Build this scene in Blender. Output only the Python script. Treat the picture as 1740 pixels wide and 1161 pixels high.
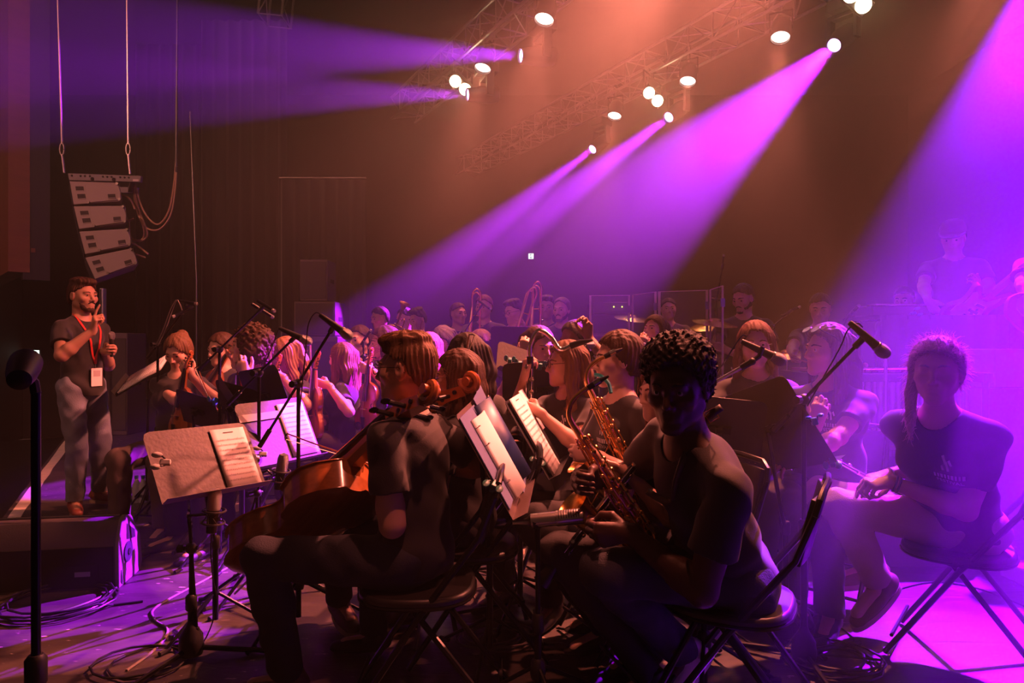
import bpy, math, random
import numpy as np
from mathutils import Vector, Matrix
from mathutils.bvhtree import BVHTree

# ------------------------------------------------------------------ clear, camera, world, exposure
for o in list(bpy.data.objects):
    bpy.data.objects.remove(o, do_unlink=True)
sc = bpy.context.scene
COL = sc.collection
rnd = random.Random(7)

CAMH = 1.32
FPX, CX, CY = 1160.0, 870.0, 580.5          # 24 mm lens on a 36 mm wide frame of 1740 px
cam_d = bpy.data.cameras.new('camera')
cam_d.lens = 24.0; cam_d.sensor_width = 36.0; cam_d.sensor_fit = 'HORIZONTAL'
cam_d.clip_start = 0.05; cam_d.clip_end = 100
cam = bpy.data.objects.new('camera', cam_d); COL.objects.link(cam)
cam.location = (0, 0, CAMH); cam.rotation_euler = (math.radians(90), 0, 0)
sc.camera = cam

w = bpy.data.worlds.new('dark_hall'); sc.world = w; w.use_nodes = True
w.node_tree.nodes['Background'].inputs['Color'].default_value = (1.0, 0.36, 0.26, 1)
w.node_tree.nodes['Background'].inputs['Strength'].default_value = 0.035

sc.view_settings.view_transform = 'Standard'
sc.view_settings.look = 'None'
sc.view_settings.exposure = 0.0
sc.view_settings.gamma = 1.0
sc.view_settings.use_curve_mapping = False
cy = sc.cycles
cy.max_bounces = 5; cy.diffuse_bounces = 2; cy.glossy_bounces = 3; cy.transmission_bounces = 4
cy.transparent_max_bounces = 8; cy.volume_bounces = 0
cy.use_adaptive_sampling = True; cy.adaptive_threshold = 0.03
cy.use_denoising = True
cy.sample_clamp_indirect = 6.0
cy.caustics_reflective = False; cy.caustics_refractive = False
try:
    cy.use_light_tree = True
except Exception:
    pass

V = Vector
def W(px, py, Y):
    """the point seen at pixel px,py (1740 x 1161) at depth Y"""
    return V(((px - CX) / FPX * Y, Y, CAMH - (py - CY) / FPX * Y))
def FLOOR(px, py, z=0.0):
    return W(px, py, (CAMH - z) * FPX / (py - CY))
# the stage runs along U (away to the left) and its back lies along S
U = V((-0.48, 0.877, 0)); S = V((0.877, 0.48, 0))

# ------------------------------------------------------------------ materials
MATS = {}
def mat(name, col, rough=0.6, metal=0.0, bump=0.0, bscale=40.0, var=0.0, vscale=6.0, emit=None, estr=0.0, coat=0.0, stretch=None, spec=0.5, sheen=0.0):
    if name in MATS: return MATS[name]
    m = bpy.data.materials.new(name); m.use_nodes = True
    nt = m.node_tree; b = nt.nodes['Principled BSDF']
    b.inputs['Base Color'].default_value = (*col, 1); b.inputs['Roughness'].default_value = rough
    b.inputs['Metallic'].default_value = metal
    b.inputs['Specular IOR Level'].default_value = spec
    if coat: b.inputs['Coat Weight'].default_value = coat; b.inputs['Coat Roughness'].default_value = 0.12
    if sheen: b.inputs['Sheen Weight'].default_value = sheen
    if emit: b.inputs['Emission Color'].default_value = (*emit, 1); b.inputs['Emission Strength'].default_value = estr
    if bump or var:
        tc = nt.nodes.new('ShaderNodeTexCoord'); mp = nt.nodes.new('ShaderNodeMapping')
        nt.links.new(tc.outputs['Object'], mp.inputs['Vector'])
        if stretch: mp.inputs['Scale'].default_value = stretch
    if var:
        n = nt.nodes.new('ShaderNodeTexNoise'); n.inputs['Scale'].default_value = vscale; n.inputs['Detail'].default_value = 4
        nt.links.new(mp.outputs['Vector'], n.inputs['Vector'])
        mx = nt.nodes.new('ShaderNodeMix'); mx.data_type = 'RGBA'
        mx.inputs['A'].default_value = (*[c * (1 - var) for c in col], 1)
        mx.inputs['B'].default_value = (*[min(1, c * (1 + var)) for c in col], 1)
        nt.links.new(n.outputs['Fac'], mx.inputs['Factor']); nt.links.new(mx.outputs['Result'], b.inputs['Base Color'])
    if bump:
        n = nt.nodes.new('ShaderNodeTexNoise'); n.inputs['Scale'].default_value = bscale; n.inputs['Detail'].default_value = 3
        nt.links.new(mp.outputs['Vector'], n.inputs['Vector'])
        bp = nt.nodes.new('ShaderNodeBump'); bp.inputs['Strength'].default_value = bump; bp.inputs['Distance'].default_value = 0.01
        nt.links.new(n.outputs['Fac'], bp.inputs['Height']); nt.links.new(bp.outputs['Normal'], b.inputs['Normal'])
    MATS[name] = m
    return m
def emission(name, col, s):
    if name in MATS: return MATS[name]
    m = bpy.data.materials.new(name); m.use_nodes = True; nt = m.node_tree
    nt.nodes.remove(nt.nodes['Principled BSDF'])
    e = nt.nodes.new('ShaderNodeEmission'); e.inputs['Color'].default_value = (*col, 1); e.inputs['Strength'].default_value = s
    nt.links.new(e.outputs[0], nt.nodes['Material Output'].inputs['Surface'])
    MATS[name] = m
    return m

BLK = mat('black_metal', (0.012, 0.012, 0.013), 0.38, 0.6)
BLKP = mat('black_plastic', (0.014, 0.013, 0.014), 0.5)
BLKM = mat('matt_black_cloth', (0.008, 0.008, 0.009), 0.9)
CHROME = mat('chrome', (0.72, 0.7, 0.68), 0.18, 1.0)
STEEL = mat('grey_steel', (0.32, 0.31, 0.3), 0.35, 1.0)
ALU = mat('aluminium', (0.55, 0.54, 0.53), 0.4, 0.9)
BRASS = mat('lacquered_brass', (1.0, 0.60, 0.20), 0.24, 1.0)
DBRASS = mat('dark_brass', (0.85, 0.45, 0.14), 0.26, 1.0)
PAPER = mat('white_paper', (0.82, 0.8, 0.77), 0.8)
INK = mat('printed_ink', (0.09, 0.08, 0.08), 0.8)
SCREW = mat('dull_screw', (0.25, 0.23, 0.22), 0.4, 1.0)

# ------------------------------------------------------------------ mesh building
def basis(d, up=V((0, 0, 1))):
    d = V(d).normalized()
    if abs(d.dot(up)) > 0.98: up = V((0, 1, 0)) if abs(d.y) < 0.9 else V((1, 0, 0))
    x = d.cross(up).normalized(); y = x.cross(d).normalized()
    return x, y, d
class MB:
    def __init__(s): s.v = []; s.f = []
    def quadring(s, rings, closed=False, caps=True, ring_closed=True):
        n = len(rings[0]); b = len(s.v)
        for r in rings: s.v += [V(p) for p in r]
        m = len(rings)
        for i in range(m if closed else m - 1):
            j = (i + 1) % m
            for k in range(n if ring_closed else n - 1):
                l = (k + 1) % n
                s.f.append((b + i * n + k, b + i * n + l, b + j * n + l, b + j * n + k))
        if caps and not closed and ring_closed:
            s.f.append(tuple(b + k for k in range(n))[::-1]); s.f.append(tuple(b + (m - 1) * n + k for k in range(n)))
        return s
    def box(s, c, size, R=None):
        c = V(c); h = [x / 2 for x in size]; R = R or Matrix.Identity(3); b = len(s.v)
        for x in (-1, 1):
            for y in (-1, 1):
                for z in (-1, 1): s.v.append(c + R @ V((x * h[0], y * h[1], z * h[2])))
        for q in ((0, 1, 3, 2), (4, 6, 7, 5), (0, 4, 5, 1), (2, 3, 7, 6), (0, 2, 6, 4), (1, 5, 7, 3)): s.f.append(tuple(b + i for i in q))
        return s
    def bar(s, a, b, w, h=None, up=V((0, 0, 1))):
        a, b = V(a), V(b); x, y, d = basis(b - a, up); h = h or w
        R = Matrix((x, d, y)).transposed()
        return s.box((a + b) / 2, (w, (b - a).length, h), R)
    def tube(s, pts, r, seg=8, caps=True, closed=False):
        pts = [V(p) for p in pts]; n = len(pts)
        rs = r if isinstance(r, (list, tuple)) else [r] * n
        T = []
        for i in range(n):
            if closed: t = pts[(i + 1) % n] - pts[i - 1]
            elif i == 0: t = pts[1] - pts[0]
            elif i == n - 1: t = pts[-1] - pts[-2]
            else: t = (pts[i + 1] - pts[i]).normalized() + (pts[i] - pts[i - 1]).normalized()
            T.append(t.normalized() if t.length > 1e-9 else V((0, 0, 1)))
        x, y, _ = basis(T[0]); rings = []
        for i in range(n):
            if i:
                x = x - T[i] * x.dot(T[i])
                x = x.normalized() if x.length > 1e-6 else basis(T[i])[0]
            y = T[i].cross(x)
            rings.append([pts[i] + (x * math.cos(a) + y * math.sin(a)) * rs[i] for a in (2 * math.pi * k / seg for k in range(seg))])
        return s.quadring(rings, closed=closed, caps=caps)
    def cyl(s, a, b, r, seg=12, r2=None): return s.tube([a, b], [r, r if r2 is None else r2], seg)
    def lathe(s, prof, o, d, seg=24, caps=True):
        """prof: (radius, distance along d)"""
        x, y, d = basis(d); o = V(o)
        rings = [[o + d * z + (x * math.cos(a) + y * math.sin(a)) * max(r, 1e-5) for a in (2 * math.pi * k / seg for k in range(seg))] for r, z in prof]
        return s.quadring(rings, caps=caps)
    def ball(s, c, r, seg=12, R=None, scl=(1, 1, 1)):
        n = max(4, seg // 2)
        R = R or Matrix.Identity(3); c = V(c)
        rings = []
        for i in range(n + 1):
            t = math.pi * i / n
            rings.append([c + R @ V((r * scl[0] * max(math.sin(t), 1e-4) * math.cos(a), r * scl[1] * max(math.sin(t), 1e-4) * math.sin(a), r * scl[2] * -math.cos(t))) for a in (2 * math.pi * k / seg for k in range(seg))])
        return s.quadring(rings)
    def prism(s, poly, ext):
        """poly: list of points, extruded by vector ext"""
        n = len(poly); b = len(s.v); ext = V(ext)
        s.v += [V(p) for p in poly] + [V(p) + ext for p in poly]
        s.f.append(tuple(range(b, b + n))[::-1]); s.f.append(tuple(range(b + n, b + 2 * n)))
        for k in range(n):
            l = (k + 1) % n; s.f.append((b + k, b + l, b + n + l, b + n + k))
        return s
    def grid(s, pts):
        """pts[i][j]"""
        b = len(s.v); m = len(pts[0])
        for r in pts: s.v += [V(p) for p in r]
        for i in range(len(pts) - 1):
            for j in range(m - 1): s.f.append((b + i * m + j, b + i * m + j + 1, b + (i + 1) * m + j + 1, b + (i + 1) * m + j))
        return s
    def build(s, name, material, parent=None, org=None, smooth=None, bevel=0.0, solid=0.0):
        o = V(org) if org is not None else V((0, 0, 0))
        me = bpy.data.meshes.new(name)
        me.from_pydata([tuple(p - o) for p in s.v], [], s.f)
        import bmesh
        bm = bmesh.new(); bm.from_mesh(me); bmesh.ops.recalc_face_normals(bm, faces=bm.faces); bm.to_mesh(me); bm.free()
        ob = bpy.data.objects.new(name, me); COL.objects.link(ob)
        if material: me.materials.append(material)
        if smooth is None:
            me.polygons.foreach_set('use_smooth', [True] * len(me.polygons))
            me.set_sharp_from_angle(angle=math.radians(38))
        elif smooth: me.polygons.foreach_set('use_smooth', [True] * len(me.polygons))
        if solid:
            md = ob.modifiers.new('thickness', 'SOLIDIFY'); md.thickness = solid; md.offset = 0
        if bevel:
            md = ob.modifiers.new('bevel', 'BEVEL'); md.width = bevel; md.segments = 2; md.limit_method = 'ANGLE'
        if parent is not None: ob.parent = parent
        elif org is not None: ob.location = o
        return ob
def thing(name, label, cat, loc=(0, 0, 0), rz=0.0, group=None):
    o = bpy.data.objects.new(name, None); COL.objects.link(o); o.location = loc; o.rotation_euler = (0, 0, rz)
    o.empty_display_size = 0.1
    return tag(o, label, cat, group)
def tag(o, label, cat, group=None, kind=None):
    if label: o['label'] = label
    if cat: o['category'] = cat
    if group: o['group'] = group
    if kind: o['kind'] = kind
    return o
def struct(o): o['kind'] = 'structure'; return o
def kids(o): return [c for c in bpy.data.objects if c.parent == o]
def dup(root, loc, rz, label=None, group=None):
    r = root.copy(); COL.objects.link(r); r.location = loc; r.rotation_euler = (0, 0, rz)
    if label: r['label'] = label
    if group: r['group'] = group
    for ch in root['_kids'] if '_kids' in root else kids(root):
        c = ch.copy(); COL.objects.link(c); c.parent = r
        for g in kids(ch):
            d = g.copy(); COL.objects.link(d); d.parent = c
    return r
def spline(pts, n=8):
    """Catmull-Rom through pts"""
    P = [V(p) for p in pts]; out = []
    for i in range(len(P) - 1):
        p0 = P[max(i - 1, 0)]; p1 = P[i]; p2 = P[i + 1]; p3 = P[min(i + 2, len(P) - 1)]
        for k in range(n):
            t = k / n
            out.append(0.5 * ((2 * p1) + (p2 - p0) * t + (2 * p0 - 5 * p1 + 4 * p2 - p3) * t * t + (3 * p1 - p0 - 3 * p2 + p3) * t ** 3))
    out.append(P[-1]); return out
def text_mesh(txt, size, name='text'):
    cu = bpy.data.curves.new(name, 'FONT'); cu.body = txt; cu.size = size; cu.align_x = 'CENTER'; cu.align_y = 'CENTER'; cu.resolution_u = 3
    ob = bpy.data.objects.new(name, cu); COL.objects.link(ob)
    dg = bpy.context.evaluated_depsgraph_get()
    me = bpy.data.meshes.new_from_object(ob.evaluated_get(dg))
    vs = [v.co.copy() for v in me.vertices]; fs = [tuple(p.vertices) for p in me.polygons]
    bpy.data.objects.remove(ob, do_unlink=True); bpy.data.meshes.remove(me)
    return vs, fs
# ------------------------------------------------------------------ stage lights
PURPLE = (0.46, 0.010, 1.0)
VIOLET = (0.27, 0.001, 1.0)
WARM = (1.0, 0.215, 0.14)
AMBER = (1.0, 0.46, 0.16)
LENS_W = emission('par_lens_glow', (1.0, 0.72, 0.62), 9.0)
LENS_P = emission('beam_lens_glow', (0.72, 0.35, 1.0), 12.0)
LENS_A = emission('blinder_lens_glow', (1.0, 0.78, 0.42), 20.0)
def spot(name, loc, aim, col, power, deg, blend, parent, soft=0.05):
    L = bpy.data.lights.new(name, 'SPOT'); L.color = col; L.energy = power
    L.spot_size = math.radians(deg); L.spot_blend = blend; L.shadow_soft_size = soft
    o = bpy.data.objects.new(name, L); COL.objects.link(o)
    d = (V(aim) - V(loc)).normalized()
    o.rotation_euler = d.to_track_quat('-Z', 'Y').to_euler()
    o.location = V(loc) - parent.location
    o.parent = parent
    return o
def par_can(loc, aim, power, label, deg=36, col=WARM, group='warm LED par cans on the trusses'):
    loc = V(loc); t = thing('par_can', label, 'stage light', loc, group=group)
    d = (V(aim) - loc).normalized(); x, y, _ = basis(d); b = loc - d * 0.22
    MB().lathe([(0.06, -0.06), (0.10, -0.03), (0.125, 0.03), (0.125, 0.22), (0.132, 0.225), (0.132, 0.25), (0.118, 0.25), (0.112, 0.215)], b - d * 0.0, d).build('housing', BLK, t, loc)
    m = MB(); m.lathe([(0.112, 0.0), (0.0001, 0.0)], loc - d * 0.004, d); m.build('lens', LENS_W, t, loc)
    m = MB()
    for s in (-1, 1): m.bar(loc - d * 0.1 + x * 0.14 * s, V((loc - d * 0.1 + x * 0.14 * s)) + V((0, 0, 0.24)), 0.006, 0.035)
    m.bar(loc - d * 0.1 - x * 0.145 + V((0, 0, 0.24)), loc - d * 0.1 + x * 0.145 + V((0, 0, 0.24)), 0.035, 0.008); m.build('yoke', BLK, t, loc)
    m = MB(); m.cyl(loc - d * 0.1 + V((0, 0, 0.24)), loc - d * 0.1 + V((0, 0, 0.36)), 0.025); m.tube([loc - d * 0.1 + V((0, 0, 0.40)) + (x * math.cos(a) + V((0, 0, 1)) * math.sin(a)) * 0.045 for a in np.linspace(0, 5.5, 12)], 0.012, 6); m.build('clamp', STEEL, t, loc)
    spot('lamp_light', loc + d * 0.05, aim, col, power, deg, 0.7, t, 0.08)
    return t
def blinder(loc, aim, power, label):
    loc = V(loc); t = thing('blinder', label, 'stage light', loc, group='two-lamp blinders on the trusses')
    d = (V(aim) - loc).normalized(); x, y, _ = basis(d)
    x = (x + y * 0.9).normalized(); y = d.cross(x) * -1
    m = MB(); m.bar(loc - d * 0.1 - x * 0.19, loc - d * 0.1 + x * 0.19, 0.19, 0.16, up=d); m.build('housing', BLK, t, loc, bevel=0.01)
    for s in (-1, 1):
        c = loc + x * 0.095 * s
        MB().lathe([(0.085, -0.02), (0.09, 0.012), (0.08, 0.012), (0.076, 0.0), (0.0001, 0.0)], c, d).build('lamp', LENS_A, t, loc)
    m = MB()
    for s in (-1, 1): m.bar(loc - d * 0.1 + x * 0.2 * s, loc - d * 0.1 + x * 0.2 * s + V((0, 0, 0.3)), 0.03, 0.006)
    m.bar(loc - d * 0.1 - x * 0.2 + V((0, 0, 0.3)), loc - d * 0.1 + x * 0.2 + V((0, 0, 0.3)), 0.03, 0.008); m.cyl(loc - d * 0.1 + V((0, 0, 0.3)), loc - d * 0.1 + V((0, 0, 0.42)), 0.02); m.build('yoke', BLK, t, loc)
    spot('lamp_light', loc + d * 0.06, aim, AMBER, power, 120, 1.0, t, 0.1)
    return t
def moving_head(loc, aim, power, deg, label, blend=0.55, col=PURPLE):
    loc = V(loc); t = thing('moving_head', label, 'stage light', loc, group='moving head beam lights on the trusses')
    d = (V(aim) - loc).normalized(); h = V((d.x, d.y, 0)).normalized(); x = h.cross(V((0, 0, 1)))
    c = loc - d * 0.30                                            # tilt axis
    MB().lathe([(0.05, -0.2), (0.11, -0.17), (0.13, -0.05), (0.13, 0.1), (0.105, 0.2), (0.10, 0.31), (0.085, 0.31), (0.082, 0.28)], c, d).build('head', BLKP, t, loc)
    MB().lathe([(0.082, 0), (0.0001, 0)], loc - d * 0.015, d).build('lens', LENS_P, t, loc)
    m = MB()
    for s in (-1, 1): m.bar(c + x * 0.165 * s - V((0, 0, 0.06)), c + x * 0.165 * s + V((0, 0, 0.26)), 0.05, 0.12, up=h)
    m.bar(c - x * 0.19 + V((0, 0, 0.26)), c + x * 0.19 + V((0, 0, 0.26)), 0.12, 0.06); m.build('yoke', BLKP, t, loc, bevel=0.01)
    m = MB(); m.box(c + V((0, 0, 0.38)), (0.3, 0.3, 0.14), Matrix((h, x, V((0, 0, 1)))).transposed()); m.build('base', BLKP, t, loc, bevel=0.012)
    m = MB(); m.cyl(c + V((0, 0, 0.45)), V((c.x, c.y, 5.70)), 0.02); m.box((c.x, c.y, 5.71), (0.22, 0.10, 0.07)); m.build('clamp', STEEL, t, loc)
    spot('beam_light', loc + d * 0.03, aim, col, power, deg, blend, t, 0.06)
    return t
Z0 = 5.3
def onA(Y): return V((0.4 - 0.547 * (Y - 8.4), Y, Z0))
def onB(Y): return V((3.5 - 0.547 * (Y - 8.9), Y, Z0))
KP, KM = 1.0, 1.0
# truss A (downstage): visible par cans, and the ones overhead outside the frame
for Y, lab, p in ((8.4, 'glowing par can nearest the top edge on the left-hand truss', 900), (9.9, 'small tilted par can between the two purple beams pointing left', 900)):
    q = onA(Y); par_can(q, q + V((-0.9, -1.2, -4.2)), p * KP, lab)
for Y, lab, p, a, dg in ((6.3, 'par can on the left-hand truss above the string players', 2600, (-1.3, 4.6, 0.3), 50), (4.4, 'par can on the left-hand truss aimed at the standing man', 3200, (-3.0, 5.0, 1.0), 32), (5.3, 'par can on the left-hand truss above the wind players', 4600, (-0.3, 3.0, 0.2), 40), (3.7, 'par can on the left-hand truss over the saxophonist', 1600, (-0.3, 2.2, 0.0), 26)):
    q = onA(Y); par_can(q, a, p * KP, lab, dg)
# truss B (upstage)
for Y, lab, p in ((8.9, 'largest glowing par can on the right-hand truss', 900), (10.4, 'glowing par can right of the starburst on the right-hand truss', 900), (12.0, 'small far par can left of the starburst on the right-hand truss', 900)):
    q = onB(Y); par_can(q, q + V((-0.9, -1.4, -4.2)), p * KP, lab)
q = onB(5.6); par_can(q, (-0.1, 3.0, 0.0), 2200 * KP, 'par can on the right-hand truss aimed at the floor between the cellists and the saxophonist', 25)
q = onB(6.75); par_can(q, (1.75, 2.8, 0.6), 1300 * KP, 'par can on the right-hand truss backlighting the woman in pale trousers', 17)
q = V((0.7, 1.2, 6.3)); par_can(q, (0.0, 3.0, 0.0), 700 * KP, 'added fill par can above the front chairs brightening the floor between them', 20, group='added fill par cans outside the frame')  # unseen fill lamp, added to lift the dark floor between the chairs
blinder(onA(10.6), onA(10.6) + V((-0.5, -2.5, -1.2)), 50, 'two-lamp blinder with small yellow glare beside the lower left beam')
blinder(onB(11.1), onB(11.1) + V((-0.3, -2.6, -1.2)), 85, 'two-lamp blinder with the large yellow starburst on the right-hand truss')
blinder(onB(7.95), onB(7.95) + V((-0.6, -2.4, -1.2)), 40, 'two-lamp blinder cut by the top edge of the picture')
for q, a, p, lab in ((V((-7.5, 1.2, 6.6)), (-8.0, 13.0, 3.5), 1500, 'added unseen fill par can above the hall floor aimed at the side gallery'), (V((-4.6, -1.0, 6.6)), (-5.0, 9.0, 3.0), 700, 'added unseen fill par can above the hall floor aimed at the hanging loudspeakers')):
    par_can(q, a, p, lab, 90, (1.0, 0.33, 0.22), 'added fill par cans outside the frame')  # unseen warm fill lamps, added to brighten the gallery and hanging loudspeakers
# purple beams
BM = V((-5.55, -4.15, -5.0))
for q, p, deg, dv, lab in ((V((4.0, 8.48, 5.0)), 48000, 16, BM, 'moving head throwing the widest purple beam across the middle'), (V((2.57, 11.2, 5.0)), 40000, 9, V((-5.75, -4.5, -5)), 'moving head throwing the middle purple beam down to the left'), (V((1.54, 13.07, 5.0)), 30000, 9, V((-5.5, -4.25, -5)), 'farthest moving head with a thin purple beam down to the left')):
    moving_head(q, q + dv, p * KM, deg, lab, 0.15)
for q, p, lab in ((V((0.114, 8.79, 5.0)), 14000, 'upper moving head sending a purple beam left over the hall'), (V((-0.66, 10.18, 5.0)), 9000, 'lower moving head sending a purple beam left behind the yellow blinder')):
    moving_head(q, q + V((-5, -1.9, -0.65)), p * KM, 14, lab, 0.2)
moving_head(V((4.95, 6.3, 5.0)), V((1.9, 2.6, 0)), 36000 * KM, 22.5, 'moving head above the right side backlighting the seated women', 0.14, VIOLET)

# ------------------------------------------------------------------ trusses
def truss(a, b, label, side=V((0, 0, 0))):
    a, b = V(a), V(b); t = thing('lighting_truss', label, 'truss', a, group='lighting trusses')
    d = (b - a).normalized(); x = d.cross(V((0, 0, 1))).normalized(); z = x.cross(d)
    L = (b - a).length; wd, hg = 0.5, 0.42
    cs = [(0, 0), (wd, 0), (wd, hg), (0, hg)]
    P = lambda c, s: a + x * c[0] + z * c[1] + d * s
    for c in cs: MB().cyl(P(c, 0), P(c, L), 0.025, 8).build('chord', ALU, t, a)
    n = int(L / 0.5)
    for k in range(4):
        c0, c1 = cs[k], cs[(k + 1) % 4]; m = MB()
        for i in range(n):
            s0, s1 = L * i / n, L * (i + 1) / n
            m.cyl(P(c0, s0), P(c1, s0), 0.011, 6)
            m.cyl(P(c0 if i % 2 else c1, s0), P(c1 if i % 2 else c0, s1), 0.011, 6)
        m.build('bracing', ALU, t, a)
    return t
ZT = 5.72
def lineA(Y): q = onA(Y); return V((q.x, q.y, ZT))
def lineB(Y): q = onB(Y); return V((q.x, q.y, ZT))
truss(lineA(-1), lineA(13.5), 'aluminium box truss on the left carrying two par cans and two moving heads')
truss(lineB(1), lineB(18), 'long aluminium box truss on the right carrying the three widest purple beams')
truss(V((-4.05, 12.5, 7.05)), V((-3.95, 12.5, 8.0)), 'short vertical truss hanging at the top edge left of the beams')

# ------------------------------------------------------------------ haze in the hall
m = MB(); m.box((-1.3, 7.8, 4.1), (24.6, 22.2, 8.1))
hz = m.build('stage_haze', None)
tag(hz, 'theatrical haze drifting through the whole stage and catching the beams', 'haze', kind='stuff')
hm = bpy.data.materials.new('stage_haze'); hm.use_nodes = True; nt = hm.node_tree; N_ = nt.nodes.new; Lk = nt.links.new
nt.nodes.remove(nt.nodes['Principled BSDF'])
vs = N_('ShaderNodeVolumeScatter'); vs.inputs['Anisotropy'].default_value = 0.25; vs.inputs['Color'].default_value = (0.95, 0.95, 0.95, 1)
tc = N_('ShaderNodeTexCoord'); sep = N_('ShaderNodeSeparateXYZ'); Lk(tc.outputs['Object'], sep.inputs[0])
def mr(src, a, b, c, d):
    n = N_('ShaderNodeMapRange'); n.interpolation_type = 'SMOOTHSTEP'; n.inputs['From Min'].default_value = a; n.inputs['From Max'].default_value = b; n.inputs['To Min'].default_value = c; n.inputs['To Max'].default_value = d; Lk(src, n.inputs['Value']); return n.outputs[0]
low = mr(sep.outputs['Z'], 1.3, 3.9, 0.006, 0.037)                   # haze hangs under the warm lamps, thinner by the floor
dist = N_('ShaderNodeVectorMath'); dist.operation = 'DISTANCE'; Lk(tc.outputs['Object'], dist.inputs[0]); dist.inputs[1].default_value = (2.6, 2.1, 0.9)
puff = mr(dist.outputs['Value'], 0.4, 2.1, 0.20, 0.0)                # a thicker drift at the right side
ad = N_('ShaderNodeMath'); ad.operation = 'ADD'; Lk(low, ad.inputs[0]); Lk(puff, ad.inputs[1]); Lk(ad.outputs[0], vs.inputs['Density'])
Lk(vs.outputs[0], nt.nodes['Material Output'].inputs['Volume'])
hz.data.materials.append(hm)
cy.volume_step_rate = 0.22; cy.volume_max_steps = 96
# ------------------------------------------------------------------ the setting
def floor_mat():
    m = bpy.data.materials.new('black_stage_vinyl'); m.use_nodes = True; nt = m.node_tree; b = nt.nodes['Principled BSDF']
    N = nt.nodes.new; Lk = nt.links.new
    tc = N('ShaderNodeTexCoord'); mp = N('ShaderNodeMapping'); Lk(tc.outputs['Object'], mp.inputs['Vector'])
    mp.inputs['Rotation'].default_value = (0, 0, 0.5)
    n1 = N('ShaderNodeTexNoise'); n1.inputs['Scale'].default_value = 2.2; n1.inputs['Detail'].default_value = 6; n1.inputs['Distortion'].default_value = 1.2
    Lk(mp.outputs[0], n1.inputs['Vector'])
    r1 = N('ShaderNodeValToRGB'); r1.color_ramp.elements[0].color = (0.035, 0.03, 0.029, 1); r1.color_ramp.elements[1].color = (0.095, 0.08, 0.075, 1)
    r1.color_ramp.elements[0].position = 0.3; r1.color_ramp.elements[1].position = 0.75
    Lk(n1.outputs['Fac'], r1.inputs[0])
    # chips and scuffs of pale wear
    n2 = N('ShaderNodeTexNoise'); n2.inputs['Scale'].default_value = 26; n2.inputs['Detail'].default_value = 5
    m2 = N('ShaderNodeMapping'); m2.inputs['Scale'].default_value = (0.5, 1.7, 1); m2.inputs['Rotation'].default_value = (0, 0, 1.2); Lk(tc.outputs['Object'], m2.inputs['Vector']); Lk(m2.outputs[0], n2.inputs['Vector'])
    r2 = N('ShaderNodeValToRGB'); r2.color_ramp.elements[0].position = 0.66; r2.color_ramp.elements[1].position = 0.70
    Lk(n2.outputs['Fac'], r2.inputs[0])
    n3 = N('ShaderNodeTexNoise'); n3.inputs['Scale'].default_value = 1.3; n3.inputs['Detail'].default_value = 2; Lk(mp.outputs[0], n3.inputs['Vector'])
    r3 = N('ShaderNodeValToRGB'); r3.color_ramp.elements[0].position = 0.42; r3.color_ramp.elements[1].position = 0.55; Lk(n3.outputs['Fac'], r3.inputs[0])
    mu = N('ShaderNodeMath'); mu.operation = 'MULTIPLY'; Lk(r2.outputs[0], mu.inputs[0]); Lk(r3.outputs[0], mu.inputs[1])
    mx = N('ShaderNodeMix'); mx.data_type = 'RGBA'; mx.inputs['B'].default_value = (0.55, 0.46, 0.4, 1)
    Lk(mu.outputs[0], mx.inputs['Factor']); Lk(r1.outputs[0], mx.inputs['A']); Lk(mx.outputs['Result'], b.inputs['Base Color'])
    rr = N('ShaderNodeMapRange'); rr.inputs['To Min'].default_value = 0.36; rr.inputs['To Max'].default_value = 0.6; Lk(n1.outputs['Fac'], rr.inputs['Value']); Lk(rr.outputs[0], b.inputs['Roughness'])
    n4 = N('ShaderNodeTexNoise'); n4.inputs['Scale'].default_value = 5; n4.inputs['Detail'].default_value = 4; n4.inputs['Distortion'].default_value = 1.5
    m4 = N('ShaderNodeMapping'); m4.inputs['Scale'].default_value = (0.6, 2.2, 1); Lk(tc.outputs['Object'], m4.inputs['Vector']); Lk(m4.outputs[0], n4.inputs['Vector'])
    bp = N('ShaderNodeBump'); bp.inputs['Strength'].default_value = 0.14; bp.inputs['Distance'].default_value = 0.03; Lk(n4.outputs['Fac'], bp.inputs['Height'])
    Lk(bp.outputs[0], b.inputs['Normal'])
    return m
E0 = V((-3.77, 5.03, 0)); E = U                                    # a point of the stage edge and its direction
def edge(s, off=0.0, z=0.0): q = E0 + E * s + S * off; return V((q.x, q.y, z))
m = MB(); m.prism([edge(-9, -0.0, -1.3), edge(14, -0.0, -1.3), edge(14, 19, -1.3), edge(-9, 19, -1.3)], (0, 0, 1.3))
struct(m.build('floor', floor_mat()))
m = MB(); m.prism([edge(-9, -9, -1.32), edge(16, -9, -1.32), edge(16, 0.0, -1.32), edge(-9, 0.0, -1.32)], (0, 0, 0.02))
struct(m.build('floor_audience', mat('dark_hall_floor', (0.02, 0.016, 0.015), 0.7, bump=0.2)))
WALLM = mat('dark_wall', (0.022, 0.017, 0.016), 0.8, bump=0.25, bscale=3, var=0.3, vscale=0.7)
m = MB(); m.box((-1, 19.2, 3.4), (26, 0.3, 9.6)); struct(m.build('wall_back', WALLM))
m = MB(); m.box((11.2, 8, 3.4), (0.3, 23, 9.6)); struct(m.build('wall_right', WALLM))
m = MB(); m.box((-13.8, 8, 3.4), (0.3, 23, 9.6)); struct(m.build('wall_left', WALLM))
m = MB(); m.box((-1.3, 8, 8.35), (25.5, 23, 0.3)); struct(m.build('ceiling', WALLM))
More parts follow.
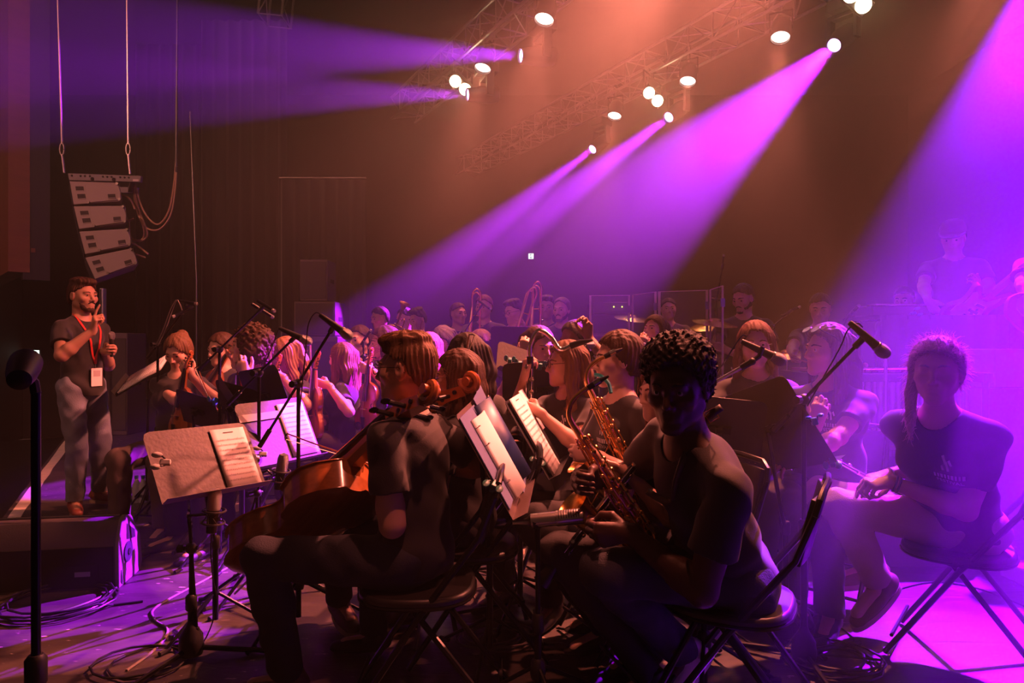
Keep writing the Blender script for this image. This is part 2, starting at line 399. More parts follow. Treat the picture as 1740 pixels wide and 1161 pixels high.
# white tape along the stage edge
TAPE = mat('white_floor_tape', (0.75, 0.66, 0.55), 0.6, var=0.25, vscale=9)
def strip(s0, s1, w0, mname, label):
    m = MB(); n = 24; a = []; b = []
    r = random.Random(3)
    for i in range(n + 1):
        s = s0 + (s1 - s0) * i / n
        a.append(edge(s, 0.03 + r.uniform(-.006, .006), 0.003)); b.append(edge(s, 0.03 + w0 + r.uniform(-.008, .008), 0.003))
    m.grid([a, b]); o = m.build(mname, TAPE); return o
tag(strip(-2.4, 7, 0.09, 'floor_tape', ''), 'worn white tape line along the stage edge behind the standing man', 'tape')
# side gallery of brown boards at the far left
GAL = mat('brown_boards', (0.16, 0.055, 0.032), 0.6, var=0.35, vscale=2.0, bump=0.2, bscale=8, stretch=(1, 1, 6))
ga, gb = V((-6.85, 9.7, 0)), V((-12.2, 15.5, 0)); gd = (gb - ga).normalized(); gn = V((gd.y, -gd.x, 0))
m = MB(); m.prism([ga + V((0, 0, 2.3)), gb + V((0, 0, 2.3)), gb + V((0, 0, 8.2)), ga + V((0, 0, 8.2))], gn * -0.25); struct(m.build('wall_gallery', GAL))
m = MB(); m.bar(ga + gd * 0.12 + gn * 0.08 + V((0, 0, 2.2)), ga + gd * 0.12 + gn * 0.08 + V((0, 0, 8.2)), 0.32, 0.22, up=gd); struct(m.build('trim_1', mat('dark_post', (0.02, 0.017, 0.02), 0.6)))
m = MB(); m.bar(ga + gn * 0.04 + V((0, 0, 2.62)), gb + gn * 0.04 + V((0, 0, 2.62)), 0.05, 0.06); struct(m.build('trim_2', GAL))
m = MB(); m.bar(ga + gd * 0.4 + gn * 0.04 + V((0, 0, 2.66)), ga + gd * 2.6 + gn * 0.04 + V((0, 0, 3.6)), 0.05, 0.05); struct(m.build('trim_3', GAL))
# black drapes behind the stage
DR = mat('black_drape', (0.016, 0.012, 0.012), 0.92, sheen=0.3)
def drape(a, b, z0, z1, label):
    a, b = V(a), V(b); d = (b - a).normalized(); n = V((d.y, -d.x, 0)); L = (b - a).length; k = int(L / 0.05)
    rows = []
    for z in (z0, (z0 + z1) / 2, z1):
        rows.append([a + d * (L * i / k) + n * (0.05 * math.sin(i * 1.15) + 0.02 * math.sin(i * 0.37)) + V((0, 0, z)) for i in range(k + 1)])
    o = MB().grid(rows).build('stage_drape', DR, None, (a + b) / 2, solid=0.01)
    tag(o, label, 'curtain', 'black drapes along the far side'); return o
drape((-8.6, 15.6, 0), (-6.25, 15.6, 0), 0.02, 8.1, 'black drape behind the hanging loudspeakers')
drape((-6.55, 14.4, 0), (-4.75, 14.4, 0), 0.02, 8.1, 'black drape right of the thin vertical pole')
drape((-4.6, 13.6, 0), (-2.9, 13.6, 0), 0.02, 4.55, 'low black drape hanging from a rail behind the loudspeaker stack')
m = MB(); m.cyl((-4.62, 13.55, 4.57), (-2.9, 13.55, 4.57), 0.02)
tag(m.build('drape_rail', STEEL, None, (-3.7, 13.55, 4.57)), 'thin horizontal rail above the low black drape', 'rail')
m = MB(); m.cyl(W(334, 476, 12.5), W(323, 190, 12.5), 0.018); m.cyl(W(334, 476, 12.5), V((W(334, 476, 12.5).x, 12.5, 0)), 0.018)
tag(m.build('drape_pole', STEEL, None, V((W(334, 476, 12.5).x, 12.5, 0))), 'thin vertical pole between two black drapes at left', 'pole')
# ------------------------------------------------------------------ implicit surfaces (for bodies, hair and clothes)
class Prim: pass
class Cap(Prim):
    """tapered capsule, optionally flattened in frame R by scl"""
    def __init__(s, a, b, ra, rb=None, R=None, scl=None):
        s.a = np.array(a, dtype=np.float32); s.b = np.array(b, dtype=np.float32); s.ra = ra; s.rb = ra if rb is None else rb
        s.R = None if R is None else np.array(R, dtype=np.float32); s.scl = scl
        m = max(s.ra, s.rb) * (max(scl) if scl else 1)
        s.lo = np.minimum(s.a, s.b) - m; s.hi = np.maximum(s.a, s.b) + m
    def ev(s, X, Y, Z):
        px, py, pz = X - s.a[0], Y - s.a[1], Z - s.a[2]; d = s.b - s.a; f = 1.0
        if s.R is not None:
            R = s.R; c = s.scl
            px, py, pz = [(px * R[0, i] + py * R[1, i] + pz * R[2, i]) / c[i] for i in range(3)]
            d = np.array([np.dot(d, R[:, i]) / c[i] for i in range(3)], dtype=np.float32); f = min(c)
        L = float(np.dot(d, d)) + 1e-12
        t = np.clip((px * d[0] + py * d[1] + pz * d[2]) / L, 0, 1)
        q = np.sqrt((px - t * d[0]) ** 2 + (py - t * d[1]) ** 2 + (pz - t * d[2]) ** 2) - (s.ra + (s.rb - s.ra) * t)
        return q * f
class Ell(Prim):
    def __init__(s, c, r, R=None):
        s.c = np.array(c, dtype=np.float32); s.r = [float(x) for x in r]; s.R = np.array(R if R is not None else np.eye(3), dtype=np.float32)
        m = max(s.r); s.lo = s.c - m; s.hi = s.c + m
    def ev(s, X, Y, Z):
        R = s.R; px, py, pz = X - s.c[0], Y - s.c[1], Z - s.c[2]
        l = [(px * R[0, i] + py * R[1, i] + pz * R[2, i]) for i in range(3)]
        k0 = np.sqrt(sum((l[i] / s.r[i]) ** 2 for i in range(3))); k1 = np.sqrt(sum((l[i] / s.r[i] ** 2) ** 2 for i in range(3))) + 1e-9
        return k0 * (k0 - 1) / k1
class Cut(Prim):
    """a prim cut off beyond plane(s) (point, outward normal)"""
    def __init__(s, p, *planes): s.p = p; s.pl = [(np.array(a, dtype=np.float32), np.array(V(n).normalized(), dtype=np.float32)) for a, n in planes]; s.lo = p.lo; s.hi = p.hi
    def ev(s, X, Y, Z):
        d = s.p.ev(X, Y, Z)
        for a, n in s.pl: d = np.maximum(d, (X - a[0]) * n[0] + (Y - a[1]) * n[1] + (Z - a[2]) * n[2])
        return d
class Sdf:
    def __init__(s, prims, h, pad=0.03):
        """prims: list of (prim, k, op) with op '+', '-' """
        s.h = h
        add = [p for p, k, op in prims if op == '+']
        lo = np.min([p.lo for p in add], axis=0) - pad; hi = np.max([p.hi for p in add], axis=0) + pad
        s.lo = lo; n = np.ceil((hi - lo) / h).astype(int) + 1
        s.ax = [(lo[i] + h * np.arange(n[i])).astype(np.float32) for i in range(3)]
        s.F = np.full(n, 0.5, dtype=np.float32)
        for p, k, op in prims: s.put(p, k, op)
    def sl(s, lo, hi):
        a = np.clip(np.floor((np.asarray(lo) - s.lo) / s.h).astype(int), 0, s.F.shape); b = np.clip(np.ceil((np.asarray(hi) - s.lo) / s.h).astype(int) + 1, 0, s.F.shape)
        return tuple(slice(a[i], b[i]) for i in range(3))
    def xyz(s, sl): return s.ax[0][sl[0]][:, None, None], s.ax[1][sl[1]][None, :, None], s.ax[2][sl[2]][None, None, :]
    def put(s, p, k, op):
        m = k + 2.5 * s.h
        sl = s.sl(p.lo - m, p.hi + m); F = s.F[sl]
        if F.size == 0: return
        d = p.ev(*s.xyz(sl))
        if op == '+':
            if k > 0:
                h = np.maximum(k - np.abs(F - d), 0) / k; s.F[sl] = np.minimum(F, d) - h * h * k * 0.25
            else: s.F[sl] = np.minimum(F, d)
        else:
            d = -d
            if k > 0:
                h = np.maximum(k - np.abs(F - d), 0) / k; s.F[sl] = np.maximum(F, d) + h * h * k * 0.25
            else: s.F[sl] = np.maximum(F, d)
    def grid(s): return s.xyz((slice(None),) * 3)
    def plane(s, pt, n):
        X, Y, Z = s.grid(); n = V(n).normalized()
        s.F = np.maximum(s.F, (X - pt[0]) * n[0] + (Y - pt[1]) * n[1] + (Z - pt[2]) * n[2]); return s
    def mesh(s):
        F = s.F; S_ = F < 0
        cs = [(i, j, k) for i in (0, 1) for j in (0, 1) for k in (0, 1)]
        n = np.array(F.shape) - 1
        cnt = np.zeros(n, dtype=np.int8)
        for i, j, k in cs: cnt += S_[i:n[0] + i, j:n[1] + j, k:n[2] + k]
        act = (cnt > 0) & (cnt < 8)
        I = np.argwhere(act); idx = np.full(n, -1, dtype=np.int32); idx[act] = np.arange(len(I))
        acc = np.zeros((len(I), 3), dtype=np.float32); num = np.zeros(len(I), dtype=np.float32)
        for a in cs:
            for ax in range(3):
                if a[ax]: continue
                b = list(a); b[ax] = 1
                fa = F[I[:, 0] + a[0], I[:, 1] + a[1], I[:, 2] + a[2]]; fb = F[I[:, 0] + b[0], I[:, 1] + b[1], I[:, 2] + b[2]]
                m = (fa < 0) != (fb < 0)
                t = np.where(m, fa / np.where(m, fa - fb, 1), 0)
                p = np.array(a, dtype=np.float32)[None, :].repeat(len(I), 0); p[:, ax] += t
                acc += p * m[:, None]; num += m
        v = s.lo + s.h * (I + acc / num[:, None])
        quads = []
        for ax in range(3):
            u, w_ = [(1, 2), (2, 0), (0, 1)][ax]
            A = [slice(None)] * 3; B = [slice(None)] * 3
            A[ax] = slice(0, -1); B[ax] = slice(1, None)
            d = S_[tuple(A)] != S_[tuple(B)]
            E_ = np.argwhere(d)
            ok = (E_[:, u] > 0) & (E_[:, w_] > 0) & (E_[:, u] < n[u]) & (E_[:, w_] < n[w_]); E_ = E_[ok]
            if not len(E_): continue
            q = []
            for du, dw in ((-1, -1), (0, -1), (0, 0), (-1, 0)):
                c = E_.copy(); c[:, u] += du; c[:, w_] += dw; q.append(idx[c[:, 0], c[:, 1], c[:, 2]])
            q = np.stack(q, 1); sg = S_[E_[:, 0], E_[:, 1], E_[:, 2]]
            q[~sg] = q[~sg][:, ::-1]; quads.append(q)
        return v, np.concatenate(quads)
def np_mesh(name, v, f, material, parent=None, org=(0, 0, 0)):
    me = bpy.data.meshes.new(name); v = np.asarray(v, dtype=np.float32) - np.array(org, dtype=np.float32)
    me.vertices.add(len(v)); me.vertices.foreach_set('co', v.ravel())
    me.loops.add(f.size); me.loops.foreach_set('vertex_index', f.astype(np.int32).ravel())
    me.polygons.add(len(f)); me.polygons.foreach_set('loop_start', np.arange(0, f.size, f.shape[1], dtype=np.int32)); me.polygons.foreach_set('loop_total', np.full(len(f), f.shape[1], dtype=np.int32))
    me.polygons.foreach_set('use_smooth', np.ones(len(f), dtype=bool))
    me.update(calc_edges=True); me.materials.append(material)
    o = bpy.data.objects.new(name, me); COL.objects.link(o)
    if parent is not None: o.parent = parent
    else: o.location = org
    return o
def np_of(M3): return np.array([[M3[i][j] for j in range(3)] for i in range(3)], dtype=np.float32)
def cols(x, y, z): return np.array([[x[i], y[i], z[i]] for i in range(3)], dtype=np.float32)

# ------------------------------------------------------------------ people
SKINS = {'light': (0.62, 0.36, 0.27), 'fair': (0.68, 0.42, 0.33), 'tan': (0.48, 0.26, 0.17), 'dark': (0.075, 0.035, 0.022), 'brown': (0.22, 0.11, 0.07)}
HAIRS = {'brown': (0.055, 0.025, 0.013), 'dark': (0.022, 0.014, 0.012), 'blond': (0.40, 0.20, 0.085), 'red': (0.11, 0.032, 0.015), 'light': (0.15, 0.075, 0.035), 'ash': (0.50, 0.38, 0.34), 'grey': (0.16, 0.13, 0.12), 'black': (0.012, 0.010, 0.010)}
def skin_m(k): return mat('skin_' + k, SKINS[k], 0.48, bump=0.06, bscale=220, spec=0.45)
def hair_m(k): return mat('hair_' + k, HAIRS[k], 0.66, bump=0.3, bscale=160, stretch=(1, 1, 0.15), var=0.4, vscale=60, spec=0.3)
SHIRT = mat('black_cotton', (0.022, 0.020, 0.021), 0.82, bump=0.12, bscale=300, sheen=0.15)
TROUS = mat('charcoal_trousers', (0.028, 0.026, 0.028), 0.85, bump=0.15, bscale=250)
JEANS = mat('faded_blue_denim', (0.20, 0.23, 0.30), 0.85, bump=0.25, bscale=160, var=0.5, vscale=7)
DENIM = mat('dark_denim', (0.035, 0.038, 0.055), 0.85, bump=0.2, bscale=200, var=0.3, vscale=8)
BEIGE = mat('pale_trousers', (0.52, 0.42, 0.36), 0.85, bump=0.2, bscale=180)
BROWNT = mat('brown_trousers', (0.10, 0.075, 0.07), 0.85, bump=0.2, bscale=180)
PRINT = mat('pale_shirt_print', (0.62, 0.58, 0.60), 0.7)
EYEW = mat('eye_white', (0.42, 0.38, 0.37), 0.25); IRIS = mat('dark_iris', (0.02, 0.012, 0.01), 0.1)
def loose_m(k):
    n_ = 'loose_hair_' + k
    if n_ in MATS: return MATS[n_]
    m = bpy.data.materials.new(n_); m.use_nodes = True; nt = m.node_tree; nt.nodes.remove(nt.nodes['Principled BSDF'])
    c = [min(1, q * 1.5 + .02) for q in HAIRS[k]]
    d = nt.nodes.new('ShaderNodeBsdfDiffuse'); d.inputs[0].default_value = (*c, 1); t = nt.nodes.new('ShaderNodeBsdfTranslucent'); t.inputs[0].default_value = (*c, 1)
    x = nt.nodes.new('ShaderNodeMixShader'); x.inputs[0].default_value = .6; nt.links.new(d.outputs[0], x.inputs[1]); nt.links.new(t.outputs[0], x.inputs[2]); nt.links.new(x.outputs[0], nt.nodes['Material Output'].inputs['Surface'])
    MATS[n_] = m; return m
def ik(a, t, l1, l2, pole):
    a, t, pole = V(a), V(t), V(pole); d = t - a; L = d.length
    if L > (l1 + l2) * 0.995: t = a + d * ((l1 + l2) * 0.995 / L); d = t - a; L = d.length
    n = d / max(L, 1e-6); p = pole - n * pole.dot(n)
    p = p.normalized() if p.length > 1e-4 else basis(n)[0]
    x = (l1 * l1 - l2 * l2 + L * L) / (2 * L); hgt = math.sqrt(max(l1 * l1 - x * x, 0))
    return a + n * x + p * hgt, t
CURL = {'relax': [(18, 22, 14), (22, 26, 16), (26, 30, 18), (30, 32, 20)], 'grip': [(52, 66, 40), (56, 70, 42), (60, 72, 44), (64, 74, 44)],
        'point': [(6, 8, 6), (62, 88, 50), (68, 92, 52), (70, 92, 52)], 'flat': [(4, 8, 5), (5, 9, 5), (6, 10, 6), (9, 12, 8)], 'neck': [(40, 60, 40), (34, 66, 46), (38, 68, 44), (46, 66, 44)]}
def hand_prims(W0, fd, pn, side, pose, s):
    y = V(fd).normalized(); pn = V(pn); z = -(pn - y * pn.dot(y)).normalized()
    x = (z.cross(y) if side == 'R' else y.cross(z)).normalized()            # towards the thumb
    P = lambda a, b, c: W0 + (x * a + y * b + z * c) * s
    out = [(Cap(P(0, -0.02, 0), P(0, 0.02, 0), 0.023 * s, 0.022 * s), 0.015, '+')]
    mcp = [(0.027, 0.086, 0.004), (0.008, 0.090, 0.007), (-0.011, 0.085, 0.005), (-0.028, 0.075, 0.0)]
    for i, m in enumerate(mcp):
        out.append((Cap(P(m[0] * 0.45, 0.012, 0), P(*m), 0.016 * s, 0.0125 * s), 0.012, '+'))
    out.append((Ell(P(0.0, 0.05, -0.004), (0.034 * s, 0.042 * s, 0.014 * s), cols(x, y, z)), 0.01, '+'))
    ln = [(0.044, 0.026, 0.021), (0.049, 0.030, 0.022), (0.045, 0.028, 0.021), (0.035, 0.021, 0.019)]
    for i, m in enumerate(mcp):
        c = V(P(*m)); a = 0.0; sp = (1.5 - i) * 0.05
        for j in range(3):
            a += math.radians(CURL[pose][i][j]); d = y * math.cos(a) - z * math.sin(a) + x * sp * math.cos(a)
            e = c + d.normalized() * ln[i][j] * s; r0 = 0.0096 - 0.0009 * j - (0.001 if i == 3 else 0)
            out.append((Cap(c, e, r0 * s, (r0 - 0.0009) * s), 0.003, '+')); c = e
    th = {'grip': [(0.046, 0.042, -0.024), (0.046, 0.072, -0.044), (0.030, 0.088, -0.056)], 'point': [(0.044, 0.045, -0.024), (0.034, 0.072, -0.042), (0.014, 0.084, -0.050)]}.get(pose, [(0.046, 0.044, -0.016), (0.062, 0.074, -0.024), (0.066, 0.100, -0.030)])
    c = P(0.016, 0.014, -0.006)
    for j, q in enumerate(th):
        e = P(*q); out.append((Cap(c, e, (0.0165 - 0.003 * j) * s, (0.0135 - 0.0022 * j) * s), 0.006 if j == 0 else 0.003, '+')); c = e
    return out
def head_prims(H, R, s, fem, jaw=1.0, beardy=0):
    x, y, z = [V((R[0][i], R[1][i], R[2][i])) for i in range(3)]
    P = lambda a, b, c: H + (x * a + y * b + z * c) * s
    C = lambda a, b, ra, rb=None: Cap(P(*a), P(*b), ra * s, (ra if rb is None else rb) * s)
    E_ = lambda c, r: Ell(P(*c), [q * s for q in r], R)
    jw = (0.046 if fem else 0.052) * jaw
    o = [(E_((0, -0.014, 0.032), (0.0745, 0.094, 0.086)), 0, '+'), (E_((0, 0.022, -0.02), (0.063, 0.068, 0.080)), 0.03, '+')]
    for sg in (-1, 1): o.append((C((jw * sg, 0.0, -0.05), (0.014 * sg, 0.072, -0.096), 0.019, 0.017), 0.03, '+'))
    o.append((E_((0, 0.074, -0.092), (0.022, 0.020, 0.018)), 0.02, '+'))
    for sg in (-1, 1): o.append((E_((0.043 * sg, 0.058, -0.018), (0.024, 0.025, 0.022)), 0.025, '+'))
    for sg in (-1, 1): o.append((E_((0.033 * sg, 0.100, 0.008), (0.019, 0.016, 0.012)), 0.014, '-'))
    o.append((C((-0.032, 0.079, 0.024), (0.032, 0.079, 0.024), 0.0125 if fem else 0.0145), 0.018, '+'))
    for sg in (-1, 1): o.append((E_((0.032 * sg, 0.076, 0.007), (0.0145, 0.0125, 0.0105)), 0.003, '+'))
    o.append((C((0, 0.088, 0.014), (0, 0.112, -0.026), 0.0075, 0.0105), 0.014, '+'))
    for sg in (-1, 1): o.append((E_((0.012 * sg, 0.098, -0.031), (0.0085, 0.011, 0.008)), 0.006, '+'))
    o.append((E_((0, 0.078, -0.057), (0.030, 0.018, 0.024)), 0.018, '+'))
    o.append((C((-0.014, 0.0905, -0.0525), (0.014, 0.0905, -0.0525), 0.0052), 0.006, '+'))
    o.append((C((-0.011, 0.0905, -0.0655), (0.011, 0.0905, -0.0655), 0.0065), 0.007, '+'))
    o.append((C((-0.022, 0.099, -0.059), (0.022, 0.099, -0.059), 0.0028), 0.003, '-'))
    for sg in (-1, 1):
        o.append((E_((0.0765 * sg, -0.008, -0.002), (0.010, 0.021, 0.033)), 0.006, '+')); o.append((E_((0.086 * sg, -0.003, 0.002), (0.006, 0.011, 0.017)), 0.004, '-'))
    return o
def wrinkle(X, Y, Z, ph, f=1.0):
    return (np.sin(21 * f * X + 5 * np.sin(8 * Z + 6 * Y + ph) + ph) * np.sin(17 * f * Z + 4 * np.sin(9 * X + ph * 2) + 7 * Y) + 0.6 * np.sin(33 * f * Z + 15 * X - 12 * Y + 3 * np.sin(13 * X + 9 * Y + ph)))
HAIRLINE = {'short': ([-.14, -.07, -.04, -.022, .012, .03, .06, .085, .14], [-.070, -.062, -.02, .030, .036, .050, .070, .088, .08]),
            'std': ([-.14, -.04, -.01, .012, .03, .06, .085, .14], [-.085, -.07, -.03, .0, .03, .068, .088, .08]),
            'bangs': ([-.14, -.04, -.01, .012, .03, .06, .085, .14], [-.10, -.08, -.05, -.03, .0, .035, .045, .04]),
            'high': ([-.14, -.04, -.01, .012, .03, .06, .085, .14], [-.08, -.065, -.03, .0, .05, .095, .105, .10])}
def hair_mesh(style, H, R, s, h, seed):
    x, y, z = [V((R[0][i], R[1][i], R[2][i])) for i in range(3)]
    P = lambda a, b, c: H + (x * a + y * b + z * c) * s
    dn = lambda p, drop, k=0.75: p + (V((0, 0, -1)) * k - z * (1 - k)).normalized() * drop * s
    E_ = lambda c, r: Ell(P(*c), [q * s for q in r], R)
    C = lambda a, b, ra, rb, scl=None: Cap(a, b, ra * s, rb * s, R if scl else None, scl)
    line = HAIRLINE['bangs' if 'bangs' in style else 'high' if 'receding' in style else 'short' if 'short' in style else 'std']
    t = 0.012 if ('short' in style or 'receding' in style) else 0.016 if 'tied' in style else 0.021
    capp = [(E_((0, -0.014, 0.032), (0.0745 + t, 0.094 + t, 0.086 + t * 1.15)), 0, '+'), (E_((0, -0.03, -0.02), (0.066 + t * .8, 0.066 + t * .8, 0.07)), 0.03, '+')]
    extra = []; amp = 0.0028; fr = 34
    if 'quiff' in style: capp += [(E_((0.0, 0.035, 0.105), (0.066, 0.065, 0.030)), 0.02, '+'), (E_((0.0, -0.02, 0.112), (0.07, 0.075, 0.028)), 0.02, '+')]; amp = 0.0034; fr = 38
    if 'afro' in style: capp = [(E_((0, -0.012, 0.070), (0.103, 0.112, 0.088)), 0, '+'), (E_((0, -0.04, 0.01), (0.092, 0.082, 0.085)), 0.03, '+')]; amp = 0.0045
    if 'curly' in style: extra += [(E_((0.0, -0.035, 0.03), (0.118, 0.118, 0.112)), 0.02, '+')] + [(E_((sg * 0.088, -0.03, -0.04), (0.048, 0.075, 0.075)), 0.02, '+') for sg in (-1, 1)] + [(E_((0, -0.085, -0.05), (0.085, 0.05, 0.07)), 0.02, '+')]; amp = 0.008
    L = 0.0
    if 'long' in style: L = 0.34
    if 'mid' in style: L = 0.17
    if 'bob' in style: L = 0.06
    if L:
        for sg in (-1, 1):
            a = P(0.078 * sg, 0.0, 0.03); b = P(0.088 * sg, -0.005, -0.07); c = dn(b + x * 0.012 * sg * s, L * 0.5); d = dn(c - y * 0.01 * s, L * 0.5)
            for p, q, r0, r1 in ((a, b, 0.026, 0.028), (b, c, 0.028, 0.028), (c, d, 0.028, 0.014)): extra.append((C(p, q, r0, r1, (0.75, 1.35, 1)), 0.02, '+'))
        for ox in (-0.055, 0.0, 0.055):
            a = P(ox, -0.095, 0.04); b = P(ox * 1.2, -0.098, -0.07); c = dn(b, L * 0.55); d = dn(c, L * 0.5)
            for p, q, r0, r1 in ((a, b, 0.03, 0.034), (b, c, 0.034, 0.032), (c, d, 0.032, 0.014)): extra.append((C(p, q, r0, r1, (1.2, 0.85, 1)), 0.025, '+'))
    if 'pony' in style:
        a = P(0, -0.105, 0.03); b = P(0, -0.15, 0.0); c = dn(b, 0.10, 1); d = dn(c, 0.12, 1)
        for p, q, r0, r1 in ((a, b, 0.02, 0.03), (b, c, 0.03, 0.03), (c, d, 0.03, 0.008)): extra.append((C(p, q, r0, r1), 0.02, '+'))
    if 'lowtail' in style:
        a = P(0.0, -0.10, -0.05); b = P(0.01, -0.115, -0.08); c = dn(b, 0.10, 1); d = dn(c, 0.10, 1)
        for p, q, r0, r1 in ((a, b, 0.028, 0.018), (b, c, 0.024, 0.026), (c, d, 0.026, 0.006)): extra.append((C(p, q, r0, r1), 0.015, '+'))
    if 'sidefall' in style:
        a = P(0.074, 0.01, 0.02); b = P(0.086, 0.0, -0.08); c = dn(b, 0.09); d = dn(c, 0.09)
        for p, q, r0, r1 in ((a, b, 0.014, 0.018), (b, c, 0.018, 0.016), (c, d, 0.016, 0.006)): extra.append((C(p, q, r0, r1), 0.015, '+'))
    if 'bun' in style: extra += [(E_((0, -0.10, 0.085), (0.042, 0.042, 0.038)), 0.012, '+')]
    if 'straybangs' in style: extra += [(C(P(0.05 * sg, 0.07, 0.09), P(0.068 * sg, 0.06, -0.01), 0.014, 0.010), 0.02, '+') for sg in (-1, 1)]
    f = Sdf(capp, h, 0.13 if 'curly' in style or 'afro' in style else 0.05)
    X, Y, Z = f.grid()
    def local(X, Y, Z):
        px, py, pz = X - H.x, Y - H.y, Z - H.z
        return [(px * R[0][i] + py * R[1][i] + pz * R[2][i]) / s for i in range(3)]
    lx, ly, lz = local(X, Y, Z)
    zb = np.interp(ly, *line)
    cut = (zb - lz + 0.006 * np.sin(60 * lx + seed)) * 0.75 * s
    f.F = np.maximum(f.F, cut.astype(np.float32))
    F1 = f
    if extra:
        g = Sdf(capp + extra, h, 0.03)
        X, Y, Z = g.grid(); lx, ly, lz = local(X, Y, Z); zb = np.interp(ly, *line)
        capF = Sdf.__new__(Sdf); capF.h = h; capF.lo = g.lo; capF.ax = g.ax; capF.F = np.full(g.F.shape, 0.5, dtype=np.float32)
        for p, k, op in capp: capF.put(p, k, op)
        capF.F = np.maximum(capF.F, ((zb - lz) * 0.75 * s).astype(np.float32))
        for p, k, op in extra: capF.put(p, k, op)
        # keep the face free
        fc = np.sqrt((lx / 0.072) ** 2 + ((ly - 0.075) / 0.07) ** 2 + ((lz + 0.02) / 0.105) ** 2) - 1
        capF.F = np.maximum(capF.F, (-fc * 0.055 * s).astype(np.float32))
        F1 = capF
    X, Y, Z = F1.grid(); lx, ly, lz = local(X, Y, Z)
    th = np.arctan2(lx, -ly + 0.001)
    if 'afro' in style or 'curly' in style:
        q = 260 if 'afro' in style else 150
        n = np.sin(q * lx + 2.2 * np.sin(71 * lz + seed)) * np.sin(q * ly + 2.2 * np.sin(69 * lx)) + np.sin(q * lz + 2.0 * np.sin(73 * ly + seed)) * np.sin(q * 0.8 * lx + 1.0)
    else:
        top = np.clip((lz - 0.06) / 0.05, 0, 1)
        n = (1 - top) * np.sin(th * fr + 2.5 * np.sin(lz * 28 + seed) + 1.5 * np.sin(th * 5 + seed)) + top * (0.45 if 'quiff' not in style else 0.8) * np.sin(lx * fr * 9 + 4.0 * np.sin(ly * 26 + seed) + 2.0 * np.sin(lx * 45 + seed)) + 0.6 * np.sin(th * 9 + lz * 25 + seed)
    F1.F = F1.F + (n * amp * s).astype(np.float32)
    return F1.mesh()
def strands(mb, verts, center, n, length, r, seed, droop=0.3, wild=0.6, keep=None):
    """loose hairs standing off a hair mesh"""
    g = random.Random(seed); nv = len(verts)
    for _ in range(n):
        p = V(verts[g.randrange(nv)])
        if keep and not keep(p): continue
        d = (p - center).normalized(); d = (d + V((g.uniform(-1, 1), g.uniform(-1, 1), g.uniform(-1, 1))) * wild).normalized()
        L = length * g.uniform(0.4, 1.2); q = p - d * 0.01; pts = [q]
        for k in range(3):
            d = (d + V((g.uniform(-.35, .35), g.uniform(-.35, .35), g.uniform(-.35, .35) - droop))).normalized(); q = q + d * L / 3; pts.append(q)
        mb.tube(pts, [r, r, r * .8, r * .4], 3, caps=False)
LOGO_T = text_mesh('FESTIVAL', 0.022)
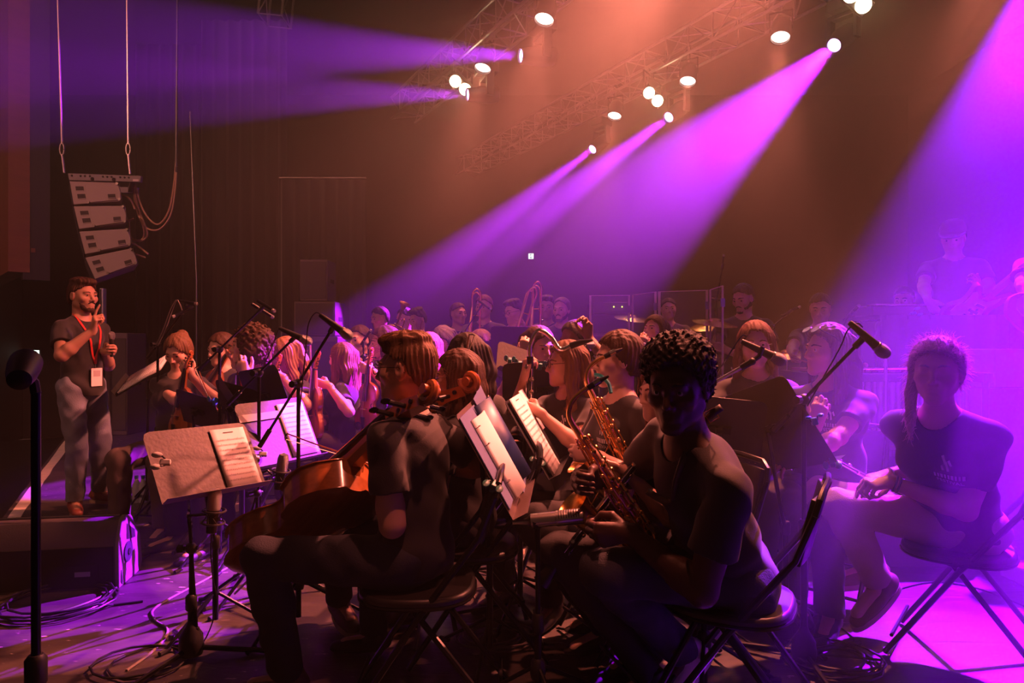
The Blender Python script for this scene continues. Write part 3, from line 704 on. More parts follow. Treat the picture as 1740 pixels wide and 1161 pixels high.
def person(label, P, face, res=0.008, lean=(0, 0, 1), head=None, hroll=0.0, s=1.0, fem=False, skin='light', hair=('short', 'brown'), L=None, R=None,
           knees=None, ankles=None, toes=None, shirt=SHIRT, trous=TROUS, shoe=None, stand=False, twist=0.0, logo=False, glasses=None, beard=False, brow=True,
           group=None, eyes=True, heavy=0.0, hoff=(0, 0, 0), hem=None, sleeve=0.62, long_sleeve=False, fly=0, neckline=0.0, hs=1.0, bw=1.0):
    P = V(P); f = V((face[0], face[1], 0)).normalized(); r = f.cross(V((0, 0, 1))); t = V(lean).normalized()
    r2 = (r * math.cos(twist) + f * math.sin(twist)); r2 = (r2 - t * r2.dot(t)).normalized(); tf = t.cross(r2)
    rp = r; RT = cols(r2, tf, t); RP = cols(rp, t.cross(rp).normalized(), t)
    N = P + t * 0.50 * s
    hd = V(head if head is not None else (f.x, f.y, 0)).normalized(); hx = hd.cross(V((0, 0, 1))).normalized(); hz_ = hx.cross(hd)
    if hroll: q = Matrix.Rotation(hroll, 3, hd); hx = q @ hx; hz_ = q @ hz_
    H = N + (t * 0.55 + V((0, 0, 1)) * 0.45).normalized() * 0.165 * s + hd * 0.012 * s + V(hoff); RH = cols(hx, hd, hz_)
    hs = hs * s * (0.97 if fem else 1.0)
    sw = (0.158 if fem else 0.180) * s * bw
    org = V((P.x, P.y, 0)); root = thing('person', label, 'person', org, group=group)
    shd = {'R': N - t * 0.072 * s + r2 * sw, 'L': N - t * 0.072 * s - r2 * sw}
    hip = {'R': P + rp * 0.09 * s, 'L': P - rp * 0.09 * s}
    sg = {'R': 1, 'L': -1}; arms = {}; legs = {}; ends = {}
    for k, a in (('R', R), ('L', L)):
        a = dict(a or {})
        if 'h' not in a:
            if stand: a['h'] = hip[k] + rp * sg[k] * 0.13 * s + f * 0.05 - V((0, 0, 0.10 * s))
            else: a['h'] = hip[k] + f * 0.30 * s + V((0, 0, 0.105 * s)) - rp * sg[k] * 0.03
        pole = a.get('pole', (r2 * sg[k] * 0.7 - tf * 0.5 - V((0, 0, 1)) * 0.6))
        el, wr = ik(shd[k], a['h'], 0.285 * s, 0.255 * s, pole)
        fd = V(a['fd']) if 'fd' in a else (wr - el).normalized() * 0.8 + (V((0, 0, -0.3)) if not stand else V((0, 0, 0)))
        pn = V(a['pn']) if 'pn' in a else (V((0, 0, -1)) if not stand else -r2 * sg[k])
        arms[k] = (shd[k], el, wr); ends[k] = (fd, pn, a.get('pose', 'relax'))
    for i, k in enumerate(('L', 'R')):
        if stand: an = (V(ankles[i]) if ankles else V((hip[k].x, hip[k].y, 0)) + rp * sg[k] * 0.03 + V((0, 0, 0.085 * s)))
        else: an = V(ankles[i]) if ankles else V((hip[k].x, hip[k].y, 0)) + f * 0.40 * s + rp * sg[k] * 0.06 + V((0, 0, 0.085))
        if knees: kn = V(knees[i])
        else: kn, an = ik(hip[k], an, 0.43 * s, 0.42 * s, f + V((0, 0, 0.9 if not stand else 0.0)) + rp * sg[k] * 0.1)
        td = V(toes[i]) if toes else (f + rp * sg[k] * 0.18)
        legs[k] = (hip[k], kn, an, td.normalized())
    sh = []; bo = []
    g = heavy
    E_ = lambda c, rr, RR=RT: Ell(c, [rr[0] * s * bw, rr[1] * s, rr[2] * s], RR)
    # ---- body, one surface
    bo += [(E_(P + t * 0.03 * s, (0.16, 0.11, 0.115), RP), 0, '+'), (E_(P + t * 0.17 * s, (0.135 + g, 0.098 + g, 0.14)), 0.05, '+'), (E_(P + t * 0.35 * s, (0.15, 0.108, 0.16)), 0.05, '+')]
    bo.append((Cap(N + t * 0.0 * s - t * 0.02, H - hz_ * 0.06 * s - hd * 0.02 * s, (0.052 if fem else 0.060) * s, (0.047 if fem else 0.055) * s), 0.04, '+'))
    for k in 'RL':
        bo.append((Cap(N - t * 0.01 * s, shd[k] - r2 * sg[k] * 0.01, 0.045 * s, 0.045 * s), 0.04, '+'))
        if fem: bo.append((E_(P + t * 0.335 * s + tf * 0.085 * s + r2 * sg[k] * 0.07 * s, (0.06, 0.055, 0.06)), 0.03, '+'))
        a, e, w_ = arms[k]; m_ = e + (w_ - e) * 0.25; q = 0.90 if fem else 1.0
        bo += [(Cap(a, e, 0.052 * s * q, 0.041 * s * q), 0.03, '+'), (Cap(e, m_, 0.041 * s * q, 0.043 * s * q), 0.02, '+'), (Cap(m_, w_, 0.043 * s * q, 0.0255 * s * q), 0.02, '+')]
        a, kn, an, td = legs[k]
        bo += [(Cap(a, kn, 0.080 * s, 0.056 * s), 0.03, '+'), (Cap(kn, an, 0.054 * s, 0.036 * s), 0.02, '+'), (Ell(kn + (an - kn) * 0.3 - td * 0.015, [0.054 * s, 0.056 * s, 0.11 * s], cols(*basis(an - kn))), 0.03, '+'),
               (Cap(an - V((0, 0, 0.03)) * s, an + td * 0.13 * s - V((0, 0, 0.05)) * s, 0.034 * s, 0.026 * s), 0.02, '+')]
        fd, pn, pose = ends[k]; bo += hand_prims(w_, fd, pn, k, pose, s * (0.93 if fem else 1.0))
    bo += head_prims(H, RH, hs, fem)
    fld = Sdf(bo, res); v, q = fld.mesh()
    body = np_mesh('body', v, q, skin_m(skin), root, org)
    bvh = BVHTree.FromPolygons([V(p) for p in v.tolist()], q.tolist())
    root['_x'] = 0; del root['_x']
    LP = lambda a, b, c: H + (hx * a + hd * b + hz_ * c) * hs
    def onface(a, c, lift=0.0):
        o_ = LP(a, 0.2, c); hit = bvh.ray_cast(o_, -hd)[0]
        return (hit if hit else LP(a, 0.085, c)) + hd * lift
    # ---- shirt
    rs = max(res, 0.005)
    lim = -0.10 if stand else -0.06
    if hem is not None: lim = hem
    sh += [(E_(P + t * 0.02 * s, (0.178 + g, 0.135 + g, 0.14), RP), 0, '+'), (E_(P + t * 0.17 * s, (0.156 + g, 0.122 + g, 0.15)), 0.05, '+'), (E_(P + t * 0.35 * s, (0.166, 0.126, 0.165)), 0.05, '+')]
    for k in 'RL':
        a, e, w_ = arms[k]; sv = 0.9 if fem else 1.0
        sh.append((Cap(N - t * 0.02 * s, shd[k] - r2 * sg[k] * 0.01, 0.056 * s, 0.055 * s), 0.04, '+'))
        if fem: sh.append((E_(P + t * 0.335 * s + tf * 0.092 * s + r2 * sg[k] * 0.07 * s, (0.066, 0.06, 0.064)), 0.05, '+'))
        if long_sleeve: sh += [(Cap(a, e, 0.064 * s * sv, 0.054 * s * sv), 0.03, '+'), (Cut(Cap(e, w_, 0.054 * s * sv, 0.036 * s * sv), (w_ - (w_ - e) * 0.04, w_ - e)), 0.02, '+')]
        else: sh.append((Cut(Cap(a, a + (e - a) * (sleeve + 0.12), 0.059 * s * sv, 0.068 * s * sv), (a + (e - a) * sleeve, e - a)), 0.03, '+'))
    sf = Sdf(sh, rs)
    X, Y, Z = sf.grid(); ph = rnd.uniform(0, 6)
    sf.F = sf.F + (wrinkle(X, Y, Z, ph) * 0.0042).astype(np.float32) * np.clip(1.2 - ((X - N.x) * t.x + (Y - N.y) * t.y + (Z - N.z) * t.z + 0.08) * 6, 0.25, 1)
    sf.put(Cap(N - t * 0.005 * s + tf * 0.012 * s - t * neckline, H, 0.066 * s, 0.075 * s), 0.010, '-')
    sf.plane(P + t * lim * s, -t)
    v2, q2 = sf.mesh(); shirt_o = np_mesh('t_shirt' if not long_sleeve else 'long_sleeved_top', v2, q2, shirt, root, org)
    sbvh = BVHTree.FromPolygons([V(p) for p in v2.tolist()], q2.tolist())
    # ---- trousers
    tr = [(Cut(E_(P + t * 0.02 * s, (0.169 + g, 0.122 + g, 0.122), RP), (P + t * 0.085 * s, t)), 0, '+')]
    for k in 'RL':
        a, kn, an, td = legs[k]
        tr += [(Cap(a, kn, 0.094 * s, 0.070 * s), 0.03, '+'), (Cut(Cap(kn, an - (kn - an) * 0.06, 0.070 * s, 0.058 * s), (an + (kn - an) * 0.01, an - kn)), 0.025, '+')]
        tr.append((Ell(kn + (an - kn) * 0.3 - td * 0.012, [0.064 * s, 0.066 * s, 0.12 * s], cols(*basis(an - kn))), 0.03, '+'))
    tg = Sdf(tr, rs); X, Y, Z = tg.grid()
    tg.F = tg.F + (wrinkle(X, Y, Z, ph + 2, 1.3) * 0.0042).astype(np.float32)
    v3, q3 = tg.mesh(); np_mesh('trousers', v3, q3, trous, root, org)
    # ---- shoes
    shoe = shoe or mat('black_shoe', (0.02, 0.018, 0.018), 0.5)
    up_m, so_m = shoe if isinstance(shoe, tuple) else (shoe, None)
    for k in 'LR':
        a, kn, an, td = legs[k]; u3 = td.cross(V((0, 0, 1)) if abs(td.z) < 0.95 else f).normalized(); n3 = u3.cross(td)
        Q = lambda b, c, dx=0: an + td * b * s + n3 * c * s + u3 * dx * s
        pr = [(Cap(Q(-0.035, -0.035), Q(0.10, -0.058), 0.042 * s, 0.030 * s, cols(u3, td, n3), (1.0, 1.2, 0.9)), 0, '+'), (Cap(Q(0.06, -0.055), Q(0.165, -0.066), 0.040 * s, 0.034 * s, cols(u3, td, n3), (1.05, 1.1, 0.75)), 0.03, '+'), (Cut(Cap(Q(-0.01, -0.03), Q(-0.015, 0.03), 0.046 * s, 0.046 * s), (Q(0, 0.012), n3)), 0.025, '+')]
        shf = Sdf(pr, min(rs, 0.006)); shf.plane(Q(0, -0.080), -n3)
        v4, q4 = shf.mesh(); so = np_mesh('shoe', v4, q4, up_m, root, org)
        if so_m:
            pts = []
            for i in range(24):
                an_ = 2 * math.pi * i / 24; c_, s_ = math.cos(an_), math.sin(an_)
                wv = 0.040 + 0.008 * c_
                pts.append(Q(0.062 + 0.150 * c_, -0.098, wv * s_))
            MB().prism(pts, n3 * 0.024 * s).build('sole', so_m, so, org)
    # ---- hair
    hst, hcol = hair
    if hst:
        hv, hq = hair_mesh(hst, H, RH, hs, max(res * 0.8, 0.0045), rnd.uniform(0, 6))
        ho = np_mesh('hair', hv, hq, hair_m(hcol), root, org)
        if fly:
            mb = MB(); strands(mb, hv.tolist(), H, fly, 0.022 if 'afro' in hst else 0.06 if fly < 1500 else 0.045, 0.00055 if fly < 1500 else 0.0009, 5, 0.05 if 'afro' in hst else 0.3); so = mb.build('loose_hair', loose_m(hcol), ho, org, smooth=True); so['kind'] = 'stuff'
    # ---- face details
    if eyes:
        for sx in (-1, 1):
            e = LP(0.032 * sx, 0.0795, 0.0075)
            ey = MB().ball(e, 0.0108 * hs, 12).build('eye', EYEW, root, org, smooth=True)
            if res <= 0.0065: MB().ball(e + hd * 0.0072 * hs, 0.0056 * hs, 10).build('iris', IRIS, ey, org, smooth=True)
            else: ey.data.materials.clear(); ey.data.materials.append(IRIS)
    if brow:
        for sx in (-1, 1):
            pts = [onface(sx * a, c, 0.0008) for a, c in ((0.014, 0.026), (0.026, 0.031), (0.040, 0.030), (0.050, 0.024))]
            MB().tube(pts, [0.0035, 0.0042, 0.0036, 0.002], 6).build('eyebrow', hair_m(hcol), root, org, smooth=True)
    if beard:
        pr = head_prims(H, RH, hs * 1.035, fem)[:6]
        bf = Sdf([(p, k, '+') if op == '+' else (p, k, op) for p, k, op in pr], max(res * 0.8, 0.004)); X, Y, Z = bf.grid()
        px, py, pz = X - H.x, Y - H.y, Z - H.z
        lx, ly, lz = [(px * RH[0][i] + py * RH[1][i] + pz * RH[2][i]) / hs for i in range(3)]
        zt = np.interp(ly, [-.1, .0, .03, .06, .085, .2], [-.02, -.01, -.035, -.058, -.075 if beard != 'full' else -.045, -.07 if beard != 'full' else -.045])
        bf.F = np.maximum(bf.F, ((lz - zt) * 0.8 * hs).astype(np.float32)); bf.F = np.maximum(bf.F, ((-0.115 - lz) * hs).astype(np.float32))
        if beard == 'goatee': bf.F = np.maximum(bf.F, ((0.042 - ly) * hs).astype(np.float32))
        bf.F = bf.F + (0.0012 * np.sin(260 * lx + 3 * np.sin(90 * lz)) * np.sin(240 * lz)).astype(np.float32) * hs
        try:
            bv, bq = bf.mesh(); np_mesh('beard', bv, bq, hair_m(hcol), root, org)
        except Exception: pass
        mp = [onface(a, c, 0.002) for a, c in ((-0.026, -0.054), (-0.012, -0.043), (0.0, -0.041), (0.012, -0.043), (0.026, -0.054))]
        MB().tube(mp, [0.003, 0.005, 0.004, 0.005, 0.003], 6).build('moustache', hair_m(hcol), root, org, smooth=True)
    if glasses:
        gm = mat('glasses_frame_' + glasses, {'dark': (0.02, 0.015, 0.015), 'light': (0.75, 0.45, 0.38), 'metal': (0.5, 0.4, 0.35)}[glasses], 0.3, 0.3)
        gl = MB().tube([LP(0.0 + 0.009 * (a - 1), 0.112, 0.010) for a in (0, 1, 2)], 0.0016, 6).build('glasses', gm, root, org)
        for sx in (-1, 1):
            ring = [LP(sx * 0.033 + 0.023 * math.cos(a), 0.108 - 0.004 * abs(math.cos(a)), 0.006 + 0.019 * math.sin(a)) for a in np.linspace(0, 2 * math.pi, 18)[:-1]]
            MB().tube(ring, 0.0017, 6, closed=True).build('rim', gm, gl, org)
            MB().tube([LP(sx * 0.056, 0.106, 0.010), LP(sx * 0.078, 0.05, 0.012), LP(sx * 0.081, -0.005, 0.010), LP(sx * 0.081, -0.028, -0.01)], 0.0016, 6).build('temple', gm, gl, org)
    if logo:
        def put(u_, v_):                                    # on the left breast
            o_ = P + t * (0.36 + v_) * s + r2 * (-0.062 + u_) * s + tf * 0.5; hit = sbvh.ray_cast(o_, -tf)[0]
            return (hit if hit else P + t * (0.36 + v_) * s + r2 * (-0.062 + u_) * s + tf * 0.14) + tf * 0.0025
        lm = MB()
        b0 = len(lm.v); vs, fs = LOGO_T
        lm.v += [put(-p.x, p.y - 0.045) for p in vs]; lm.f += [tuple(i + b0 for i in q_) for q_ in fs]
        for i in range(9):                                  # first line: tall narrow strokes, not legible in the photograph
            c = -0.046 + 0.0115 * i; wv = 0.0062 if i % 3 else 0.0085
            b0 = len(lm.v); lm.v += [put(c - wv / 2, -0.030), put(c + wv / 2, -0.030), put(c + wv / 2, -0.013), put(c - wv / 2, -0.013)]; lm.f.append((b0, b0 + 1, b0 + 2, b0 + 3))
        for poly in (((-0.004, 0.002), (0.004, 0.0), (0.012, 0.03), (0.006, 0.034)), ((0.006, 0.028), (0.012, 0.024), (0.026, 0.046), (0.018, 0.05)), ((0.012, 0.004), (0.02, 0.002), (0.024, 0.018), (0.018, 0.022)), ((-0.012, 0.020), (-0.006, 0.017), (0.004, 0.034), (-0.002, 0.038))):
            b0 = len(lm.v); lm.v += [put(*q_) for q_ in poly]; lm.f.append((b0, b0 + 1, b0 + 2, b0 + 3))
        lm.build('shirt_print', PRINT, root, org)
    return dict(root=root, H=H, RH=RH, N=N, arms=arms, legs=legs, LP=LP, bvh=bvh, sbvh=sbvh, org=org, t=t, tf=tf, r=r2, hs=hs, P=P)
# ------------------------------------------------------------------ instruments and stage gear
def place(root, o, x, y, z):
    """frame columns x, y, z at o"""
    x, y, z = V(x), V(y), V(z)
    root.matrix_world = Matrix(((x.x, y.x, z.x, o[0]), (x.y, y.y, z.y, o[1]), (x.z, y.z, z.z, o[2]), (0, 0, 0, 1)))
    return root
def frame_zy(zdir, ydir):
    z = V(zdir).normalized(); y = V(ydir); y = (y - z * y.dot(z)).normalized(); return y.cross(z), y, z
VARN = mat('orange_varnish', (0.42, 0.13, 0.035), 0.25, coat=0.6, var=0.35, vscale=14, stretch=(4, 4, 0.5))
CVARN = mat('brown_varnish', (0.42, 0.14, 0.04), 0.24, coat=0.7, var=0.4, vscale=9, stretch=(5, 5, 0.4))
EBONY = mat('ebony', (0.012, 0.010, 0.010), 0.3)
BOWW = mat('bow_wood', (0.30, 0.10, 0.04), 0.35)
HORSE = mat('bow_hair', (0.75, 0.68, 0.58), 0.6)
STRING = mat('string_wire', (0.7, 0.66, 0.6), 0.3, 1.0)
OUTL = ([0, .015, .05, .12, .2, .27, .35, .42, .455, .47, .5, .56, .62, .645, .66, .70, .78, .86, .93, .98, 1.0],
        [.05, .34, .64, .9, .99, 1.0, .94, .80, .76, .66, .57, .53, .57, .66, .72, .735, .77, .70, .52, .26, .12])
def bowed(name, label, cat, cello, o, zdir, ydir, group=None, front=True, detail=True):
    K = 0.755 if cello else 0.356; hw = 0.22 if cello else 0.103; rib = 0.115 if cello else 0.030; arch = 0.030 if cello else 0.014
    t = thing(name, label, cat, group=group); place(t, o, *frame_zy(zdir, ydir))
    M_ = CVARN if cello else VARN
    us = np.linspace(0, 1, 44); ws = np.interp(us, *OUTL) * hw
    def plate(sgn, over):
        m = MB(); rings = []
        for u, w_ in zip(us, ws):
            w2 = w_ * 1.0 + over; e = math.sin(math.pi * min(max(u, 0.02), 0.98)) ** 0.35
            top = [V((w2 * c, sgn * (rib / 2 + arch * e * max(1 - c * c, 0) ** 0.8 + 0.004 * K), u * K)) for c in np.linspace(-1, 1, 13)]
            low = [V((w2 * c, sgn * (rib / 2), u * K)) for c in (1, -1)]
            rings.append(top + low)
        return m.quadring(rings)
    m = MB(); m.quadring([[V((w_ * c, y_, u * K)) for c, y_ in ((-1, -rib / 2), (1, -rib / 2), (1, rib / 2), (-1, rib / 2))] for u, w_ in zip(us, ws)])
    m.build('ribs', M_, t)
    plate(1, 0.006 * K / 0.36).build('top_plate', M_, t); plate(-1, 0.006 * K / 0.36).build('back_plate', M_, t)
    yf = rib / 2 + arch
    nl = 0.37 * K; fb0 = 0.72 * K
    m = MB(); rings = []
    for z_, w_, d_ in ((0.97 * K, .062 * K, .16 * K), (1.02 * K, .05 * K, .065 * K), (K + nl * .9, .036 * K, .048 * K)):
        rings.append([V((w_ * a, rib / 2 + arch * .4 - d_ * b, z_)) for a, b in ((-1, 0), (1, 0), (1, .55), (.5, 1), (-.5, 1), (-1, .55))])
    m.quadring(rings).build('neck', M_, t)
    m = MB(); rings = []
    for z_, w_ in ((fb0 * .86, .058 * K), (K + nl, .034 * K)):
        y0 = yf + (.06 * K if z_ < K else .012 * K) * (1 if not cello else .8)
        rings.append([V((w_ * a, y0 + b * .016 * K, z_)) for a, b in ((-1, -1), (1, -1), (1, .2), (.5, .8), (-.5, .8), (-1, .2))])
    m.quadring(rings).build('fingerboard', EBONY, t)
    # pegbox and scroll
    zp = K + nl; sl = .24 * K
    m = MB(); m.quadring([[V((w_ * a, rib / 2 + arch * .4 + dy + b * h_, zp + dz)) for a, b in ((-1, -1), (1, -1), (1, 1), (-1, 1))] for dz, w_, dy, h_ in ((-.01 * K, .036 * K, -.01 * K, .032 * K), (sl * .5, .034 * K, -.03 * K, .036 * K), (sl, .028 * K, -.075 * K, .030 * K))]).build('pegbox', M_, t)
    c = V((0, rib / 2 + arch * .4 - .055 * K, zp + sl + .055 * K)); pts = []; rr = []
    for i in range(26):
        a = -2.4 + i * 0.42; q = (.058 - .0019 * i) * K; pts.append(c + V((0, q * math.cos(a) * -1, q * math.sin(a)))); rr.append(max(.025 - .0006 * i, .007) * K)
    m = MB(); m.tube(pts, rr, 8); m.cyl(c - V((.042 * K, 0, 0)), c + V((.042 * K, 0, 0)), .026 * K, 12); m.build('scroll', M_, t)
    for i in range(4):
        z_ = zp + sl * (.2 + .2 * i); sg = 1 if i % 2 else -1; y0 = rib / 2 + arch * .4 - .02 * K - .04 * K * (.2 + .2 * i)
        m = MB(); m.cyl((-sg * .04 * K, y0, z_), (sg * .12 * K, y0, z_), .012 * K, 8); m.ball((sg * .135 * K, y0, z_), .024 * K, 8, scl=(1, .35, 1)); m.build('tuning_peg', EBONY, t)
    if front:
        m = MB(); zb = .46 * K
        m.quadring([[V((w_ * a, yf + h_ * K, zb + b * .008 * K)) for a, b in ((-1, -1), (1, -1), (1, 1), (-1, 1))] for h_, w_ in ((-.01, .06 * K), (.05, .045 * K), (.10, .055 * K))]).build('bridge', mat('maple', (.55, .33, .16), .5), t)
        m = MB(); m.quadring([[V((w_ * a, yf + h_ * K + b * .01 * K, z_ * K)) for a, b in ((-1, -1), (1, -1), (1, 1), (-1, 1))] for z_, w_, h_ in ((.02, .02 * K, .03), (.3, .05 * K, .07))]).build('tailpiece', EBONY, t)
        for sx in (-1, 1):
            pts = spline([(sx * .16 * K, yf - arch * .35, .58 * K), (sx * .13 * K, yf - arch * .2, .55 * K), (sx * .165 * K, yf - arch * .4, .46 * K), (sx * .20 * K, yf - arch * .55, .37 * K), (sx * .235 * K, yf - arch * .75, .34 * K)], 4)
            MB().tube(pts, .007 * K, 6).build('f_hole', BLKM, t)
        for i in range(4):
            x_ = (i - 1.5)
            MB().tube([V((x_ * .016 * K, yf + .075 * K, .29 * K)), V((x_ * .02 * K, yf + .105 * K, .46 * K)), V((x_ * .011 * K, yf + .03 * K, zp))], .0016 if cello else .0008, 4).build('string', STRING, t)
        if not cello:
            m = MB(); m.ball((.05, yf + .012, .035), .035, 10, scl=(1, .3, .9)); m.build('chin_rest', EBONY, t)
    if cello: m = MB(); m.cyl((0, 0, -.30), (0, 0, 0.0), .005, 8); m.lathe([(.02, 0), (.02, .02)], (0, 0, -.02), (0, 0, 1), 10); m.build('endpin', STEEL, t)
    return t
def bow(label, tip, frog, up=(0, 0, 1), group='bows of the string players', L=None):
    tip, frog = V(tip), V(frog); t = thing('bow', label, 'bow', frog, group=group)
    d = (tip - frog).normalized(); x, y, d = basis(d, V(up)); L = (tip - frog).length
    pts = [frog + d * L * u + y * (.018 - .016 * math.sin(math.pi * u)) for u in np.linspace(-.02, 1, 10)]
    MB().tube(pts, [.0045 - .0016 * u for u in np.linspace(0, 1, 10)], 6).build('stick', BOWW, t, frog)
    m = MB(); m.bar(frog + d * .01 + y * .006, frog + d * .05 + y * .006, .010, .020, up=y); m.build('frog', EBONY, t, frog)
    m = MB(); m.quadring([[tip + d * a + x * .004 * p + y * (b + q * .006) for p, q in ((-1, -1), (1, -1), (1, 1), (-1, 1))] for a, b in ((0.0, .016), (.008, .002), (.004, -.008))]); m.build('tip', EBONY, t, frog)
    m = MB(); m.bar(frog + d * .04 - y * .006, tip - y * .008, .009, .0012, up=y); m.build('bow_hair', HORSE, t, frog)
    return t
# ---- saxophone: body runs down -Z from the neck joint, bell on +X, keys face +Y
def sax(label, o, zdir, ydir, k=1.0, L=0.60, group='saxophones of the wind players'):
    t = thing('saxophone', label, 'saxophone', group=group); place(t, o, *frame_zy(zdir, ydir))
    K = k
    m = MB(); n = 22
    m.tube([V((0, 0, -L * i / n)) * K for i in range(n + 1)], [(0.014 + 0.021 * i / n) * K for i in range(n + 1)], 16); m.build('body_tube', BRASS, t)
    pts = []; rr = []
    for i in range(13):
        a = math.pi * i / 12; pts.append(V((0.062 - 0.062 * math.cos(a), 0, -L - 0.062 * math.sin(a))) * K); rr.append((0.035 + 0.009 * i / 12) * K)
    MB().tube(pts, rr, 16).build('bow', BRASS, t)
    prof = [(0.044, 0), (0.047, .08), (0.051, .16), (0.056, .22), (0.064, .27), (0.074, .30), (0.084, .315), (0.087, .318), (0.083, .312), (0.060, .262), (0.05, .2)]
    d = V((0.22, 0, 1)).normalized()
    MB().lathe([(r * K, z * K) for r, z in prof], V((0.124, 0, -L)) * K, d, 28, caps=False).build('bell', BRASS, t)
    np_ = spline([V((0, 0, -0.02)), V((0, 0, 0.03)), V((-0.012, 0, 0.07)), V((-0.05, 0, 0.105)), V((-0.10, 0, 0.118)), V((-0.15, 0, 0.118))], 5)
    MB().tube([p * K for p in np_], [(0.0135 - 0.0045 * i / len(np_)) * K for i in range(len(np_))], 12).build('neck', BRASS, t)
    m = MB(); m.tube([V((-0.135, 0, .118)) * K, V((-0.155, 0, .118)) * K, V((-0.19, 0, .118)) * K, V((-0.235, 0, .114)) * K], [.012 * K, .0135 * K, .0125 * K, .005 * K], 12); m.build('mouthpiece', EBONY, t)
    m = MB(); m.lathe([(.0145 * K, 0), (.0145 * K, .03 * K)], V((-.165, 0, .118)) * K, (-1, 0, 0), 12); m.build('ligature', CHROME, t)
    g = random.Random(int(k * 1000) + len(label))
    for i in range(15):                                                         # pad cups along the body
        z = -0.05 - (L - 0.08) * i / 14; rad = (0.014 + 0.021 * (-z / L)); a = math.radians(90 + (-28 if i % 2 else 22)); rc = 0.010 + 0.007 * (-z / L)
        dd = V((math.cos(a), math.sin(a), 0)); c = (V((0, 0, z)) + dd * (rad + .010)) * K
        m = MB(); m.lathe([(rc * K * .6, 0), (rc * K, .002 * K), (rc * K, .006 * K), (rc * K * .75, .0085 * K), (.003 * K, .009 * K)], c, dd, 14); m.build('key_cup', BRASS, t)
    for i in range(9):                                                          # side keys
        z = -0.06 - (L - 0.12) * i / 8; dd = V((-0.92, 0.4, 0)); c = (V((0, 0, z)) + dd * (0.03 + .018 * (-z / L))) * K
        m = MB(); m.lathe([(.008 * K, 0), (.011 * K, .004 * K), (.006 * K, .008 * K)], c, dd, 12); m.bar(c, c + V((.0, .02, -.05)) * K, .006 * K, .004 * K); m.build('side_key', BRASS, t)
    for a, r0 in ((60, .036), (120, .034), (160, .036), (28, .038), (-30, .036)):
        dd = V((math.cos(math.radians(a)), math.sin(math.radians(a)), 0)); m = MB(); m.tube([(V((0, 0, -.05)) + dd * (r0 - .008)) * K, (V((0, 0, -L * .55)) + dd * (r0 + .006)) * K, (V((0, 0, -L * .97)) + dd * (r0 + .013)) * K], .0032 * K, 6)
        for z in (-.08, -.2, -.32, -.44, -.54):
            m.bar((V((0, 0, z)) + dd * (.012 - z * .034)) * K, (V((0, 0, z)) + dd * (r0 + .002 - z * .02)) * K, .006 * K)
        m.build('key_rod', DBRASS, t)
    for z, x_ in ((.06, .135), (.15, .150), (.23, .165)):
        c = V((x_ - 0.01, 0.052, -L + z)) * K; m = MB(); m.lathe([(.018 * K, 0), (.024 * K, .003 * K), (.024 * K, .008 * K), (.004 * K, .012 * K)], c, (0.1, 1, 0), 16); m.build('bell_key', BRASS, t)
    m = MB(); m.tube([V((.035, .0, -L + .05)) * K, V((.06, .0, -L + .07)) * K, V((.085, 0, -L + .05)) * K], .006 * K, 8); m.build('brace', DBRASS, t); m = MB(); m.tube([V((.02, .01, -L * .45)) * K, V((.07, .02, -L * .5)) * K, V((.13, .03, -L * .55)) * K], .003 * K, 6); m.build('brace', DBRASS, t)
    return t
def trombone(label, o, zdir, ydir, group='trombones of the back row'):
    t = thing('trombone', label, 'trombone', group=group); place(t, o, *frame_zy(zdir, ydir))
    for x_ in (-.042, .042): MB().cyl((x_, 0, -.35), (x_, 0, .30), .0085, 10).build('slide_tube', BRASS, t)
    MB().tube([V((.042 * math.cos(a), 0, .30 + .06 * math.sin(a))) for a in np.linspace(0, math.pi, 12)], .0085, 10).build('tuning_bow', BRASS, t)
    MB().tube([V((-.042, 0, -.33)), V((-.042, .02, -.38))] + [V((.042 * math.cos(a), .02, -.40 - .05 * math.sin(a))) for a in np.linspace(math.pi, 2 * math.pi, 8)], .008, 8).build('slide_crook', BRASS, t)
    for z in (-.3, -.1, .12): MB().cyl((-.042, 0, z), (.042, 0, z), .005, 8).build('brace', BRASS, t)
    pts = [V((-.042, .03, -.05)), V((-.042, .07, .22)), V((-.042, .10, .34)), V((-.0, .12, .39)), V((.042, .10, .34)), V((.042, .085, .2))]
    MB().tube(spline(pts, 5), .0095, 10).build('bell_loop', BRASS, t)
    MB().lathe([(.011, 0), (.015, .15), (.022, .26), (.035, .34), (.06, .40), (.098, .44), (.10, .442), (.06, .398), (.03, .33)], (.042, .085, .2), (0.1, .25, -1), 24, caps=False).build('bell', BRASS, t)
    MB().lathe([(.006, 0), (.008, .05), (.013, .075), (.010, .078)], (-.042, 0, .0), (-.5, -.8, .1), 12).build('mouthpiece', CHROME, t)
    return t
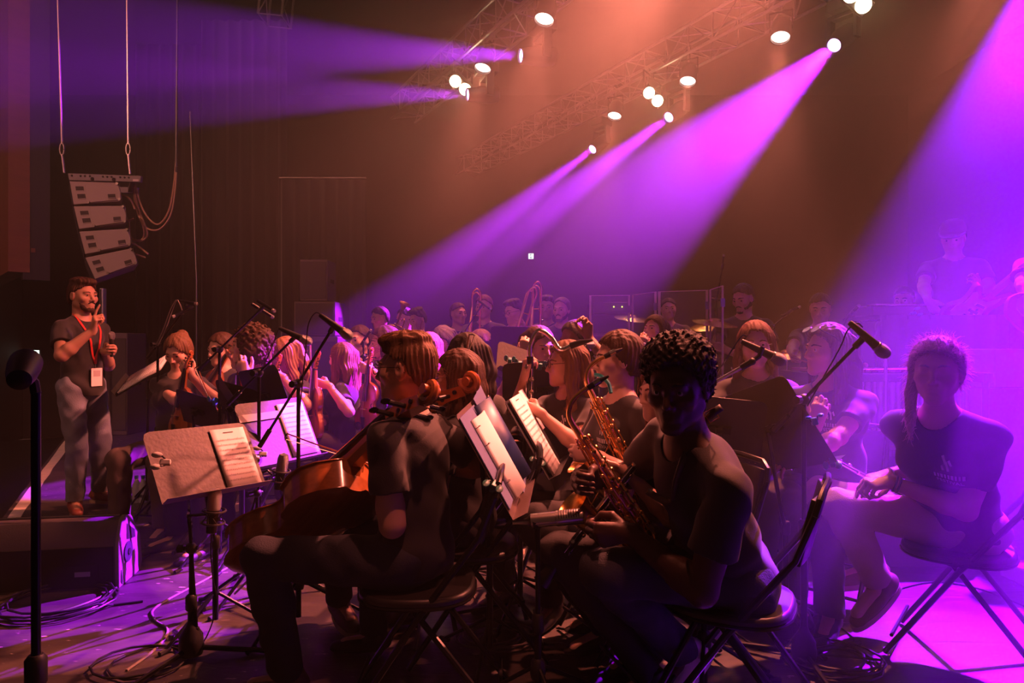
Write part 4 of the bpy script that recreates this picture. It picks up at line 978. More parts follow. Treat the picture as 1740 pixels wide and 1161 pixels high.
def trumpet(label, o, zdir, ydir, mat_=None, group='trumpets of the back row'):
    M_ = mat_ or BRASS
    t = thing('trumpet', label, 'trumpet', group=group); place(t, o, *frame_zy(zdir, ydir))
    MB().lathe([(.0065, -.12), (.0075, 0), (.012, .1), (.02, .17), (.035, .21), (.06, .235), (.062, .236), (.034, .208), (.015, .15)], (0, 0, .05), (0, 0, 1), 22, caps=False).build('bell', M_, t)
    MB().tube(spline([(0, 0, -.07), (0, 0, -.16), (0, .04, -.20), (0, .085, -.16), (0, .085, 0), (0, .085, .1), (0, .065, .13), (0, .045, .1)], 5), .006, 8).build('tubing', M_, t)
    MB().tube([V((0, .085, .0)), V((0, .085, -.3))], .005, 8).build('leadpipe', M_, t)
    MB().lathe([(.005, 0), (.007, .04), (.013, .06), (.01, .063)], (0, .085, -.28), (0, 0, -1), 12).build('mouthpiece', CHROME, t)
    for i in (-1, 0, 1):
        m = MB(); m.cyl((0, -.03, .0 + .03 * i), (0, .12, .03 * i), .012, 12); m.cyl((0, .12, .03 * i), (0, .14, .03 * i), .004); m.lathe([(.009, 0), (.009, .004)], (0, .14, .03 * i), (0, 1, 0), 10); m.build('valve', M_, t)
    return t
def reed(kind, label, o, zdir, ydir, group=None):
    """clarinet family: body down -Z from the top joint; keys face +Y"""
    L, r = {'clarinet': (.60, .0125), 'bass_clarinet': (.92, .020), 'flute': (.66, .0095), 'oboe': (.56, .010)}[kind]
    t = thing(kind, label, kind.replace('_', ' '), group=group); place(t, o, *frame_zy(zdir, ydir))
    M_ = CHROME if kind == 'flute' else EBONY
    MB().tube([V((0, 0, -L * i / 8)) for i in range(9)], [r * (.9 + .025 * i) for i in range(9)], 14).build('body', M_, t)
    if kind in ('clarinet', 'oboe'):
        MB().lathe([(r * 1.1, 0), (r * 1.4, .03), (r * 2.2, .08), (r * 2.5, .1), (r * 2.3, .1), (r, .03)], (0, 0, -L), (0, 0, -1), 18, caps=False).build('bell', M_, t)
        MB().tube([V((0, 0, 0)), V((0, 0, .03)), V((0, 0, .07)), V((0, -.004, .10))], [r * 1.15, r * 1.05, r * .9, r * .35], 12).build('mouthpiece', EBONY, t)
    if kind == 'bass_clarinet':
        MB().tube(spline([V((0, 0, -.01)), V((0, 0, .06)), V((-.04, 0, .13)), V((-.10, 0, .10)), V((-.15, 0, .04)), V((-.21, 0, .06))], 6), .012, 12).build('neck', CHROME, t)
        MB().tube([V((-.20, 0, .057)), V((-.25, 0, .075)), V((-.31, 0, .088))], [.017, .015, .006], 12).build('mouthpiece', EBONY, t)
        MB().lathe([(.022, 0), (.025, .08), (.04, .14), (.07, .17), (.066, .168), (.03, .1)], (.09, 0, -L - .03), (.15, 0, 1), 20, caps=False).build('bell', CHROME, t)
        MB().tube([V((0, 0, -L + .02))] + [V((.045 - .045 * math.cos(a), 0, -L - .03 * math.sin(a))) for a in np.linspace(0, math.pi, 8)], .022, 12).build('lower_bow', CHROME, t)
    n = 14
    for i in range(n):
        z = -.05 - (L - .1) * i / (n - 1); a = math.radians(90 + (30 if i % 3 else -35)); dd = V((math.cos(a), math.sin(a), 0))
        m = MB(); rc = r * (.62 if kind != 'flute' else .8); m.lathe([(rc * .7, 0), (rc, .002), (rc, .005), (.001, .007)], V((0, 0, z)) + dd * (r + .003), dd, 12); m.build('key', CHROME, t)
    for a in (60, 120):
        dd = V((math.cos(math.radians(a)), math.sin(math.radians(a)), 0)); MB().cyl(dd * (r + .006) + V((0, 0, -.06)), dd * (r + .006) + V((0, 0, -L * .95)), .0018 if kind != 'bass_clarinet' else .003, 6).build('key_rod', CHROME, t)
    return t
def guitar(label, o, zdir, ydir, col):
    t = thing('electric_guitar', label, 'guitar', group=None); place(t, o, *frame_zy(zdir, ydir))
    pl = [(-.02, 0), (.10, .0), (.165, .06), (.17, .13), (.125, .20), (.13, .27), (.15, .33), (.13, .36), (.09, .34), (.05, .30), (-.05, .30), (-.10, .36), (-.135, .40), (-.15, .36), (-.125, .27), (-.12, .20), (-.165, .12), (-.15, .05)]
    sm = spline([(x_, 0, z_) for x_, z_ in pl + pl[:1]], 4)[:-1]
    MB().prism([p + V((0, -.022, 0)) for p in sm], (0, .044, 0)).build('guitar_body', col, t, bevel=.006)
    MB().prism([V((x_ * .72 + .02, .023, z_ * .7 + .06)) for x_, z_ in pl], (0, .003, 0)).build('pickguard', mat('cream_plastic', (.7, .65, .55), .4), t)
    m = MB(); m.quadring([[V((w_ * a, .012 + b * .012, z_)) for a, b in ((-1, -1), (1, -1), (1, 1), (-1, 1))] for z_, w_ in ((.27, .028), (.78, .021))]); m.build('neck', mat('maple_neck', (.5, .28, .12), .4), t)
    MB().prism([V((-.022, .0, .78)), V((.022, .0, .78)), V((.04, 0, .83)), V((.025, .0, .95)), V((-.03, 0, .96)), V((-.035, 0, .85))], (0, .014, 0)).build('headstock', mat('maple_neck', (.5, .28, .12), .4), t)
    for i in range(6): m = MB(); m.cyl((-.03, .007, .82 + .024 * i), (-.055, .007, .822 + .024 * i), .005, 8); m.ball((-.06, .007, .822 + .024 * i), .008, 8); m.build('tuner', CHROME, t)
    for z in (.12, .17, .23): MB().box((0, .03, z), (.075, .012, .02)).build('pickup', BLKP, t)
    m = MB(); m.box((0, .03, .075), (.07, .012, .03)); m.build('bridge', CHROME, t)
    return t

# ---- music stands
DESK = mat('hammered_grey_desk', (0.055, 0.044, 0.040), 0.5, 0.25, bump=0.12, bscale=60, var=0.25, vscale=30)
DESKB = mat('black_desk', (0.02, 0.019, 0.02), 0.45, 0.2)
def tripod_legs(t, base, h0, reach, r, n=3, a0=0.3, m_=None, org=None):
    for i in range(n):
        a = a0 + 2 * math.pi * i / n; d = V((math.cos(a), math.sin(a), 0))
        m = MB(); m.tube([base + V((0, 0, h0)) + d * .015, base + d * reach + V((0, 0, .012))], r, 8); m.build('leg', m_ or BLK, t, org)
        m = MB(); m.tube([base + d * (reach - .03) + V((0, 0, .016)), base + d * (reach + .02) + V((0, 0, .011))], r * 1.35, 8); m.build('rubber_foot', BLKP, t.children[-1] if False else kids_last(t), org)
def kids_last(t): return [c for c in bpy.data.objects if c.parent == t and c.name.startswith('leg')][-1]
def music_stand(label, base, c, up, n, w=0.50, h=0.34, desk=None, group='music stands of the orchestra', lip=True, a0=0.4):
    """desk centred at c, its upward direction up, facing n (towards the player); base on the floor"""
    base = V((base[0], base[1], 0)); c = V(c); n = V(n).normalized(); up = V(up); up = (up - n * up.dot(n)).normalized(); x = up.cross(n)
    t = thing('music_stand', label, 'music stand', base, group=group); D = desk or DESKB
    P = lambda a, b, d=0: c + x * a + up * b + n * d
    k = .03
    poly = [P(-w / 2, -h / 2), P(w / 2, -h / 2), P(w / 2, h / 2 - k), P(w / 2 - k * .3, h / 2 - k * .3), P(w / 2 - k, h / 2), P(-w / 2 + k, h / 2), P(-w / 2 + k * .3, h / 2 - k * .3), P(-w / 2, h / 2 - k)]
    MB().prism(poly, -n * .0022).build('desk', D, t, base)
    if lip: m = MB(); m.prism([P(-w / 2, -h / 2), P(w / 2, -h / 2), P(w / 2, -h / 2, .055), P(-w / 2, -h / 2, .055)], -up * .0022); m.build('ledge', D, t, base)
    m = MB(); m.bar(P(-.05, 0, -.012), P(.05, 0, -.012), .03, .02, up=n); m.bar(P(0, 0, -.012), P(0, -.0, -.05), .03, .03); m.build('tilt_bracket', BLK, t, base)
    top = P(0, 0, -.05)
    MB().tube([top, V((top.x * .3 + base.x * .7, top.y * .3 + base.y * .7, top.z * .62)), V((base.x, base.y, .5 * top.z))], .0095, 10).build('upper_tube', BLK, t, base)
    MB().tube([V((base.x, base.y, .5 * top.z + .03)), V((base.x, base.y, .05))], .0135, 10).build('lower_tube', BLK, t, base)
    MB().lathe([(.018, 0), (.021, .01), (.021, .05), (.016, .06)], (base.x, base.y, .5 * top.z - .02), (0, 0, 1), 12).build('collar', BLKP, t, base)
    tripod_legs(t, base, .17, .27, .008, 3, a0, BLK, base)
    return dict(root=t, P=P, c=c, up=up, n=n, x=x)
def sheet(label, st, a0, a1, b0, b1, lift=.004, pages=1, name='sheet_music', cat='sheet music', lines=True, group='sheets of music on the stands', mat_=None, curl=0.0):
    """paper lying on a stand's desk, printed with staves"""
    P = st['P']; m = MB(); na = 6
    g = [[P(a0 + (a1 - a0) * i / na, b0 + (b1 - b0) * j, lift + curl * (i / na) ** 2) for j in (0, .5, 1)] for i in range(na + 1)]
    o = MB().grid(g).build(name, mat_ or PAPER, None, P((a0 + a1) / 2, (b0 + b1) / 2, lift), solid=.0012 * pages)
    tag(o, label, cat, group)
    if lines:
        nl = max(3, int((b1 - b0) / .028)); off = .0012 * pages / 2 + .0012; m = MB()
        rg = random.Random(len(label))
        for s_ in range(nl):
            bb = b1 - .03 - (b1 - b0 - .04) * s_ / nl
            if s_ == 0: m.prism([P(a0 + (a1 - a0) * .35, bb + .008, lift + off), P(a0 + (a1 - a0) * .65, bb + .008, lift + off), P(a0 + (a1 - a0) * .65, bb + .012, lift + off), P(a0 + (a1 - a0) * .35, bb + .012, lift + off)], st['n'] * .0002); continue
            for l in range(5):
                y0 = bb - l * .0016
                m.prism([P(a0 + .012, y0, lift + off + curl * .002), P(a1 - .012, y0, lift + off + curl), P(a1 - .012, y0 + .0004, lift + off + curl), P(a0 + .012, y0 + .0004, lift + off + curl * .002)], st['n'] * .0001)
            for q in range(14):
                xx = a0 + .02 + (a1 - a0 - .04) * (q + rg.random() * .6) / 14; yy = bb - rg.randint(0, 4) * .0016
                m.prism([P(xx, yy, lift + off), P(xx + .0022, yy, lift + off), P(xx + .0022, yy + .0018, lift + off), P(xx, yy + .0018, lift + off)], st['n'] * .0002)
                if rg.random() < .7: m.prism([P(xx + .0018, yy, lift + off), P(xx + .0022, yy, lift + off), P(xx + .0022, yy + .007, lift + off), P(xx + .0018, yy + .007, lift + off)], st['n'] * .0002)
        ob = m.build('printed_music', INK, o, P((a0 + a1) / 2, (b0 + b1) / 2, lift)); 
    return o
LED_G = mat('teal_clip', (0.03, 0.22, 0.20), 0.35)
def clip_lamp(label, p, d, n, col=None, group='clip-on stand lamps'):
    """small two-headed clip lamp, unlit"""
    p = V(p); t = thing('clip_lamp', label, 'clip lamp', p, group=group); x, y, d = basis(d, V(n))
    m = MB(); m.bar(p - d * .02, p + d * .02, .022, .03, up=y); m.build('clip', col or LED_G, t, p, bevel=.004)
    for s in (-1, 1):
        a = p + x * .012 * s; b = a + d * .02 + y * .02 + x * .012 * s
        m = MB(); m.tube(spline([a, (a + b) / 2 + y * .01, b], 4), .0035, 6); m.build('gooseneck', BLKP, t, p)
        m = MB(); m.ball(b + d * .012, .017, 10, Matrix((x, d, y)).transposed(), (.75, 1.3, .5)); m.build('lamp_head', col or LED_G, t, p)
    return t

# ---- microphones and their stands
MICG = mat('mic_grille', (0.30, 0.29, 0.29), 0.42, 0.8, bump=0.8, bscale=900)
SILV = mat('satin_nickel', (0.62, 0.58, 0.54), 0.3, 1.0)
def mic(kind, label, p, d, group='microphones on stands'):
    """p: the clip point, d: direction the microphone points"""
    p = V(p); d = V(d).normalized(); x, y, _ = basis(d); t = thing('microphone', label, 'microphone', p, group=group)
    if kind == 'pencil':
        MB().lathe([(.005, -.08), (.0105, -.075), (.0105, .06)], p, d, 14).build('mic_body', BLK, t, p); MB().lathe([(.0105, .06), (.011, .062), (.011, .078), (.006, .081)], p, d, 14).build('capsule', MICG, t, p)
    elif kind == 'ribbon':
        MB().lathe([(.007, -.12), (.0085, -.10), (.012, -.07), (.020, -.06)], p, d, 16).build('cable_plug', SILV, t, p)
        MB().lathe([(.020, -.06), (.0245, -.055), (.0245, .03)], p, d, 22).build('mic_body', SILV, t, p)
        MB().lathe([(.0245, .03), (.0265, .032), (.0265, .118), (.024, .124), (.010, .126)], p, d, 22).build('grille', SILV, t, p)
        for i in range(9):
            q = p + d * (.042 + .0085 * i)
            MB().tube([q + (x * math.cos(a) + y * math.sin(a)) * .0268 for a in np.linspace(.2, math.pi - .2, 14)], .0016, 5).build('slot', BLKP, t, p)
    elif kind == 'large':
        MB().lathe([(.012, -.10), (.022, -.095), (.024, -.02), (.0265, -.015), (.0265, 0)], p, d, 20).build('mic_body', BLK, t, p)
        MB().lathe([(.0265, 0), (.0275, .005), (.0275, .06), (.022, .082), (.004, .09)], p, d, 20).build('grille', MICG, t, p)
    elif kind == 'drum':
        MB().lathe([(.010, -.05), (.022, -.045), (.028, -.01), (.031, .03), (.031, .055), (.026, .058)], p, d, 22).build('mic_body', BLKP, t, p); MB().lathe([(.0295, .056), (.028, .064), (.004, .068)], p, d, 22).build('grille', BLK, t, p)
    else:
        MB().lathe([(.008, -.10), (.0105, -.097), (.0125, -.06), (.0165, .01), (.0185, .03)], p, d, 18).build('mic_body', BLKP, t, p)
        MB().lathe([(.0185, .03), (.021, .032), (.021, .038), (.019, .039)], p, d, 18).build('collar', STEEL, t, p)
        MB().lathe([(.019, .038), (.0245, .05), (.0255, .064), (.022, .08), (.012, .09), (.002, .093)], p, d, 20).build('grille', MICG, t, p)
    return t
def mic_stand(label, base, joint, tip, back=0.15, feet='tripod', r=.011, a0=0.2, group='boom microphone stands', reach=.33, boom_m=None, lean=None, clip=True):
    """pole from base on the floor to joint; boom passes joint and ends at tip"""
    base = V((base[0], base[1], 0)); joint = V(joint); t = thing('microphone_stand', label, 'microphone stand', base, group=group)
    tb = V((joint.x, joint.y, 0)) if lean is None else base
    mid = tb.lerp(joint, .52)
    MB().tube([tb + V((0, 0, .03)), mid], r * 1.25, 10).build('lower_tube', BLK, t, base); MB().tube([mid, joint], r * .85, 10).build('upper_tube', BLK, t, base)
    MB().lathe([(r * 1.4, -.04), (r * 2.0, -.03), (r * 2.0, .02), (r * 1.3, .03)], mid, (joint - tb), 12).build('clutch', BLKP, t, base)
    if feet == 'tripod':
        tripod_legs(t, tb, .20, reach, r * .75, 3, a0, BLK, base); MB().lathe([(r * 2.2, 0), (r * 2.6, .02), (r * 2.2, .06), (r * 1.4, .07)], tb + V((0, 0, .16)), (0, 0, 1), 12).build('leg_hub', BLKP, t, base)
    elif feet == 'round': MB().lathe([(.13, 0.0), (.135, .006), (.125, .022), (.03, .032), (.016, .05)], tb, (0, 0, 1), 28).build('round_base', BLK, t, base)
    elif feet == 'cone':
        for i in range(3):
            a = a0 + 2 * math.pi * i / 3; d = V((math.cos(a), math.sin(a), 0)); m = MB(); m.tube([tb + V((0, 0, .05)), tb + d * reach + V((0, 0, .014))], .011, 8); m.build('leg', BLK, t, base)
        MB().lathe([(.045, 0.02), (.05, .05), (.045, .10), (.02, .14), (.014, .16)], tb, (0, 0, 1), 16).build('leg_hub', BLKP, t, base)
    if tip is not None:
        tip = V(tip); d = (tip - joint).normalized(); x, y, _ = basis(d)
        MB().tube([joint - d * back, tip], r * .62, 8).build('boom', boom_m or BLK, t, base)
        MB().tube([joint - d * (back + .07), joint - d * (back - .03)], r * 1.05, 10).build('counterweight', BLKP, t, base)
        m = MB(); m.ball(joint, r * 2.1, 12); m.cyl(joint - x * .03, joint + x * .035, r * .8); m.build('swivel', BLKP, t, base)
        m = MB(); m.cyl(joint + x * .03, joint + x * .055, r * 1.5, 8); m.build('wing_screw', BLK, t, base)
        if clip: m = MB(); m.tube([tip - d * .03, tip + d * .012], r * 1.1, 10); m.ball(tip + d * .015, r * 1.25, 10); m.build('mic_clip', BLKP, t, base)
    return t
CABLE = mat('black_cable', (0.016, 0.015, 0.016), 0.42); CABLEG = mat('grey_cable', (0.20, 0.17, 0.16), 0.5)
def cable(label, pts, r=.0035, m_=None, n=8, group='cables on the stage', seg=6, org=None):
    o = MB().tube(spline(pts, n), r, seg).build('cable', m_ or CABLE, None, org if org is not None else V(pts[0])); tag(o, label, 'cable', group); return o
def coil(label, c, R_, turns, r=.004, m_=None, seed=1, tail=None):
    g = random.Random(seed); pts = []
    for i in range(turns * 14):
        a = 2 * math.pi * i / 14; q = R_ * (1 + .10 * math.sin(i * .37 + seed) + g.uniform(-.02, .02)); pts.append(V((c[0] + q * math.cos(a) + .04 * math.sin(i * .21), c[1] + q * .92 * math.sin(a), .006 + .0016 * i / 3)))
    if tail: pts += [V(p) for p in tail]
    o = MB().tube(pts, r, 6).build('coiled_cable', m_ or CABLE, None, V((c[0], c[1], 0))); tag(o, label, 'cable', 'coiled cables on the stage floor'); return o

# ---- folding chair: origin on the floor under the seat centre, facing +Y
SEATM = mat('black_vinyl_seat', (0.02, 0.018, 0.019), 0.4); TUBE = mat('black_chair_tube', (0.018, 0.017, 0.018), 0.3, 0.5)
def chair_proto(label):
    t = thing('folding_chair', label, 'chair')
    for s in (-1, 1):
        MB().tube([V((s * .20, .26, .012)), V((s * .20, .0, .40)), V((s * .195, -.20, .66)), V((s * .19, -.255, .80))], .0115, 8).build('leg', TUBE, t)
        MB().tube([V((s * .175, -.30, .012)), V((s * .175, .02, .42)), V((s * .17, .10, .445))], .0115, 8).build('leg', TUBE, t)
        MB().tube([V((s * .19, .0, .40)), V((s * .175, .0, .41))], .009, 6).build('pivot', STEEL, t)
    MB().tube([V((-.19, -.255, .80)), V((-.18, -.268, .845)), V((-.14, -.275, .868)), V((0, -.282, .872)), V((.14, -.275, .868)), V((.18, -.268, .845)), V((.19, -.255, .80))], .0115, 8).build('back_rail', TUBE, t)
    rows = [[V((.178 * c, -.215 - .055 * ((z - .62) / .22) + .018 * (c * c) + .0, z)) for c in np.linspace(-1, 1, 9)] for z in (.64, .70, .77, .845)]
    MB().grid(rows).build('backrest', SEATM, t, solid=.022, bevel=.004)
    pts = []
    for i in range(28):
        a = 2 * math.pi * i / 28; c_, s_ = math.cos(a), math.sin(a); pts.append(V((.215 * math.copysign(abs(c_) ** .75, c_), .02 + .205 * math.copysign(abs(s_) ** .75, s_), .43)))
    MB().prism(pts, (0, 0, .035)).build('seat', SEATM, t, bevel=.012)
    MB().tube([p + V((0, 0, .004)) for p in pts], .006, 6, closed=True).build('seat_rim', TUBE, t)
    for y_, z_ in ((.255, .03), (-.295, .03)): MB().tube([V((-.2 if y_ > 0 else -.175, y_ - .02 * (1 if y_ > 0 else -1), z_ + .06)), V((.2 if y_ > 0 else .175, y_ - .02 * (1 if y_ > 0 else -1), z_ + .06))], .008, 6).build('crossbar', TUBE, t)
    return t
# ------------------------------------------------------------------ who sits and stands where
CH = None
def chair_for(P, f, label, dz=0.0, back=0.03):
    global CH
    f = V((f[0], f[1], 0)).normalized(); rz = math.atan2(-f.x, f.y); loc = V((P.x, P.y, dz)) - f * back
    if CH is None:
        CH = chair_proto(label); CH.location = loc; CH.rotation_euler = (0, 0, rz); CH['group'] = 'black folding chairs of the orchestra'; return CH
    return dup(CH, loc, rz, label)
def sit(label, hx, hy, Y, face, lean=(0, 0, 1), chair=None, dz=0.0, seat=0.55, cface=None, **k):
    Hd = W(hx, hy, Y); t = V(lean).normalized(); hd = V(k.get('head') or (face[0], face[1], 0)).normalized()
    off = t * 0.5 + (t * 0.55 + V((0, 0, 0.45))).normalized() * 0.165 + hd * 0.012
    s = min(max((Hd.z - dz - seat) / off.z, 0.88), 1.10)
    P = Hd - off * s
    d = person(label, P, face, lean=lean, s=s, **k)
    c = chair_for(V((P.x, P.y, 0)), cface or face, chair, dz) if chair else None
    d['chair'] = c
    return d
def stand(label, hx, hy, Y, face, dz=0.0, lean=(0, 0, 1), **k):
    Hd = W(hx, hy, Y); t = V(lean).normalized()
    s = min(max((Hd.z - dz) / 1.595, 0.84), 1.12)
    off = t * 0.665 * s
    P = Hd - off; P.z = dz + 0.93 * s
    k.setdefault('ankles', None)
    if dz and not k['ankles']:
        f = V((face[0], face[1], 0)).normalized(); r = f.cross(V((0, 0, 1)))
        k['ankles'] = [V((P.x, P.y, dz + 0.085 * s)) - r * 0.11, V((P.x, P.y, dz + 0.085 * s)) + r * 0.11]
    return person(label, P, face, s=s, stand=True, lean=lean, **k)
WSHOE = (mat('white_shoe', (0.72, 0.66, 0.64), 0.6), mat('white_sole', (0.8, 0.76, 0.74), 0.6))
RSHOE = (mat('russet_shoe', (0.26, 0.07, 0.04), 0.5), mat('tan_sole', (0.45, 0.32, 0.22), 0.6))
BSHOE = (mat('brown_boot', (0.14, 0.075, 0.05), 0.55), mat('pale_sole', (0.5, 0.38, 0.3), 0.6))

# ---- the man with the microphone at the stage edge
cd = stand('bearded man standing with a hand microphone, red lanyard and jeans at the stage edge', 139, 504, 5.2, (0.96, -0.28), res=0.0055, bw=0.88, head=(0.93, -0.36, -0.03), hair=('short quiff', 'brown'), skin='tan', beard='goatee', trous=JEANS, shoe=RSHOE, hem=-0.06,
           R=dict(h=W(158, 561, 4.93), pole=(-0.5, -0.5, -0.9), fd=(0.28, -0.12, 1), pn=(0.75, 0.55, 0.1), pose='point'),
           L=dict(h=W(178, 597, 5.22), pole=(-0.4, 1.0, -0.8), fd=(0.95, -0.25, 0.1), pn=(0.2, -1, 0.1), pose='grip'),
           ankles=[V((-3.33, 5.52, 0.09)), V((-3.36, 5.25, 0.09))], toes=[(1, -0.12, 0), (0.62, -0.8, 0)])
gp = cd['arms']['L'][2] + V((0.95, -0.25, 0.1)).normalized() * 0.085 + V((0.1, -1, 0.1)) * 0.034
mic('dynamic', 'handheld microphone in the hand of the standing man', gp + V((0, 0, 0.045)), (0.02, -0.03, 1), None)
def lanyard():
    t = thing('name_badge', 'white name badge hanging on a red lanyard around the standing man', 'badge', cd['org'])
    red = mat('red_ribbon', (0.62, 0.03, 0.025), 0.6); N = cd['N']; tf = cd['tf']; r = cd['r']
    low = N - V((0, 0, 0.34)) + tf * 0.3
    def on(p): h = cd['sbvh'].ray_cast(p, -tf)[0]; return (h if h else p - tf * 0.17) + tf * 0.006
    for s_ in (-1, 1):
        pts = [N + r * 0.055 * s_ - tf * 0.03 + V((0, 0, 0.035)), N + r * 0.078 * s_ + tf * 0.035 + V((0, 0, 0.012))] + [on(N + tf * 0.4 + r * 0.078 * s_ * (1 - u) - V((0, 0, 0.03 + 0.31 * u))) for u in (0.12, .28, 0.45, .62, 0.8, 1)]
        rows = []
        sp = spline(pts, 3)
        for i, p in enumerate(sp):
            d = (sp[min(i + 1, len(sp) - 1)] - sp[max(i - 1, 0)]).normalized(); wv = d.cross(tf).normalized() * 0.009
            rows.append([p - wv, p + wv])
        MB().grid(rows).build('ribbon', red, t, cd['org'], solid=0.002)
    p = on(N + tf * 0.4 - V((0, 0, 0.34)))
    m = MB(); m.tube([p, p - V((0, 0, 0.035))], 0.003, 6); m.build('hook', STEEL, t, cd['org'])
    q = p - V((0, 0, 0.10)) + tf * 0.012
    m = MB(); m.bar(q + V((0, 0, 0.068)), q - V((0, 0, 0.068)), 0.095, 0.003, up=tf); m.build('card', PAPER, t, cd['org'])
    m = MB(); m.bar(q + V((0, 0, 0.05)) + tf * 0.002, q + V((0, 0, 0.005)) + tf * 0.002, 0.06, 0.0015, up=tf); m.build('card_print', mat('grey_print', (0.45, 0.42, 0.42), 0.8), t, cd['org'])
lanyard()

# ---- the two cellists in front
c1 = sit('cellist seen from behind with short brown hair and glasses, seated in front', 690, 628, 2.5, (-0.93, 0.36), cface=(-0.99, -0.02), lean=(-0.05, 0.06, 1), res=0.0048, head=(-0.96, 0.24, -0.04), hair=('short quiff', 'light'), glasses='dark', trous=DENIM, shoe=BSHOE, fly=140,
         L=dict(h=W(650, 768, 2.40), pole=(0.2, -0.35, -1), fd=(-0.15, 0.5, 0.8), pn=(0.5, 0.7, -0.3), pose='neck'), R=dict(h=W(730, 800, 2.86), pole=(0.6, 0.5, -0.6), fd=(-0.8, -0.2, -0.3), pn=(0, 0, -1), pose='grip'),
         knees=[V((-0.86, 2.36, 0.57)), V((-0.80, 2.98, 0.57))], ankles=[V((-0.83, 2.52, 0.095)), W(578, 1018, 3.12)], toes=[(-0.95, 0.1, 0), (0.55, -0.85, -0.05)], chair='black folding chair under the cellist with glasses')
so_ = W(722, 686, 2.30); zd = V((0.69, -0.55, 0.67)).normalized()
ce1 = bowed('cello', 'glossy brown cello held by the cellist with short hair in front', 'cello', True, so_ - zd * 1.22, zd, (-0.5, 0.75, 0.3), 'cellos of the front players')
bow('cello bow pointing left across the pink lit music stand', W(487, 744, 2.95), W(722, 812, 2.80))
c2 = sit('cellist with shoulder length wavy brown hair and glasses behind the front cellist', 777, 642, 2.95, (-0.95, 0.25), cface=(-0.99, -0.05), lean=(-0.06, 0.03, 1), res=0.0055, head=(-0.97, 0.12, -0.08), fem=True, hair=('mid', 'brown'), glasses='metal', fly=120,
         L=dict(h=W(735, 745, 2.85), pole=(0.2, -0.3, -1), fd=(-0.1, 0.5, 0.8), pn=(0.5, 0.7, -0.3), pose='neck'), R=dict(h=V((-0.55, 3.25, 0.80)), pole=(0.6, 0.5, -0.6), pose='grip'), chair='black folding chair under the cellist with wavy hair')
so2 = W(796, 666, 2.72)
bowed('cello', 'cello whose scroll stands beside the wavy haired cellist', 'cello', True, so2 - zd * 1.22, zd, (-0.55, 0.30, 0.75), 'cellos of the front players')

# ---- saxophones and winds
sx = sit('saxophonist with short afro hair leaning forward, looking down, nearest the camera on the right', 1152, 658, 2.08, (-0.96, -0.16), cface=(-0.89, 0.46), lean=(-0.34, -0.36, 0.86), seat=0.54, res=0.0045, head=(-0.50, -0.83, -0.20), hair=('afro', 'black'), skin='dark', trous=DENIM, shoe=WSHOE, fly=900,
         L=dict(h=W(1068, 905, 2.16), pole=(0.5, -0.5, -1), fd=(-0.9, 0.1, -0.1), pn=(-0.1, 0.9, 0.0), pose='grip'), R=dict(h=W(1012, 818, 2.34), pole=(0.0, 0.9, -0.5), fd=(-0.6, -0.5, 0.1), pn=(0.2, -0.9, 0), pose='grip'),
         knees=[V((0.30, 2.22, 0.575)), V((0.30, 2.60, 0.60))], ankles=[W(1160, 1108, 2.55), W(1200, 1052, 2.78)], toes=[(-0.7, -0.25, -0.55), (-0.7, -0.2, -0.5)], chair='black folding chair under the leaning saxophonist')
def on_shirt(d, x_, y_, lift=.006):
    o_ = V((0, 0, CAMH)); dr = (W(x_, y_, 1.0) - o_).normalized(); h_ = d['sbvh'].ray_cast(o_, dr)[0]
    return h_ - dr * lift if h_ else W(x_, y_, 2.1)
t = thing('neck_strap', 'dark saxophone neck strap with buckle over the shoulder of the leaning saxophonist', 'strap', sx['org'])
LEATH = mat('worn_leather', (.06, .045, .04), .5)
pts = spline([on_shirt(sx, *q) for q in ((1226, 692), (1208, 706), (1184, 738), (1164, 776), (1150, 818), (1140, 855))] + [W(1100, 835, 2.2)], 4); rows = []
for i, p in enumerate(pts):
    d = (pts[min(i + 1, len(pts) - 1)] - pts[max(i - 1, 0)]).normalized(); wv = d.cross(V((0, -1, .2))).normalized() * .011; rows.append([p - wv, p + wv])
MB().grid(rows).build('band', LEATH, t, sx['org'], solid=.003)
q_ = [on_shirt(sx, *q, .012) for q in ((1196, 702), (1212, 694), (1222, 710), (1206, 719))]; MB().tube(q_, .0022, 6, closed=True).build('buckle', DBRASS, t, sx['org'])
sax('brass saxophone held low by the leaning saxophonist in front', W(977, 727, 2.30), (-0.53, -0.20, 0.81), (0.05, -1, -0.2), 0.80)
pn_ = sit('woman with brown hair tied low in profile, seated behind the brass saxophone', 1050, 612, 3.05, (-0.90, -0.42), lean=(-0.04, -0.02, 1), res=0.006, head=(-0.99, -0.10, -0.05), fem=True, hair=('tied lowtail', 'brown'), skin='fair', logo=True,
          L=dict(h=W(1012, 775, 2.80), pole=(0.5, -0.4, -0.8), fd=(-0.8, 0.2, 0.1), pn=(0, 0.9, -0.2), pose='grip'), R=dict(h=W(990, 790, 2.95), pole=(-0.2, 0.8, -0.8), pose='grip'), ankles=[V((0.40, 2.92, 0.10)), V((0.42, 3.12, 0.10))], knees=[V((0.08, 2.86, 0.57)), V((0.08, 3.08, 0.57))], toes=[(-1, -.1, -.25), (-1, 0, -.25)], chair='black folding chair under the woman with tied hair')
sax('second brass saxophone held behind the front one by the woman with tied hair', W(1003, 664, 2.85), (-0.44, 0.0, 0.90), (0.05, -1, 0.0), 0.85)
tt = MB().tube(spline([W(1012, 637, 3.0), W(1022, 640, 2.95), W(1034, 652, 2.92), W(1038, 668, 2.9)], 4), 0.009, 6).build('neck_strap', mat('teal_strap', (0.02, 0.36, 0.33), 0.6), None, W(1022, 640, 2.95)); tag(tt, 'teal saxophone neck strap on the woman with tied hair', 'strap')
